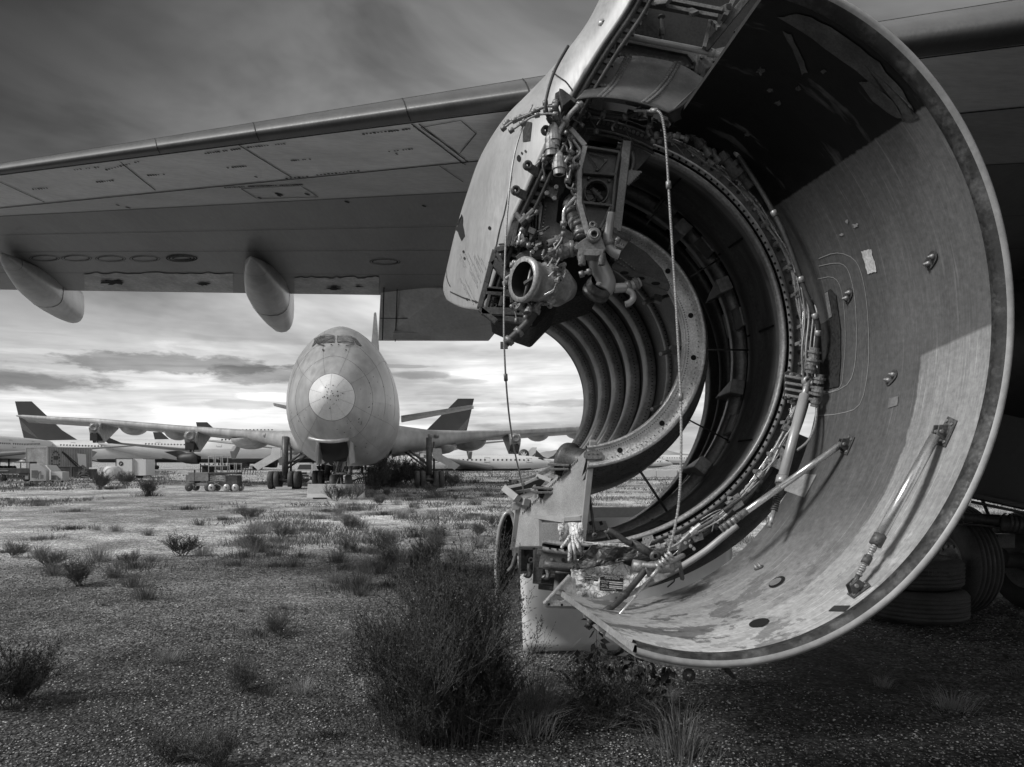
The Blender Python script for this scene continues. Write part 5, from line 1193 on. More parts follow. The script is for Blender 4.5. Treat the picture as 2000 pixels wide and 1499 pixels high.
cable([(1110, 90, 4.0), (1085, 135, 3.98), (1070, 180, 3.95), (1066, 215, 3.95), (1080, 250, 4.0), (1100, 275, 4.05)], .008, 'hose_dk')
cable([(1240, 216, 4.05), (1265, 217, 4.0), (1288, 220, 3.95), (1297, 250, 3.95), (1302, 300, 3.95), (1308, 400, 3.95), (1313, 480, 3.95), (1320, 590, 3.95), (1326, 700, 3.95), (1330, 800, 3.95), (1330, 900, 3.95), (1326, 980, 3.97), (1316, 1040, 4.0), (1302, 1090, 4.05)], .0065, 'hose', ribs=1, ends=(.12, .36, .68))
mb = MB(); a = P(1292, 1105, 4.05); b = P(1190, 1224, 3.85)
rodseg(mb, P(1300, 1092, 4.05), a, .016, 1); rodseg(mb, a, a.lerp(b, .2), .011, 1); rodseg(mb, a.lerp(b, .2), b, .007, 0); rodseg(mb, a.lerp(b, .5), a.lerp(b, .54), .009, 1)
for i in range(5): mb.lathe(P(1285 + 6 * i, 1108 - 6 * i, 4.04), (1, 0, .8), [(-.006, .02), (.006, .03), (.01, .015)], 10, 1)
mb.tube(crv([P(1255, 1103, 4.1), P(1280, 1105, 4.08), P(1310, 1096, 4.08), P(1335, 1085, 4.15)]), .014, 8, 1)
mb.prism([P(1274, 1118, 4.06), P(1296, 1122, 4.06), P(1305, 1128, 4.06), P(1280, 1138, 4.06)], (0, .02, 0), 1)
Am(mb.build('adjuster_rod', ['rod', 'alu']))
mb = MB(); pth_ = crv([P(1262, 1112, 4.15), P(1235, 1145, 4.1), P(1205, 1178, 4.0), P(1170, 1204, 3.95), P(1148, 1222, 3.9)], 8); mb.tube(pth_, lin(.018, .014, len(pth_)), 12)
for j in (12, 20, 26): mb.lathe(pth_[j], pth_[j + 1] - pth_[j], [(-.02, .017), (-.015, .021), (.015, .021), (.02, .017)], 12)
Am(mb.build('drain_hose', 'hose_dk'))
mb = MB(); mb.lathe(P(1272, 1112, 4.15), (1, -.1, .25), [(-.03, .036), (.0, .042), (.015, .042), (.02, .038), (.09, .04), (.1, .048), (.115, .048), (.12, .036), (.16, .02)], 18); mb.tube([P(1235, 1105, 4.2), P(1270, 1110, 4.2)], .035, 14); Am(mb.build('valve_body', 'steel'))
mb = MB()      # triangular link and perforated brackets low on the ring
tri = [(1178, 650), (1200, 640), (1255, 690), (1250, 705), (1215, 690), (1172, 715), (1165, 740), (1192, 870), (1185, 884), (1170, 880), (1150, 740), (1152, 715)]
mb.prism([P(*Z4(x, y), 4.2) for x, y in tri], (0, .02, 0), 0)
for (x, y) in ((1195, 662), (1225, 680), (1245, 697)): mb.bolt(P(*Z4(x, y), 4.19), (0, -1, 0), .01, .01, 1)
Am(mb.build('triangle_link', ['frame', 'alu'], bevel=.002))
mb = MB(); hs = [[P(*Z4(x + 4 * math.cos(a), y + 4 * math.sin(a)), 4.25) for a in lin(0, 2 * PI, 8)[:-1]] for x, y in ((958, 640), (978, 637), (962, 668))]
mb.holed([P(*Z4(x, y), 4.25) for x, y in ((945, 632), (1003, 616), (1008, 628), (978, 690), (935, 728), (918, 718), (948, 680))], hs, (0, .01, 0)); Am(mb.build('line_bracket', 'alu_lt', bevel=.001))
mb = MB(); mb.tube(crv([P(*Z4(x, y), 4.2) for x, y in ((740, 585), (790, 610), (850, 655), (880, 665))]), .016, 8); mb.tube([P(*Z4(870, 655), 4.22), P(*Z4(1020, 740), 4.22)], .024, 10); mb.lathe(P(*Z4(1018, 738), 4.2), (0, -1, 0), [(-.02, .03), (.02, .03), (.02, .012)], 12)
mb.tube(crv([P(*Z4(x, y), 4.22) for x, y in ((725, 590), (760, 640), (740, 600))]), .01, 6); Am(mb.build('pull_handle', 'steel_dk'))
# loose tyres
def tyre(c, r, wd, name, label, seed):
    mb = MB(); pr_ = tyre_prof(r, wd, 5); inner = [(wd * .3, r * .54), (wd * .3, r * .7), (-wd * .3, r * .7), (-wd * .3, r * .54)]
    mb.lathe((0, 0, 0), (0, 0, 1), pr_ + inner, 64, 0, True, True)
    o = mb.build(name, ['rubber'], loc=c); tag(o, label, 'tire', 'stacked tires'); return o
tyre((4.63, 8.78, .21), .53, .36, 'stacked_tire', 'lower of the two ribbed tires stacked beside the landing gear', 1)
tt_ = tyre((4.60, 8.82, .565), .525, .34, 'stacked_tire', 'upper ribbed tire of the stack, with chalk marking on its tread', 2)
o = text('13R3-2XX', .075, 'tread_marking', 'steel_dk', tt_, Vector((.04, -.533, .045)), Matrix.Rotation(PI / 2, 3, 'X'))
# pale cowl sheet standing on the ground behind
mb = MB(); shp = [(1012, 1096), (1012, 1150), (1016, 1210), (1020, 1271)]
def shx(u, v):
    x0 = 1010 + 12 * v; x1 = 1300 + 60 * (1 - v) if v > .1 else 1392
    px = x0 + (1430 - x0) * u; py = 994 + (1271 - 994) * v; return P(px, py, 7.2 - .9 * math.sin(PI * min(1, u * .9 + .1)) * 0 + .35 * (u - .3) ** 2 + .15 * (1 - v) ** 2)
mb.grid(shx, lin(0, 1, 30), lin(0, 1, 16)); 
pw = mb.build('cowl_sheet', 'panel_w', solid=-.02); tag(pw, 'pale glossy curved cowl sheet standing on the gravel behind the open engine', 'metal sheet')
def prt(nm, f, m_):
    o = f.build(nm, m_); o.parent = pw; return o
mb = MB(); mb.beam(shx(0, 0) + Vector((0, -.01, .0)), shx(.95, 0) + Vector((0, .2, .0)), .03, .03); 
mb = MB(); rib_ = [shx(u, .055) + Vector((0, -.012, 0)) for u in lin(0, 1, 30)]; r2 = [p + Vector((0, 0, .09)) for p in rib_]; n = 30; mb.add(rib_ + r2, [(i, i + 1, n + i + 1, n + i) for i in range(n - 1)]); prt('top_strip', mb, 'white')
dm = MB()
def spx(px, py): return invert(shx, px, py, (0, 1), (0, 1))
o = decal([(1140, 1020), (1182, 1018), (1192, 1040), (1190, 1050), (1168, 1052), (1150, 1050), (1140, 1040)], 'hatch', 'bifur', .01, oc, shx, spx); o.parent = pw; o.matrix_parent_inverse.identity()
mb = MB(); ribbon(mb, shx, [(a, b) + spx(a, b) for a, b in ((1303, 1147), (1316, 1136), (1318, 1120), (1310, 1112))], .012, .01); ribbon(mb, shx, [(a, b) + spx(a, b) for a, b in ((1140, 1046), (1148, 1051), (1168, 1053), (1184, 1048))], .02, .014)
for x in (1152, 1172): ribbon(mb, shx, [(a, b) + spx(a, b) for a, b in ((x, 1019), (x + 3, 1026))], .03, .013)
prt('stencil', mb, 'ink_dk')
text('HOLD OPEN ROD', .05, 'lettering', 'ink_dk', pw, P(1172, 1040, 7.15), Matrix.Rotation(PI / 2, 3, 'X'))
# ================================================================== stripped jumbo, nose on
from mathutils import noise as mnoise
def mk(root):                                  # parent world-space meshes to a root
    inv = root.matrix_basis.inverted()
    def f(o, parent=None):
        if parent is None: o.parent = root; o.matrix_parent_inverse = inv
        else: o.parent = parent
        return o
    return f
JN = Vector(((645 - 1000) / FP * 35.2, 35.2, 0)); JB = Vector((-.152, .988, 0)).normalized(); JL = Vector((JB.y, -JB.x, 0))
jum = empty('stripped_jumbo_jet', JN); Jp = mk(jum)
tag(jum, 'bare metal four-engine jumbo jet without engines, facing us nose on beyond the gravel', 'airplane')
SEC = [(0, .02, 4.9, 4.92), (.12, .42, 4.46, 5.33), (.4, .72, 4.14, 5.65), (.95, 1.06, 3.80, 6.02), (1.8, 1.52, 3.25, 6.6), (3, 2.0, 2.72, 7.3), (4.2, 2.34, 2.35, 8.0), (5.2, 2.58, 2.12, 8.55), (6.2, 2.78, 1.95, 9.02), (7.5, 2.95, 1.82, 9.38), (9.5, 3.12, 1.70, 9.66), (13, 3.25, 1.62, 9.8), (20, 3.27, 1.6, 9.6), (27, 3.25, 1.6, 8.9), (34, 3.25, 1.7, 8.4), (46, 3.2, 2.0, 8.3), (56, 2.4, 3.6, 8.2), (64, 1.2, 5.4, 7.6), (69, .3, 6.4, 7.0)]
def secv(y, k):
    for i in range(len(SEC) - 1):
        if SEC[i][0] <= y <= SEC[i + 1][0] or i == len(SEC) - 2:
            a, b = SEC[i], SEC[i + 1]; f = min(1, max(0, (y - a[0]) / (b[0] - a[0])))
            p0 = SEC[max(0, i - 1)][k]; p3 = SEC[min(len(SEC) - 1, i + 2)][k]
            m0 = (b[k] - p0) / max(.01, b[0] - SEC[max(0, i - 1)][0]) * (b[0] - a[0]); m1 = (p3 - a[k]) / (SEC[min(len(SEC) - 1, i + 2)][0] - a[0]) * (b[0] - a[0])
            if i == 0: m0 = (b[k] - a[k]) * 2
            return (2 * f ** 3 - 3 * f * f + 1) * a[k] + (f ** 3 - 2 * f * f + f) * m0 + (-2 * f ** 3 + 3 * f * f) * b[k] + (f ** 3 - f * f) * m1
def JF(a, y):
    hw, zb, zt = secv(y, 1), secv(y, 2), secv(y, 3); zc = zb + (zt - zb) * (.5 if y < 1 else .5 - .11 * min(1, (y - 1) / 8))
    z = zc + (zt - zc if math.sin(a) > 0 else zc - zb) * math.sin(a)
    cx_ = math.cos(a); cx_ = math.copysign(abs(cx_) ** (1 + .16 * max(0, math.sin(a)) if a < PI else 1 - .38 * max(0, -math.sin(a)) * min(1, max(0, (y - 1) / 4))), cx_); return JN + JL * (hw * cx_) + JB * y + Vector((0, 0, z))
ys = lin(.95, 3, 8) + lin(3.4, 12, 16) + lin(14, 69, 22)
A40 = lin(0, 2 * PI, 49)
mb = MB(); mb.grid(JF, A40, ys, 0); jf = Jp(mb.build('fuselage', 'jumbo'))
mb = MB(); mb.grid(JF, A40, [0, .03, .06, .12, .2, .3, .4, .55, .7, .85, .95], 0); rad = Jp(mb.build('radome', 'radome'), jf)
def jpx(px, py): return invert(JF, px, py, (-PI / 2, 3 * PI / 2), (.02, 16), it=6, n=18)
def jpa(px, py):
    return invert(JF, px, py, (0 if py < 772 else PI, PI if py < 772 else 2 * PI), (.02, 16), it=6, n=18)
def jpw(px, py): return invert(JF, px, py, (.15, PI - .15), (2.5, 7.), it=7, n=18)
js = MB()
RCX, RCY = PX(JF(0, .95))[0] - (PX(JF(0, .95))[0] - PX(JF(PI, .95))[0]) / 2, PX(JN + Vector((0, 0, 4.9)))[1]
js.tube([JF(a, .955) + (JF(a, .955) - (JN + Vector((0, 0, 4.9)))).normalized() * .01 for a in A40], .010, 5, 0, False)
for k in range(10):
    a = R(18 + 36 * k); js.tube([JF(a, y) * 1 + Vector((0, -.006, 0)) for y in lin(.14, .93, 8)], .0035, 4)
for a_ in (35, 70, 110, 145, 200, 232, 308, 340):
    js.tube([JF(R(a_), y) - JB * .006 for y in lin(.98, 9, 22)], .0045, 4)
for y in (2.6, 4.6, 7.4): js.tube([JF(a, y) + (JF(a, y) - JF(a + PI, y)).normalized() * .006 for a in lin(-.9 if y > 3 else 0, PI + .9 if y > 3 else 2 * PI, 40)], .0045, 4, 0, False)
Jp(js.build('skin_joint', 'steel_dk'), jf)
rj = random.Random(5); mb = MB()
for i in range(34):
    a = rj.uniform(0, 2 * PI); y = abs(rj.gauss(0, .10)) + .02; p, n = snrm(JF, a, y); mb.disc(p + n * .012, n, rj.uniform(.014, .03), 6)
for i in range(60):
    a = R(rj.choice([rj.uniform(250, 300), rj.uniform(300, 350), rj.uniform(-10, 40), rj.uniform(190, 215)])); y = rj.uniform(1.2, 6); p, n = snrm(JF, a, y); mb.disc(p + n * .01, n, rj.uniform(.015, .035), 6, sx=rj.uniform(1, 2))
Jp(mb.build('peck_mark', 'hole'), jf)
m = mat('wrapped_cockpit_glass', .09, .2, 0, .95, 2.2, .3, 7); M['glass'] = m
for q_ in ([(626, 657), (653, 657), (653, 670), (619, 672)], [(659, 657), (687, 658), (692, 671), (659, 670)], [(620, 660), (624, 658), (616, 673), (610, 678)], [(690, 660), (694, 662), (706, 677), (697, 673)]):
    o = decal(subd(q_, 3), 'windshield_pane', 'glass', .02, jf, JF, jpw); 
    fm = MB(); qq = q_ + [q_[0]]; ribbon(fm, JF, [(a, b) + jpw(a, b) for a, b in qq], .045, .03); Jp(fm.build('window_frame', 'frame'), jf)
mb = MB()
for (a, b) in (((622, 674), (634, 677)), ((675, 677), (692, 675)), ((631, 683), (632, 687)), ((675, 684), (676, 687)), ((647, 674), (648, 676)), ((661, 674), (662, 676))): ribbon(mb, JF, [(a[0], a[1]) + jpw(*a), (b[0], b[1]) + jpw(*b)], .07, .05)
Jp(mb.build('wiper', 'black'), jf)
# nose wheel well, doors, nose gear
decal(subd([(623, 863), (678, 863), (681, 884), (677, 900), (650, 905), (629, 900), (622, 884)], 4), 'wheel_well', 'hole', .03, jf, JF, jpa)
def gp(px, py, Y): return P(px, py, Y)
for (x0, x1, s_) in ((618, 623, -1), (684, 688, 1)):
    mb = MB(); mb.prism([gp(x0, 862, 37.6), gp(x1, 864, 37.6), gp(x1 + 2 * s_, 905, 37.9), gp(x0 - 0 * s_, 909, 37.9), gp(x0 - 3, 888, 37.7)], JB * 2.0); Jp(mb.build('gear_door', 'jumbo', bevel=.02), jf)
mb = MB(); mb.tube(crv([gp(604, 856, 37.0), gp(625, 861, 36.6), gp(655, 862, 36.5), gp(681, 858, 36.8)]), .09, 8); Jp(mb.build('well_lip', 'alu'), jf)
mb = MB()
ng = JN + JB * 7.2; 
mb.tube([ng + Vector((0, 0, 3.2)), ng + Vector((0, 0, .8))], .13, 12); mb.tube([ng + Vector((-.5, 0, .62)), ng + Vector((.5, 0, .62))], .08, 10)
for s_ in (-1, 1):
    mb.tube([ng + Vector((s_ * .5, .3, 3.1)), ng + Vector((s_ * .1, 0, 1.7))], .06, 8, 1); mb.tube([ng + Vector((s_ * .55, -.6, 3.0)), ng + Vector((s_ * .05, -.2, 1.2))], .05, 8, 1)
    mb.tube([ng + Vector((s_ * .3, -.1, 2.2)), ng + Vector((s_ * .35, -.2, 1.0))], .035, 6)
    mb.lathe(ng + Vector((s_ * .34, -.12, 1.25)), (0, -1, 0), [(-.1, .12), (.1, .12), (.12, .05)], 12, 1)
mb.beam(ng + Vector((-.2, -.2, 1.25)), ng + Vector((.2, -.2, 1.25)), .12, .12, 1)
mb.tube([ng + Vector((-.05, -.3, 1.0)), ng + Vector((-.2, -.7, .35)), ng + Vector((.2, -.7, .35)), ng + Vector((.05, -.3, 1.0))], .03, 6, 1)
for k in range(9): mb.tube(crv([ng + Vector((rj.uniform(-.6, .6), -1.0, 3.3)), ng + Vector((rj.uniform(-.5, .5), -.9, 2.4)), ng + Vector((rj.uniform(-.25, .25), -.5, 1.3))]), rj.uniform(.02, .045), 6, k % 2)
for s_ in (-1, 1): mb.beam(ng + Vector((s_ * .75, -1.1, 3.5)), ng + Vector((s_ * .35, -1.0, 3.9)), .05, .05, 1)
ngo = Jp(mb.build('nose_gear', ['steel_dk', 'alu']))
def wh2(c, ax_, r, wd, parent):
    t = MB(); t.lathe(c, ax_, [(-wd * .3, r * .5), (-wd * .5, r * .65), (-wd * .5, r * .85), (-wd * .35, r), (wd * .35, r), (wd * .5, r * .85), (wd * .5, r * .65), (wd * .3, r * .5)], 28, 0)
    t.lathe(c, ax_, [(-wd * .32, r * .5), (-wd * .1, r * .3), (-wd * .1, .01)], 18, 1); t.lathe(c, ax_, [(wd * .32, r * .5), (wd * .1, r * .3), (wd * .1, .01)], 18, 1)
    return Jp(t.build('wheel', ['rubber', 'steel_dk']), parent)
for s_ in (-.42, .42): wh2(ng + Vector((s_, 0, .58)), JL, .6, .36, ngo)
def maingear(c, lean, parent_name='main_gear', door=True, py_=0):
    mb = MB()
    mb.tube([c + Vector((0, 0, .7)), c + Vector((0, 0, 3.7))], .22, 14); mb.tube([c + Vector((0, 0, .7)), c + Vector((0, 0, 1.8))], .15, 12)
    mb.tube([c + Vector((.35, .2, 1)), c + Vector((.35, .2, 3.4))], .08, 8); mb.tube([c + Vector((.1 * lean, 0, 1.7)), c + Vector((1.9 * lean, 0, 3.1))], .09, 8)
    mb.tube([c + Vector((.1 * lean, 0, 1.4)), c + Vector((2.2 * lean, .5, 2.9))], .07, 8)
    mb.tube([c + Vector((0, -.75, .6)), c + Vector((0, .75, .6))], .16, 10); mb.box(c + Vector((0, -.3, .75)), (.3, .4, .3))
    for y in (-.72, .72): mb.tube([c + Vector((-.75, y, .6)), c + Vector((.75, y, .6))], .09, 8)
    if door: mb.prism([c + Vector((-.3 * lean, -.1, 2.9)), c + Vector((-.3 * lean, -.1, 2.2)), c + Vector((-1.9 * lean, -.1, 1.3)), c + Vector((-2.3 * lean, -.1, 1.65)), c + Vector((-1.0 * lean, -.1, 2.4)), c + Vector((-.9 * lean, -.1, 2.9))], (0, .08, 0), 1)
    g = Jp(mb.build(parent_name, ['steel_dk', 'flap']))
    for y in (-.72, .72):
        for x in (-.88, -.48, .48, .88):
            if abs(x) > .6 or True: wh2(c + JL * x + JB * y + Vector((0, 0, .62)), JL, .62, .36, g)
    return g
def gnd(px, Y): return Vector(((px - 1000) / FP * Y, Y, 0))
maingear(gnd(557, 54.5), 1); maingear(gnd(838, 57), -1)
maingear(gnd(640, 59), 1, door=False); maingear(gnd(745, 60), -1, door=False)
mb = MB(); mb.prism([gnd(538, 52) + Vector((0, 0, .01)), gnd(570, 52) + Vector((0, 0, .01)), gnd(570, 53) + Vector((0, 0, .01)), gnd(538, 53) + Vector((0, 0, .01))], (0, 0, .15))
o = mb.build('wheel_chock', 'concrete'); tag(o, 'pale chock plank lying in front of the left main wheels of the bare jumbo', 'wheel chock')
# wings placed by the leading edge
def jwing(sgn, LEp, dY, name):
    mb = MB(); rows_ = []
    for (px, pt, pb, Y, ch, th) in LEp:
        t_ = P(px, pt, Y); b_ = P(px, pb, Y); mid = (t_ + b_) / 2; h = (t_.z - b_.z) / 2
        sec = []
        for k in range(7):
            a = -PI / 2 + PI * k / 6; sec.append(mid + Vector((0, 0, h * math.sin(a))) - JB * (h * 1.3 * math.cos(a)))
        top_ = [sec[-1] + JB * ch * f + Vector((0, 0, z)) for f, z in ((.12, -.02), (.35, -.12), (.7, -.35), (1, -.6))]
        bot_ = [sec[0] + JB * ch * f + Vector((0, 0, z)) for f, z in ((1, -.1), (.7, -.12), (.35, -.1), (.12, -.03))]
        bot_[0] = top_[-1] - Vector((0, 0, .06)); rows_.append(sec + top_ + bot_)
    m_ = len(rows_[0]); K = len(rows_)
    mb.add([v for r in rows_ for v in r], [(i * m_ + k, i * m_ + (k + 1) % m_, (i + 1) * m_ + (k + 1) % m_, (i + 1) * m_ + k) for i in range(K - 1) for k in range(m_)], 0, True)
    mb.add(rows_[-1], [tuple(range(m_))]); return Jp(mb.build(name, 'jumbo'))
LEL = [(600, 846, 888, 54, 13, 1), (566, 842, 880, 55.5, 12.3, 1), (500, 841, 862, 58.5, 11, 1), (440, 837, 853, 61, 9.8, 1), (378, 833, 846, 63.8, 8.6, 1), (290, 826, 838, 67.5, 7, 1), (193, 818, 829, 71.5, 5.6, 1), (110, 814, 823, 74.5, 4.6, 1), (45, 810.5, 816, 76.8, 3.8, 1), (32, 811, 813.5, 77.5, 2.6, 1)]
LER = [(765, 830, 889, 56, 13, 1), (783, 832, 885, 56.5, 12.6, 1), (840, 840, 874, 59.5, 11.3, 1), (900, 841.5, 864, 63, 10, 1), (990, 840.5, 851, 68, 8.4, 1), (1060, 837, 847.5, 72.5, 7, 1), (1132, 833, 843.5, 77, 5.8, 1), (1230, 829, 836, 82, 4.6, 1), (1330, 824, 829, 87, 3.6, 1), (1348, 824.5, 826.5, 88, 2.6, 1)]
wl = jwing(-1, LEL, 0, 'wing'); wr = jwing(1, LER, 0, 'wing')
def pylon(px, pt, pb, Y, w_, parent, flip=1):
    mb = MB(); c = lambda x, y, d=0: P(x, y, Y + d)
    ctr = c(px, pt + 5); Hh = (pb - pt) / FP * Y
    prof_ = [(0, 0, 0), (0, -.25 * Hh, -.5), (0, -.55 * Hh, -.2), (0, -1 * Hh, .9), (0, -.85 * Hh, 1.6), (0, -.2 * Hh, 4.5), (0, .1 * Hh, 5)]
    for s_ in (0,):
        a = [ctr + JL * (-w_ / 2) + Vector((0, 0, z)) + JB * y for (_, z, y) in prof_]; mb.prism(a, JL * w_, 0)
    mb.lathe(ctr + Vector((0, 0, -.22 * Hh)) - JB * .55, -JB, [(-.9, w_ * .55), (-.1, w_ * .42), (0, w_ * .3), (-.06, w_ * .2), (-.1, .01)], 12, 1)
    mb.box(ctr + Vector((0, 0, -.72 * Hh)) + JB * .1, (w_ * .8, .9, Hh * .36), None, 2)
    for k in range(4): mb.beam(ctr + Vector((rj.uniform(-.3, .3), 0, -.5 * Hh)) - JB * .3, ctr + Vector((rj.uniform(-.3, .3), 0, -1.0 * Hh)) + JB * .2, .08, .08, 2)
    return Jp(mb.build('engine_pylon', ['alu', 'steel', 'black'], bevel=.03), parent)
pylon(187, 822, 860, 70.5, .9, wl); pylon(374, 838, 878, 62.5, .95, wl); pylon(1006, 843, 882, 67, .9, wr); pylon(1220, 832, 860, 80, .9, wr)
def fairj(px, pt, pb, Y, w_, parent):
    mb = MB(); c = P(px, pt, Y + 7); H = (pb - pt) / FP * (Y + 7)
    def f_(u, v):
        k = math.sin(PI * min(1, max(0, v))) ** .6; return c + JB * (v * 5 - 2.5) + JL * (w_ * k * math.cos(u)) + Vector((0, 0, -H * k * max(0, math.sin(u)) + .1))
    mb.grid(f_, lin(-.3, PI + .3, 12), lin(0, 1, 12)); return Jp(mb.build('flap_fairing', 'fair'), parent)
for a in ((262, 836, 853, 66, 1.1), (348, 842, 863, 62, 1.1), (490, 860, 881, 54, 1.5)): fairj(*a, wl)
for a in ((915, 862, 884, 62, 1.6), (1050, 846, 865, 70, 1.2), (862, 872, 890, 57, 1.3), (1125, 843, 860, 74, 1.1)): fairj(*a, wr)
mb = MB()
for (x, y, Y) in ((519, 851, 57), (532, 851, 56.6), (838, 852, 58.5), (853, 852, 59)):
    mb.lathe(P(x, y, Y), (0, -1, 0), [(-.3, .18), (.12, .16), (.14, .1), (.14, .01)], 14)
Jp(mb.build('landing_light', 'steel'), wl)
# tailplane and fin
mb = MB(); q1 = [P(783, 812, 90), P(921, 791, 97), P(925, 793, 99), P(783, 820, 99)]; mb.prism(q1, (0, .5, -.35)); mb2 = MB(); mb2.prism([P(569, 794, 90), P(534, 787, 96), P(533, 789, 98), P(569, 799, 98)], (0, .5, -.25))
mb.prism([P(783, 815, 90), P(925, 793.5, 98), P(910, 799, 98), P(783, 824, 92)], (0, 1, 0)); Jp(mb.build('tailplane', 'jumbo', bevel=.05)); Jp(mb2.build('tailplane', 'jumbo', bevel=.05))
mb = MB(); pr_ = [(723, 690, 84), (727, 650, 88), (730, 612, 94), (732.5, 609, 95), (735, 612, 95), (738, 650, 90), (741, 690, 88)]; mb.prism([P(*p) for p in pr_], JB * 2.5, 0); Jp(mb.build('fin', 'jumbo', bevel=.1))

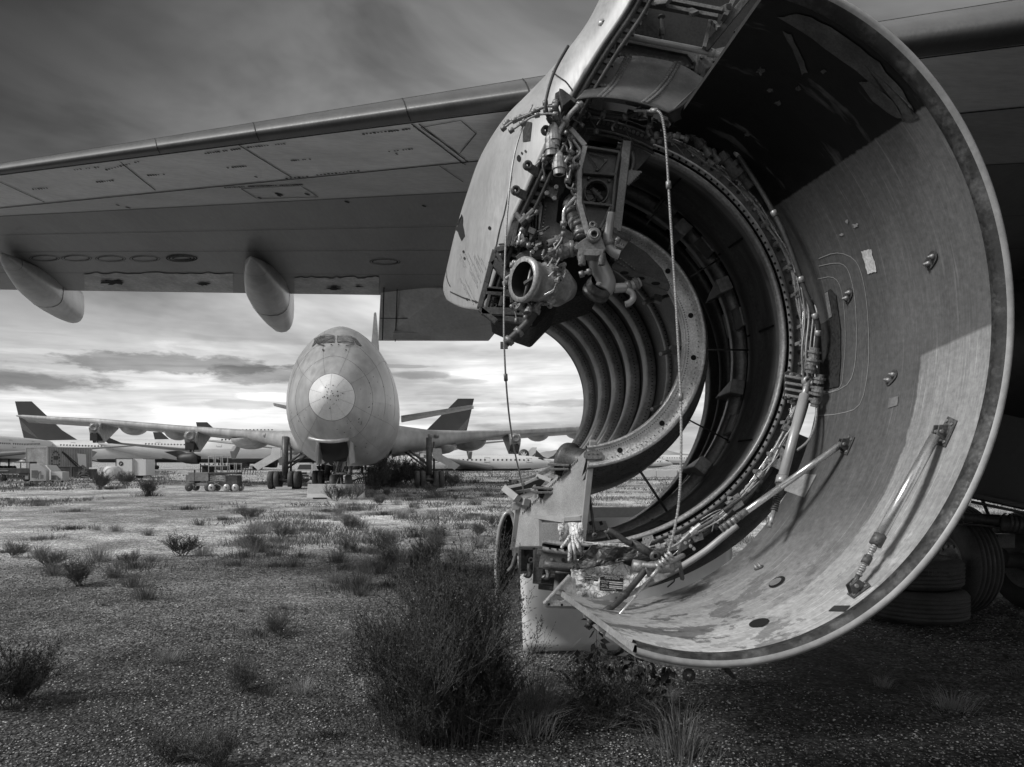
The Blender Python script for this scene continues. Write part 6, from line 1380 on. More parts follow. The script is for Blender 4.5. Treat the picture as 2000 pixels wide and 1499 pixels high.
# ================================================================== parked aircraft beyond
def jet(name, label, loc, rz, L=68., r=3.25, zb=2., hump=True, finh=10.8, fin=True, wing=True, engines=0, winglet=False, mats=('white_far', 'dk_far', 'grey_far', 'win_far', 'belly_far'), span=31., low=False, group=None, cut=0, rear_eng=False, darkbelly=True):
    root = empty(name, loc, rz); tag(root, label, 'airplane', group)
    k = L / 68.; zt = zb + 2 * r
    S = [(0, .02, .42), (.5, .25, .42), (1.5, .42, .45), (4, .72, .5), (7, .9, .5), (11, 1, .5), (44, 1, .5), (56, .7, .62), (64, .36, .75), (68, .1, .82)]
    def f_(a, y):
        for i in range(len(S) - 1):
            if y <= S[i + 1][0]: break
        t = (y - S[i][0]) / (S[i + 1][0] - S[i][0]); t = max(0, min(1, t)); rr_ = (S[i][1] + (S[i + 1][1] - S[i][1]) * t) * r; zc = zb + 2 * r * (S[i][2] + (S[i + 1][2] - S[i][2]) * t)
        hz = 0
        if hump: hz = 1.7 * max(0, min(1, (y - 1) / 6)) * max(0, min(1, (31 - y) / 8))
        s_ = math.sin(a); return Vector((rr_ * math.cos(a) * (1 - .1 * (s_ > 0) * s_ * (hz > 0)), y * k, zc + rr_ * s_ + (hz * s_ if s_ > 0 else 0)))
    ysl = [0, .3, .8, 1.5, 2.5, 4, 5.5, 7, 9, 11, 15, 20, 24, 27, 31, 38, 44, 50, 56, 60, 64, 68]
    mb = MB(); al = lin(0, 2 * PI, 25)
    mb.grid(f_, al, ysl, 0)
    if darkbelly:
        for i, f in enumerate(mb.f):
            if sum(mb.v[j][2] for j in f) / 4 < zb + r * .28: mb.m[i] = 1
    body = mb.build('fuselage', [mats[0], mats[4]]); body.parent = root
    mb = MB()
    for s_ in (-1, 1):
        y = 8.
        while y < 54:
            if not (20 < y < 21.5 or 37 < y < 38.5):
                for (row, y0, y1) in (((.16 * PI if hump else .13 * PI), 7, 54),) + (((.40 * PI), 7, 22),) * (1 if hump else 0):
                    if y0 <= y <= y1:
                        a = row if s_ > 0 else PI - row; p = f_(a, y); mb.box(p, (.12, .30, .42))
            y += .9 / k if L > 50 else .95 / k
        for y in (5.2, 6.0, 6.8):                # cockpit
            a = (.42 if hump else .30) * PI; a = a if s_ > 0 else PI - a; mb.box(f_(a, y * .62), (.3, .5, .4))
    o = mb.build('window_row', mats[3]); o.parent = body
    mb = MB()
    for y in (6.8, 20.7, 37.8, 50):
        for s_ in (-1, 1):
            pts = [f_((.04 if s_ > 0 else .96) * PI, y), f_((.04 if s_ > 0 else .96) * PI, y + 1.2 / k), f_((.24 if s_ > 0 else .76) * PI, y + 1.2 / k), f_((.24 if s_ > 0 else .76) * PI, y)]
            for i in range(4): mb.tube([pts[i] + Vector((s_ * .03, 0, 0)), pts[(i + 1) % 4] + Vector((s_ * .03, 0, 0))], .05, 4)
    o = mb.build('door', mats[2]); o.parent = body
    if fin:
        mb = MB(); b0 = 52 * k; zt2 = zb + 2 * r * .92; h = finh
        mb.prism([(-.2, b0 - 2, zt2), (-.2, b0 + 3, zt2 + .28 * h), (-.2, b0 + 11.5 * k ** .5, zt2 + h), (-.2, b0 + 16 * k ** .5, zt2 + h), (-.2, b0 + 13.3 * k ** .5, zt2)], (.4, 0, 0), 0)
        mb.prism([(-.22, b0 + 9.2 * k ** .5, zt2 + h * .05), (-.22, b0 + 14 * k ** .5, zt2 + h * .3), (-.22, b0 + 14.6 * k ** .5, zt2 + h * .55)], (.44, 0, 0), 1)
        o = mb.build('fin', [mats[1], 'frame']); o.parent = root
        mb = MB()
        for s_ in (-1, 1): mb.prism([(s_ * .8, b0 + 4, zt2 - 1), (s_ * 11 * k, b0 + 13 * k ** .5, zt2 + .2), (s_ * 11 * k, b0 + 15.5 * k ** .5, zt2 + .2), (s_ * .8, b0 + 12, zt2 - 1)], (0, 0, .3), 0)
        o = mb.build('tailplane', mats[2]); o.parent = root
    if wing:
        for s_ in (-1, 1):
            mb = MB(); zr = zb + r * .35
            rowsw = []
            for (x, y, ch, z, th) in ((0, 18 * k, 15 * k, zr, 1.6), (s_ * 3.5 * k, 20 * k, 13.5 * k, zr + .3, 1.4), (s_ * 12 * k, 27 * k, 9 * k, zr + 1.3, .8), (s_ * span, 46 * k, 3.5 * k, zr + 3.4, .3)):
                rowsw.append([Vector((x, y, z)), Vector((x, y + ch * .15, z + th * .5)), Vector((x, y + ch * .5, z + th * .4)), Vector((x, y + ch, z)), Vector((x, y + ch * .5, z - th * .3)), Vector((x, y + ch * .12, z - th * .4))])
            mb.add([v for rr_ in rowsw for v in rr_], [(i * 6 + q2, i * 6 + (q2 + 1) % 6, (i + 1) * 6 + (q2 + 1) % 6, (i + 1) * 6 + q2) for i in range(3) for q2 in range(6)], 0, True)
            mb.add(rowsw[-1], [tuple(range(6))])
            wo = mb.build('wing', mats[2]); wo.parent = root
            if winglet:
                mb = MB(); mb.prism([(s_ * span, 46 * k, zr + 3.3), (s_ * span, 49.5 * k, zr + 3.3), (s_ * (span + .8), 52 * k, zr + 5.6), (s_ * (span + .8), 51 * k, zr + 5.6)], (.1, 0, 0)); o = mb.build('winglet', mats[1]); o.parent = wo
            for (x, y, z) in (((s_ * 12 * k, 27 * k, zr + .4), (s_ * 21.5 * k, 36 * k, zr + 1.5)) if not rear_eng else ()):
                mb = MB()
                if engines: mb.lathe((x, y - 4.5, z - 1.6), (0, 1, 0), [(0, 1.25), (.1, 1.45), (1.5, 1.5), (3.2, 1.3), (5.2, .7), (5.4, .3)], 20, 1); mb.lathe((x, y - 4.4, z - 1.6), (0, 1, 0), [(0, 1.2), (1, 1.15), (1, .1)], 20, 0)
                mb.prism([(x - .3, y - 2.6, z - .7), (x - .3, y + .4, z + .3), (x - .3, y + 4, z), (x - .3, y + .5, z - 1.5), (x - .3, y - 1, z - 2.1)], (.6, 0, 0), 1)
                o = mb.build('engine' if engines else 'engine_pylon', [mats[3], mats[1] if engines else mats[2]]); o.parent = wo
    if rear_eng:
        for s_ in (-1, 1):
            mb = MB(); mb.lathe((s_ * (r + 1.3), 47 * k, zb + r * 1.1), (0, 1, 0), [(0, .7), (.15, .85), (1, .95), (5.5, .9), (6.5, .6), (6.6, .1)], 18); mb.box((s_ * (r + .3), 50 * k, zb + r * 1.1), (1.6, 3, .4)); o = mb.build('engine', mats[0]); o.parent = root
    if not low:
        for (x, y) in ((0, 7 * k), (-5.5 * k, 31 * k), (5.5 * k, 31 * k), (-2 * k, 34 * k), (2 * k, 34 * k)):
            mb = MB(); mb.tube([(x, y, .6), (x, y, zb + .8)], .2, 6); 
            for dx in (-.6, .6): mb.lathe((x + dx - .2, y, .6), (1, 0, 0), [(0, .1), (0, .6), (.4, .6), (.4, .1)], 14); mb.lathe((x + dx - .2, y + 1.3, .6), (1, 0, 0), [(0, .1), (0, .6), (.4, .6), (.4, .1)], 14)
            o = mb.build('landing_gear', 'black'); o.parent = root
    return root, body
def xp(px, Y): return (px - 1000) / FP * Y
RN, LN_ = R(90), R(-90)
jet('parked_jumbo_jet', 'white jumbo jet with a tall dark tail fin at the far left edge', (xp(30, 216) + 68, 216, 0), RN, hump=False, finh=11.2, wing=False)
jet('parked_jumbo_jet', 'jumbo jet off the left edge, only its pale wing with pylons reaching into view', (xp(-200, 150), 150, 0), R(8), hump=False, fin=False)
jet('parked_jumbo_jet', 'white jumbo jet with engines under its wing, right of the box trailer', (xp(232, 180) + 46 , 212, 0), RN, fin=False, engines=1, winglet=True, span=30)
jet('parked_jumbo_jet', 'white jumbo jet facing left with a bare nose cone, just above the scissor lift', (xp(378, 190), 190, 0), LN_, fin=False, hump=True)
jet('parked_jumbo_jet', 'distant jet whose small dark fin tip shows above the bare jumbo left wing', (xp(383, 318) + 68, 318, 0), RN, wing=False, low=True)
jet('parked_jumbo_jet', 'distant jet with a dark fin between the tall left fin and the bare jumbo', (xp(299, 420) + 68, 420, 0), RN, wing=False, low=True)
jet('parked_jumbo_jet', 'white jumbo jet whose dark tail fin rises above the right wing of the bare jumbo', (xp(926, 214) - 68, 214, 0), LN_, finh=11.8, hump=False, wing=False)
md, mdb = jet('parked_twin_jet', 'low white narrow airliner with rear engines behind the bare jumbo right wing', (xp(1078, 170), 170, 0), RN, L=45, r=1.72, zb=.1, hump=False, fin=False, span=15, low=True, rear_eng=True)
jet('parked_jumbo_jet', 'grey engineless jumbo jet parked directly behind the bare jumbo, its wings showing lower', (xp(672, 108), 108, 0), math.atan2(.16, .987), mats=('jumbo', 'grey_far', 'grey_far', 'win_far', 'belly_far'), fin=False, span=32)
de, deb = jet('parked_delivery_jet', 'white airliner with dark fuselage lettering seen through the gap in the open engine', (xp(1322, 300) + 9, 300, 0), RN, L=47, r=1.9, zb=1.2, hump=False, fin=False, span=15, low=True)
we, web = jet('parked_delivery_jet', 'smaller lettered white airliner in front of the other one seen through the engine gap', (xp(1314, 262), 262, 0), RN, L=38, r=1.5, zb=.3, hump=False, fin=False, span=13, low=True)
def sidetext(s, size, px, py, Y, root):
    o = text(s, size, 'lettering', 'ink_dk', None, Vector((xp(px, Y), Y, CH + (HZ - py) / FP * Y)), Matrix.Rotation(PI / 2, 3, 'X'), .02); o.parent = root; o.matrix_parent_inverse = (Matrix.Translation(root.location) @ Matrix.Rotation(root.rotation_euler[2], 4, 'Z')).inverted()
sidetext('DELTA', 1.5, 1290, 895, 297.9, deb); sidetext('WESTJET', 1.1, 1298, 903.5, 260.3, web)
t1, tb1 = jet('distant_tail_jet', 'distant airliner with a round emblem on its pale fin, above the low white narrow airliner', (xp(1040, 520) - 38, 520, 0), LN_, L=38, r=1.9, zb=1, hump=False, span=14, finh=8, low=True, mats=('white_far', 'white_far', 'grey_far', 'win_far', 'belly_far'), wing=False)
mb = MB(); c = P(1023, 888, 517); mb.lathe(c, (0, -1, 0), [(0, 3.6), (.2, 3.6), (.2, .01)], 24, 0); mb.prism([c + Vector((a * 2.2, -.3, b * 2.2)) for a, b in ((-1, .6), (-.35, .1), (-.3, 1), (0, .5), (.3, 1), (.35, .1), (1, .6), (.5, -.5), (.6, -1), (-.6, -1), (-.5, -.5))], (0, .1, 0), 1)
o = mb.build('fin_emblem', ['dk_far', 'white_far']); o.parent = tb1; o.matrix_parent_inverse = (Matrix.Translation(t1.location) @ Matrix.Rotation(LN_, 4, 'Z')).inverted()
jet('distant_tail_jet', 'distant airliner showing only a narrow dark fin, just right of the fin with the emblem', (xp(1044, 540) + 38, 540, 0), RN, L=38, r=1.9, zb=1, hump=False, span=14, finh=7.4, low=True, wing=False)
jet('distant_tail_jet', 'tiny distant airliner with a dark fin on the left horizon beside the rusty container', (xp(28, 640) + 38, 640, 0), RN, L=38, r=1.9, zb=1, hump=False, span=14, finh=9, low=True)
jet('distant_tail_jet', 'tiny distant airliner with a dark fin under the right wing of the bare jumbo', (xp(902, 520) + 30, 520, 0), LN_, L=38, r=1.9, zb=1, hump=False, span=14, finh=9, low=True)

# ================================================================== ground equipment
def bxs(name, label, cat, loc, rz, parts, group=None):
    root = empty(name, loc, rz); tag(root, label, cat, group)
    for pn, m_, fn in parts:
        mb = MB(); fn(mb)
        for b in (mb.split() if pn in ('wheel', 'rail') else [mb]): o = b.build(pn, m_, bevel=.02 if pn != 'wheel' else 0); o.parent = root
    return root
def B_(mb, *bs_):
    for b in bs_: mb.box(b[:3], b[3:6], None, b[6] if len(b) > 6 else 0)
Yc = 100.
def cont(mb):
    B_(mb, (0, 0, 2.05, 3.9, 6.5, 3.7)); 
def ribs(mb):
    for i in range(26): mb.box((1.97, -3.1 + i * .25, 2.05), (.06, .09, 3.5))
    B_(mb, (1.97, -3.23, 2.05, .12, .12, 3.8), (1.97, 3.23, 2.05, .12, .12, 3.8), (0, -3.27, 3.87, 3.9, .1, .12), (-1.9, -3.27, 2, .1, .1, 3.7))
def mural(mb):
    for i in range(18):
        a = 2 * PI * i / 18; mb.box((2.02, -2.1 + .55 * math.cos(a), 2.1 + 1.25 * math.sin(a)), (.03, .16, .22))
    B_(mb, (2.02, -2.1, 1.4, .03, .7, .5), (2.02, -2.1, 2.5, .03, .6, .5))
    mb.beam((2.03, -1.2, 3.3), (2.03, 1.7, .7), .03, .22, 1, up=(0, 0, 1)); mb.beam((2.03, -.9, 3.2), (2.03, 1.9, 1.0), .03, .1, 1, up=(0, 0, 1))
    mb.prism([(2.02, 1.0, 3.1), (2.02, 2.3, 3.0), (2.02, 2.4, 1.2), (2.02, 1.8, 1.6), (2.02, 1.2, 1.2)], (.02, 0, 0), 2)
root = bxs('cargo_container', 'tall weathered container with a faded mural on its side, behind the white ground units', 'container', (xp(90, Yc) , Yc + 3, 0), R(-50) * -1, (('body', 'rust', cont), ('side_rib', 'grey_far', ribs), ('mural', ['rust_dk', 'black', 'white_far'], mural)))
root.rotation_euler[2] = R(-22)
# white wedge topped ground units
def wedge(mb, w_, d, h, cutf=.35):
    mb.prism([(-w_ / 2, -d / 2, .15), (w_ / 2, -d / 2, .15), (w_ / 2, -d / 2, h * (1 - cutf)), (w_ * .1, -d / 2, h), (-w_ / 2, -d / 2, h)], (0, d, 0))
for (px, Y, w_, h, lab) in ((78, 72, 1.3, 1.75, 'white sloped-top ground unit at the right end of the long dark machine'), (98, 76, 1.5, 1.6, 'scribbled white sloped-top ground unit second from the long dark machine'), (117, 73, 1.1, 1.0, 'low pale block standing in front of the rusty container'),
                         (193, 88, 1.6, 1.3, 'white sloped-top ground unit between the container and the white drum'), (232, 90, 1.2, 1.3, 'small white cabinet behind the white drum beside the box trailer')):
    def f1(mb, w_=w_, h=h): wedge(mb, w_, 1.2, h, .35 if h > 1.2 else .02)
    def f2(mb, w_=w_, h=h): B_(mb, (-w_ * .2, -.63, h * .45, w_ * .4, .04, h * .4), (w_ * .25, -.63, h * .3, w_ * .2, .04, h * .2)); [mb.beam((rj.uniform(-.3, .4), -.64, .3), (rj.uniform(-.3, .4), -.64, h * .6), .05, .02) for _ in range(4)]
    def f3(mb, w_=w_): [mb.lathe((sx_ * w_ * .4 - .05, -.4, .16), (1, 0, 0), [(0, .02), (0, .16), (.1, .16), (.1, .02)], 12) for sx_ in (-1, 1)]
    bxs('ground_unit', lab, 'ground unit', (xp(px, Y), Y, 0), R(rj.uniform(-20, 20)), (('housing', 'white_far', f1), ('access_panel', 'rust', f2), ('wheel', 'black', f3)))
mb = MB(); mb.lathe((0, 0, .75), (0, 1, 0), [(0, .01), (0, .75), (1.4, .75), (1.4, .01)], 24); mb.lathe((0, -.02, .75), (0, 1, 0), [(0, .45), (0, .6), (.02, .6)], 20); o = mb.build('drum', 'white_far', loc=(xp(214, 86), 86, 0)); tag(o, 'white drum lying on its side left of the box trailer', 'drum')
def lm1(mb): B_(mb, (0, 0, 1.05, 5.2, 1.6, .5), (-.3, 0, .45, 4.8, 1.3, .35), (2.1, 0, 1.6, .08, 1.2, .7), (1.2, 0, 1.9, 1.9, .08, .08), (.9, 0, 1.45, .08, .08, .9), (1.6, 0, .8, .9, 1.5, .5))
def lm2(mb): B_(mb, (-1, -.83, 1.05, 2.4, .06, .12), (1.9, -.7, .5, .35, .1, .6)); [B_(mb, (-2 + i * .5, -.7, .65, .06, .06, .4)) for i in range(9)]
def lm3(mb): [mb.lathe((x - .12, -.7, .35), (0, 1, 0), [(0, .05), (0, .35), (.25, .35), (.25, .05)], 16) for x in (-2, -.3, 1.9)]
bxs('belt_loader', 'long dark rusty loader machine at the left edge in the weeds', 'loader', (xp(22, 76), 76, 0), R(3), (('chassis', 'rust_dk', lm1), ('rail', 'rust', lm2), ('wheel', 'black', lm3)))
def d1(mb): B_(mb, (0, 0, .85, 2.1, 1.4, 1.1), (0, 0, 1.42, 2.2, 1.5, .08)); 
def d2(mb): B_(mb, (.75, -.73, .85, .06, .06, 1.1), (-.95, -.73, .85, .06, .06, 1.1), (0, -.73, .35, 2.1, .06, .06))
bxs('machine_crate', 'dark rusty open machine crate in front of the container', 'crate', (xp(133, 80), 80, 0), 0, (('housing', 'rust_dk', d1), ('frame', 'rust', d2)))
bxs('generator_skid', 'small cluttered generator skid lying in weeds right of the dark crate', 'generator', (xp(165, 79), 79, 0), R(8), (('housing', 'rust_dk', lambda mb: B_(mb, (0, 0, .6, 1.5, 1, .6), (.4, -.1, 1.0, .5, .6, .4), (-.4, 0, .95, .3, .3, .5), (.9, 0, .75, .3, 1, .9))), ('pipe', 'rust', lambda mb: [mb.tube([(rj.uniform(-.7, .7), -.55, rj.uniform(.3, 1.1)) for _ in range(3)], .04, 5) for _ in range(7)])))
def t1_(mb): B_(mb, (-.55, 0, 1.35, 2.1, 2.2, 2.0), (1.2, .1, 1.3, 1.5, 2.0, 1.9))
def t2_(mb): B_(mb, (.1, -.3, .3, 3.6, .15, .12), (-.1, .6, .3, 3.6, .12, .12)); mb.beam((-1.6, -.3, .35), (-2.3, -.3, .4), .1, .1)
def t3_(mb): [mb.lathe((x, -.75, .27), (0, 1, 0), [(0, .05), (0, .27), (.18, .27), (.18, .05)], 14) for x in (-1.1, 1.2, .9)]
def t4_(mb): mb.lathe((-.95, -1.115, 1.75), (0, -1, 0), [(0, .28), (.02, .28), (.02, .01)], 20, 0); mb.beam((-1.05, -1.15, 1.65), (-.85, -1.15, 1.8), .08, .02, 1); B_(mb, (-1.58, -1.12, 1.35, .05, .06, 2), (.48, -1.12, 1.35, .05, .06, 2), (-.55, -1.12, 2.36, 2.1, .06, .06), (.15, -.95, .7, .5, .3, .3))
bxs('box_trailer', 'white two-part box trailer with a small round emblem, parked in the weeds', 'trailer', (xp(262, 91), 91, 0), R(-4), (('box', 'white_far', t1_), ('chassis', 'black', t2_), ('wheel', 'black', t3_), ('emblem', ['dk_far', 'white_far'], t4_)))
# tow tractor and scissor lift
Ys = 49.5
def g1(mb): B_(mb, (-.05, 0, .75, 1.15, 1.1, .45), (-.55, 0, .6, .5, 1, .5), (.05, 0, .35, 1.4, 1, .16))
def g2(mb): B_(mb, (.25, 0, 1.3, .55, .8, .08), (.0, -.35, 1.15, .06, .06, .55), (.5, -.35, 1.15, .06, .06, .55), (.5, .35, 1.15, .06, .06, .55), (0, .35, 1.15, .06, .06, .55), (.25, .1, 1.13, .5, .5, .4, 1), (-.28, -.5, .7, .07, .1, .8, 1))
def g3(mb): [mb.lathe((x, y, .21), (0, 1, 0), [(0, .05), (0, .21), (.16, .21), (.16, .05)], 16) for x in (-.6, .5) for y in (-.6, .45)]
bxs('tow_tractor', 'small dark tow tractor with a roofed seat, left of the scissor lift', 'tractor', (xp(396, Ys), Ys, 0), 0, (('body', 'rust', g1), ('cab', ['black', 'black'], g2), ('wheel', 'rubber', g3))).scale = (1.12, 1, 1.25)
def s1_(mb):
    B_(mb, (0, 0, .38, 1.75, .9, .22), (0, 0, .92, 1.7, .95, .1), (.5, 0, .62, .7, .85, .4)); 
    for i in range(4):
        z = .5 + i * .1; mb.beam((-.75, -.4, z), (.35, -.4, z + .08), .05, .05, 1, up=(0, 1, 0)); mb.beam((-.75, -.4, z + .08), (.35, -.4, z), .05, .05, 1, up=(0, 1, 0))
    mb.beam((-.8, -.45, .2), (-.2, -.45, .45), .05, .05, 1); mb.beam((.1, -.45, .2), (-.5, -.45, .45), .05, .05, 1)
def s2_(mb):
    for x in (-.8, -.4, 0, .4, .8):
        for y in (-.45, .45): mb.tube([(x, y, .95), (x, y, 1.8 if x < .3 else 1.45)], .032, 6)
    for z in (1.3, 1.78):
        for y in (-.45, .45): mb.tube([(-.8, y, z), (.1, y, z)], .03, 6)
    for y in (-.45, .45): mb.tube([(0, y, 1.4), (.85, y, 1.4)], .02, 6)
    mb.tube([(-.8, -.45, 1.78), (-.8, .45, 1.78)], .02, 6)
def s3_(mb): [mb.lathe((x, y, .19), (0, 1, 0), [(0, .05), (0, .19), (.14, .19), (.14, .05)], 16) for x in (-.62, .25, .75) for y in (-.55, .42)]
bxs('scissor_lift', 'folded scissor lift with pale guard rails, right of the small tractor', 'lift', (xp(442, Ys), Ys - .2, 0), 0, (('chassis', ['rust_dk', 'rust'], s1_), ('guard_rail', 'grey_far', s2_), ('wheel', 'fair', s3_))).scale = (1.1, 1, 1.25)
# sport utility vehicle under the left wing
Yv = 82
def v1(mb):
    def sec(y, w_, z0, z1): return [Vector((s_ * w_, y, z)) for s_, z in ((-1, z0), (-1.02, (z0 + z1) / 2), (-.93, z1), (.93, z1), (1.02, (z0 + z1) / 2), (1, z0))]
    S_ = [sec(-.0, .85, .45, .85), sec(.15, .94, .35, .98), sec(1.2, .97, .32, 1.08), sec(4.4, .97, .32, 1.1), sec(4.7, .9, .4, 1.0)]
    mb.add([v for s_ in S_ for v in s_], [(i * 6 + k, i * 6 + (k + 1) % 6, (i + 1) * 6 + (k + 1) % 6, (i + 1) * 6 + k) for i in range(4) for k in range(6)], 0); mb.add(S_[0], [tuple(range(6))]); mb.add(S_[-1], [tuple(range(6))])
    R_ = [[Vector((s_ * w_, y, z)) for s_ in (-1, 1)] for (y, w_, z) in ((1.1, .86, 1.08), (1.9, .72, 1.72), (4.0, .70, 1.74), (4.6, .8, 1.1))]
    mb.add([v for s_ in R_ for v in s_], [(0, 1, 3, 2), (2, 3, 5, 4), (4, 5, 7, 6), (0, 2, 4, 6), (1, 7, 5, 3)], 0)
def v2(mb): mb.prism([(-.74, 1.14, 1.14), (.74, 1.14, 1.14), (.62, 1.78, 1.64), (-.62, 1.78, 1.64)], (0, -.02, .015)); 
def v3(mb): B_(mb, (0, -.03, .72, 1.0, .05, .2), (0, -.04, .47, 1.4, .05, .14))
def v4(mb): B_(mb, (-.68, -.01, .8, .3, .06, .12), (.68, -.01, .8, .3, .06, .12))
def v5(mb): [mb.lathe((x, y, .36), (1, 0, 0), [(0, .05), (0, .36), (.24, .36), (.24, .05)], 18) for x in (-.95, .72) for y in (.95, 3.8)]
bxs('parked_suv', 'silver sport utility vehicle facing us under the left wing of the bare jumbo', 'car', (xp(590, Yv), Yv, 0), R(4), (('body', 'alu_lt', v1), ('windshield', 'win_far', v2), ('grille', 'black', v3), ('headlight', 'white_far', v4), ('wheel', 'rubber', v5)))
# concrete barriers
def barr(mb, L_=2.85):
    mb.prism([(-L_ / 2, -.32, 0), (-L_ / 2, -.30, .08), (-L_ / 2, -.16, .28), (-L_ / 2, -.09, .8), (-L_ / 2, .09, .8), (-L_ / 2, .16, .28), (-L_ / 2, .30, .08), (-L_ / 2, .32, 0)], (L_, 0, 0))
    mb.box((-.75, -.325, .045), (.7, .03, .07), None, 1)
mb = MB(); barr(mb); o = mb.build('concrete_barrier', ['concrete', 'black'], bevel=.015, loc=(xp(654, 38.6), 38.9, 0)); tag(o, 'pale concrete barrier on the gravel in front of the bare jumbo nose gear', 'barrier'); o.scale = (1, 1, .93)
for i, (px, Y, lb_) in enumerate(((1262, 97, 'left of the two pale blocks seen through the gap in the open engine'), (1302, 97, 'right of the two pale blocks seen through the gap in the open engine'))):
    mb = MB(); mb.prism([(-1.3, -.3, 0), (1.25, -.3, 0), (1.25, -.3, .92), (.6, -.3, .98), (-.2, -.3, .9), (-1.3, -.3, .95)], (0, .6, 0)); o = mb.build('concrete_block', 'white_far', bevel=.03, loc=(xp(px, Y), Y, 0)); tag(o, lb_, 'concrete block')
# debris on the far left horizon and under the aircraft
for (px, Y, w_, h, nm, lb_) in ((480, 120, 3, 1.5, 'loading_stairs', 'low cluttered loading stairs beyond the scissor lift'), (700, 62, 1.2, .7, 'parts_box', 'dark parts box under the belly of the bare jumbo')):
    def h1(mb, w_=w_, h=h):
        for i in range(8): mb.beam((-w_ / 2 + w_ * i / 7, 0, 0), (-w_ / 2 + w_ * i / 7 + .2, 0, h * (.5 + .5 * i / 7)), .08, .08); mb.box((-w_ / 2 + w_ * i / 7, 0, h * (.5 + .5 * i / 7)), (w_ / 7, .9, .07))
    bxs(nm, lb_, 'equipment', (xp(px, Y), Y, 0), 0, (('frame', 'rust_dk', h1),))
# ================================================================== ground
def npmesh(name, V, F, m_, nper):
    me = bpy.data.meshes.new(name); me.vertices.add(len(V)); me.vertices.foreach_set('co', V.astype(np.float32).ravel())
    me.loops.add(F.size); me.loops.foreach_set('vertex_index', F.astype(np.int32).ravel()); nf = len(F)
    me.polygons.add(nf); me.polygons.foreach_set('loop_start', (np.arange(nf) * nper).astype(np.int32))
    try: me.polygons.foreach_set('loop_total', np.full(nf, nper, np.int32))
    except Exception: pass
    me.materials.append(M[m_] if isinstance(m_, str) else m_); me.update(calc_edges=True); me.validate()
    o = bpy.data.objects.new(name, me); COL.objects.link(o); return o
gm = bpy.data.materials.new('gravelly_dirt'); gm.use_nodes = True; M['ground'] = gm
Nn, Ln = nt(gm); bs = Nn['Principled BSDF']; bs.inputs['Roughness'].default_value = .9; bs.inputs['Specular IOR Level'].default_value = .25
tcn = Nn.new('ShaderNodeTexCoord')
def gn(scale, det, rough=.6):
    n = Nn.new('ShaderNodeTexNoise'); n.inputs['Scale'].default_value = scale; n.inputs['Detail'].default_value = det; n.inputs['Roughness'].default_value = rough; Ln.new(tcn.outputs['Object'], n.inputs[0]); return n.outputs[0]
vo = Nn.new('ShaderNodeTexVoronoi'); vo.inputs['Scale'].default_value = 34; Ln.new(tcn.outputs['Object'], vo.inputs[0])
vs_ = Nn.new('ShaderNodeSeparateColor'); Ln.new(vo.outputs['Color'], vs_.inputs[0])
v2_ = Nn.new('ShaderNodeTexVoronoi'); v2_.inputs['Scale'].default_value = 11; Ln.new(tcn.outputs['Object'], v2_.inputs[0]); vs2 = Nn.new('ShaderNodeSeparateColor'); Ln.new(v2_.outputs['Color'], vs2.inputs[0])
c_ = mm_('MULTIPLY', mr_(vs_.outputs[0], 0, 1, .3, 1.7), mr_(vs2.outputs[0], 0, 1, .7, 1.3))
c_ = mm_('MULTIPLY', c_, mr_(vo.outputs['Distance'], 0, .7, 1.25, .4))
c_ = mm_('MULTIPLY', c_, mr_(gn(.5, 9, .72), .42, .60, 1.28, .72)); c_ = mm_('MULTIPLY', c_, mr_(gn(.16, 7), .32, .68, .7, 1.3)); c_ = mm_('MULTIPLY', c_, mr_(gn(1.3, 6), .3, .7, .75, 1.25))
# near ground painted dark as shade, sandier open lot further out, dark scrubby soil on the right and left verges
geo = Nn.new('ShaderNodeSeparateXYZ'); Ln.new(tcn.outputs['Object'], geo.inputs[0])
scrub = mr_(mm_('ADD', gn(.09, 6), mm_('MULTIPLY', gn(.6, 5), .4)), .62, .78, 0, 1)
shade_to_sand = mr_(mm_('ADD', geo.outputs[1], mm_('MULTIPLY', gn(.25, 4), 8.)), 10., 26., 0., 1.)
c_ = mm_('MULTIPLY', c_, mr_(shade_to_sand, 0, 1, .112, .74)); c_ = mm_('MULTIPLY', c_, mm_('SUBTRACT', 1., mm_('MULTIPLY', scrub, .5)))
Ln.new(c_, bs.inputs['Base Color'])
bp = Nn.new('ShaderNodeBump'); bp.inputs['Strength'].default_value = .9; bp.inputs['Distance'].default_value = .02
hgt = mm_('ADD', mr_(vo.outputs['Distance'], 0, .6, 1, 0), mm_('MULTIPLY', gn(9, 5), .8)); Ln.new(hgt, bp.inputs['Height']); Ln.new(bp.outputs[0], bs.inputs['Normal'])
mb = MB()
xs = [-9000, -3000, -1000, -400, -200, -100] + lin(-60, 60, 61) + [100, 200, 400, 1000, 3000, 9000]
yv = [-300, -60, -20, -5, 0] + lin(2, 60, 60) + [80, 120, 200, 400, 900, 2500, 6000, 14000]
def gz(x, y):
    if abs(x) > 61 or y > 61 or y < 1: return 0.
    return .05 * (mnoise.noise(Vector((x * .25, y * .25, 0)))) * max(0, min(1, (60 - y) / 20)) - .01
mb.grid(lambda x, y: Vector((x, y, gz(x, y) if abs(x) <= 60 else -.0)), xs, yv, 0, True)
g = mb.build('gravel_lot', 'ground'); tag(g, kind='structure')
rs = np.random.RandomState(4)
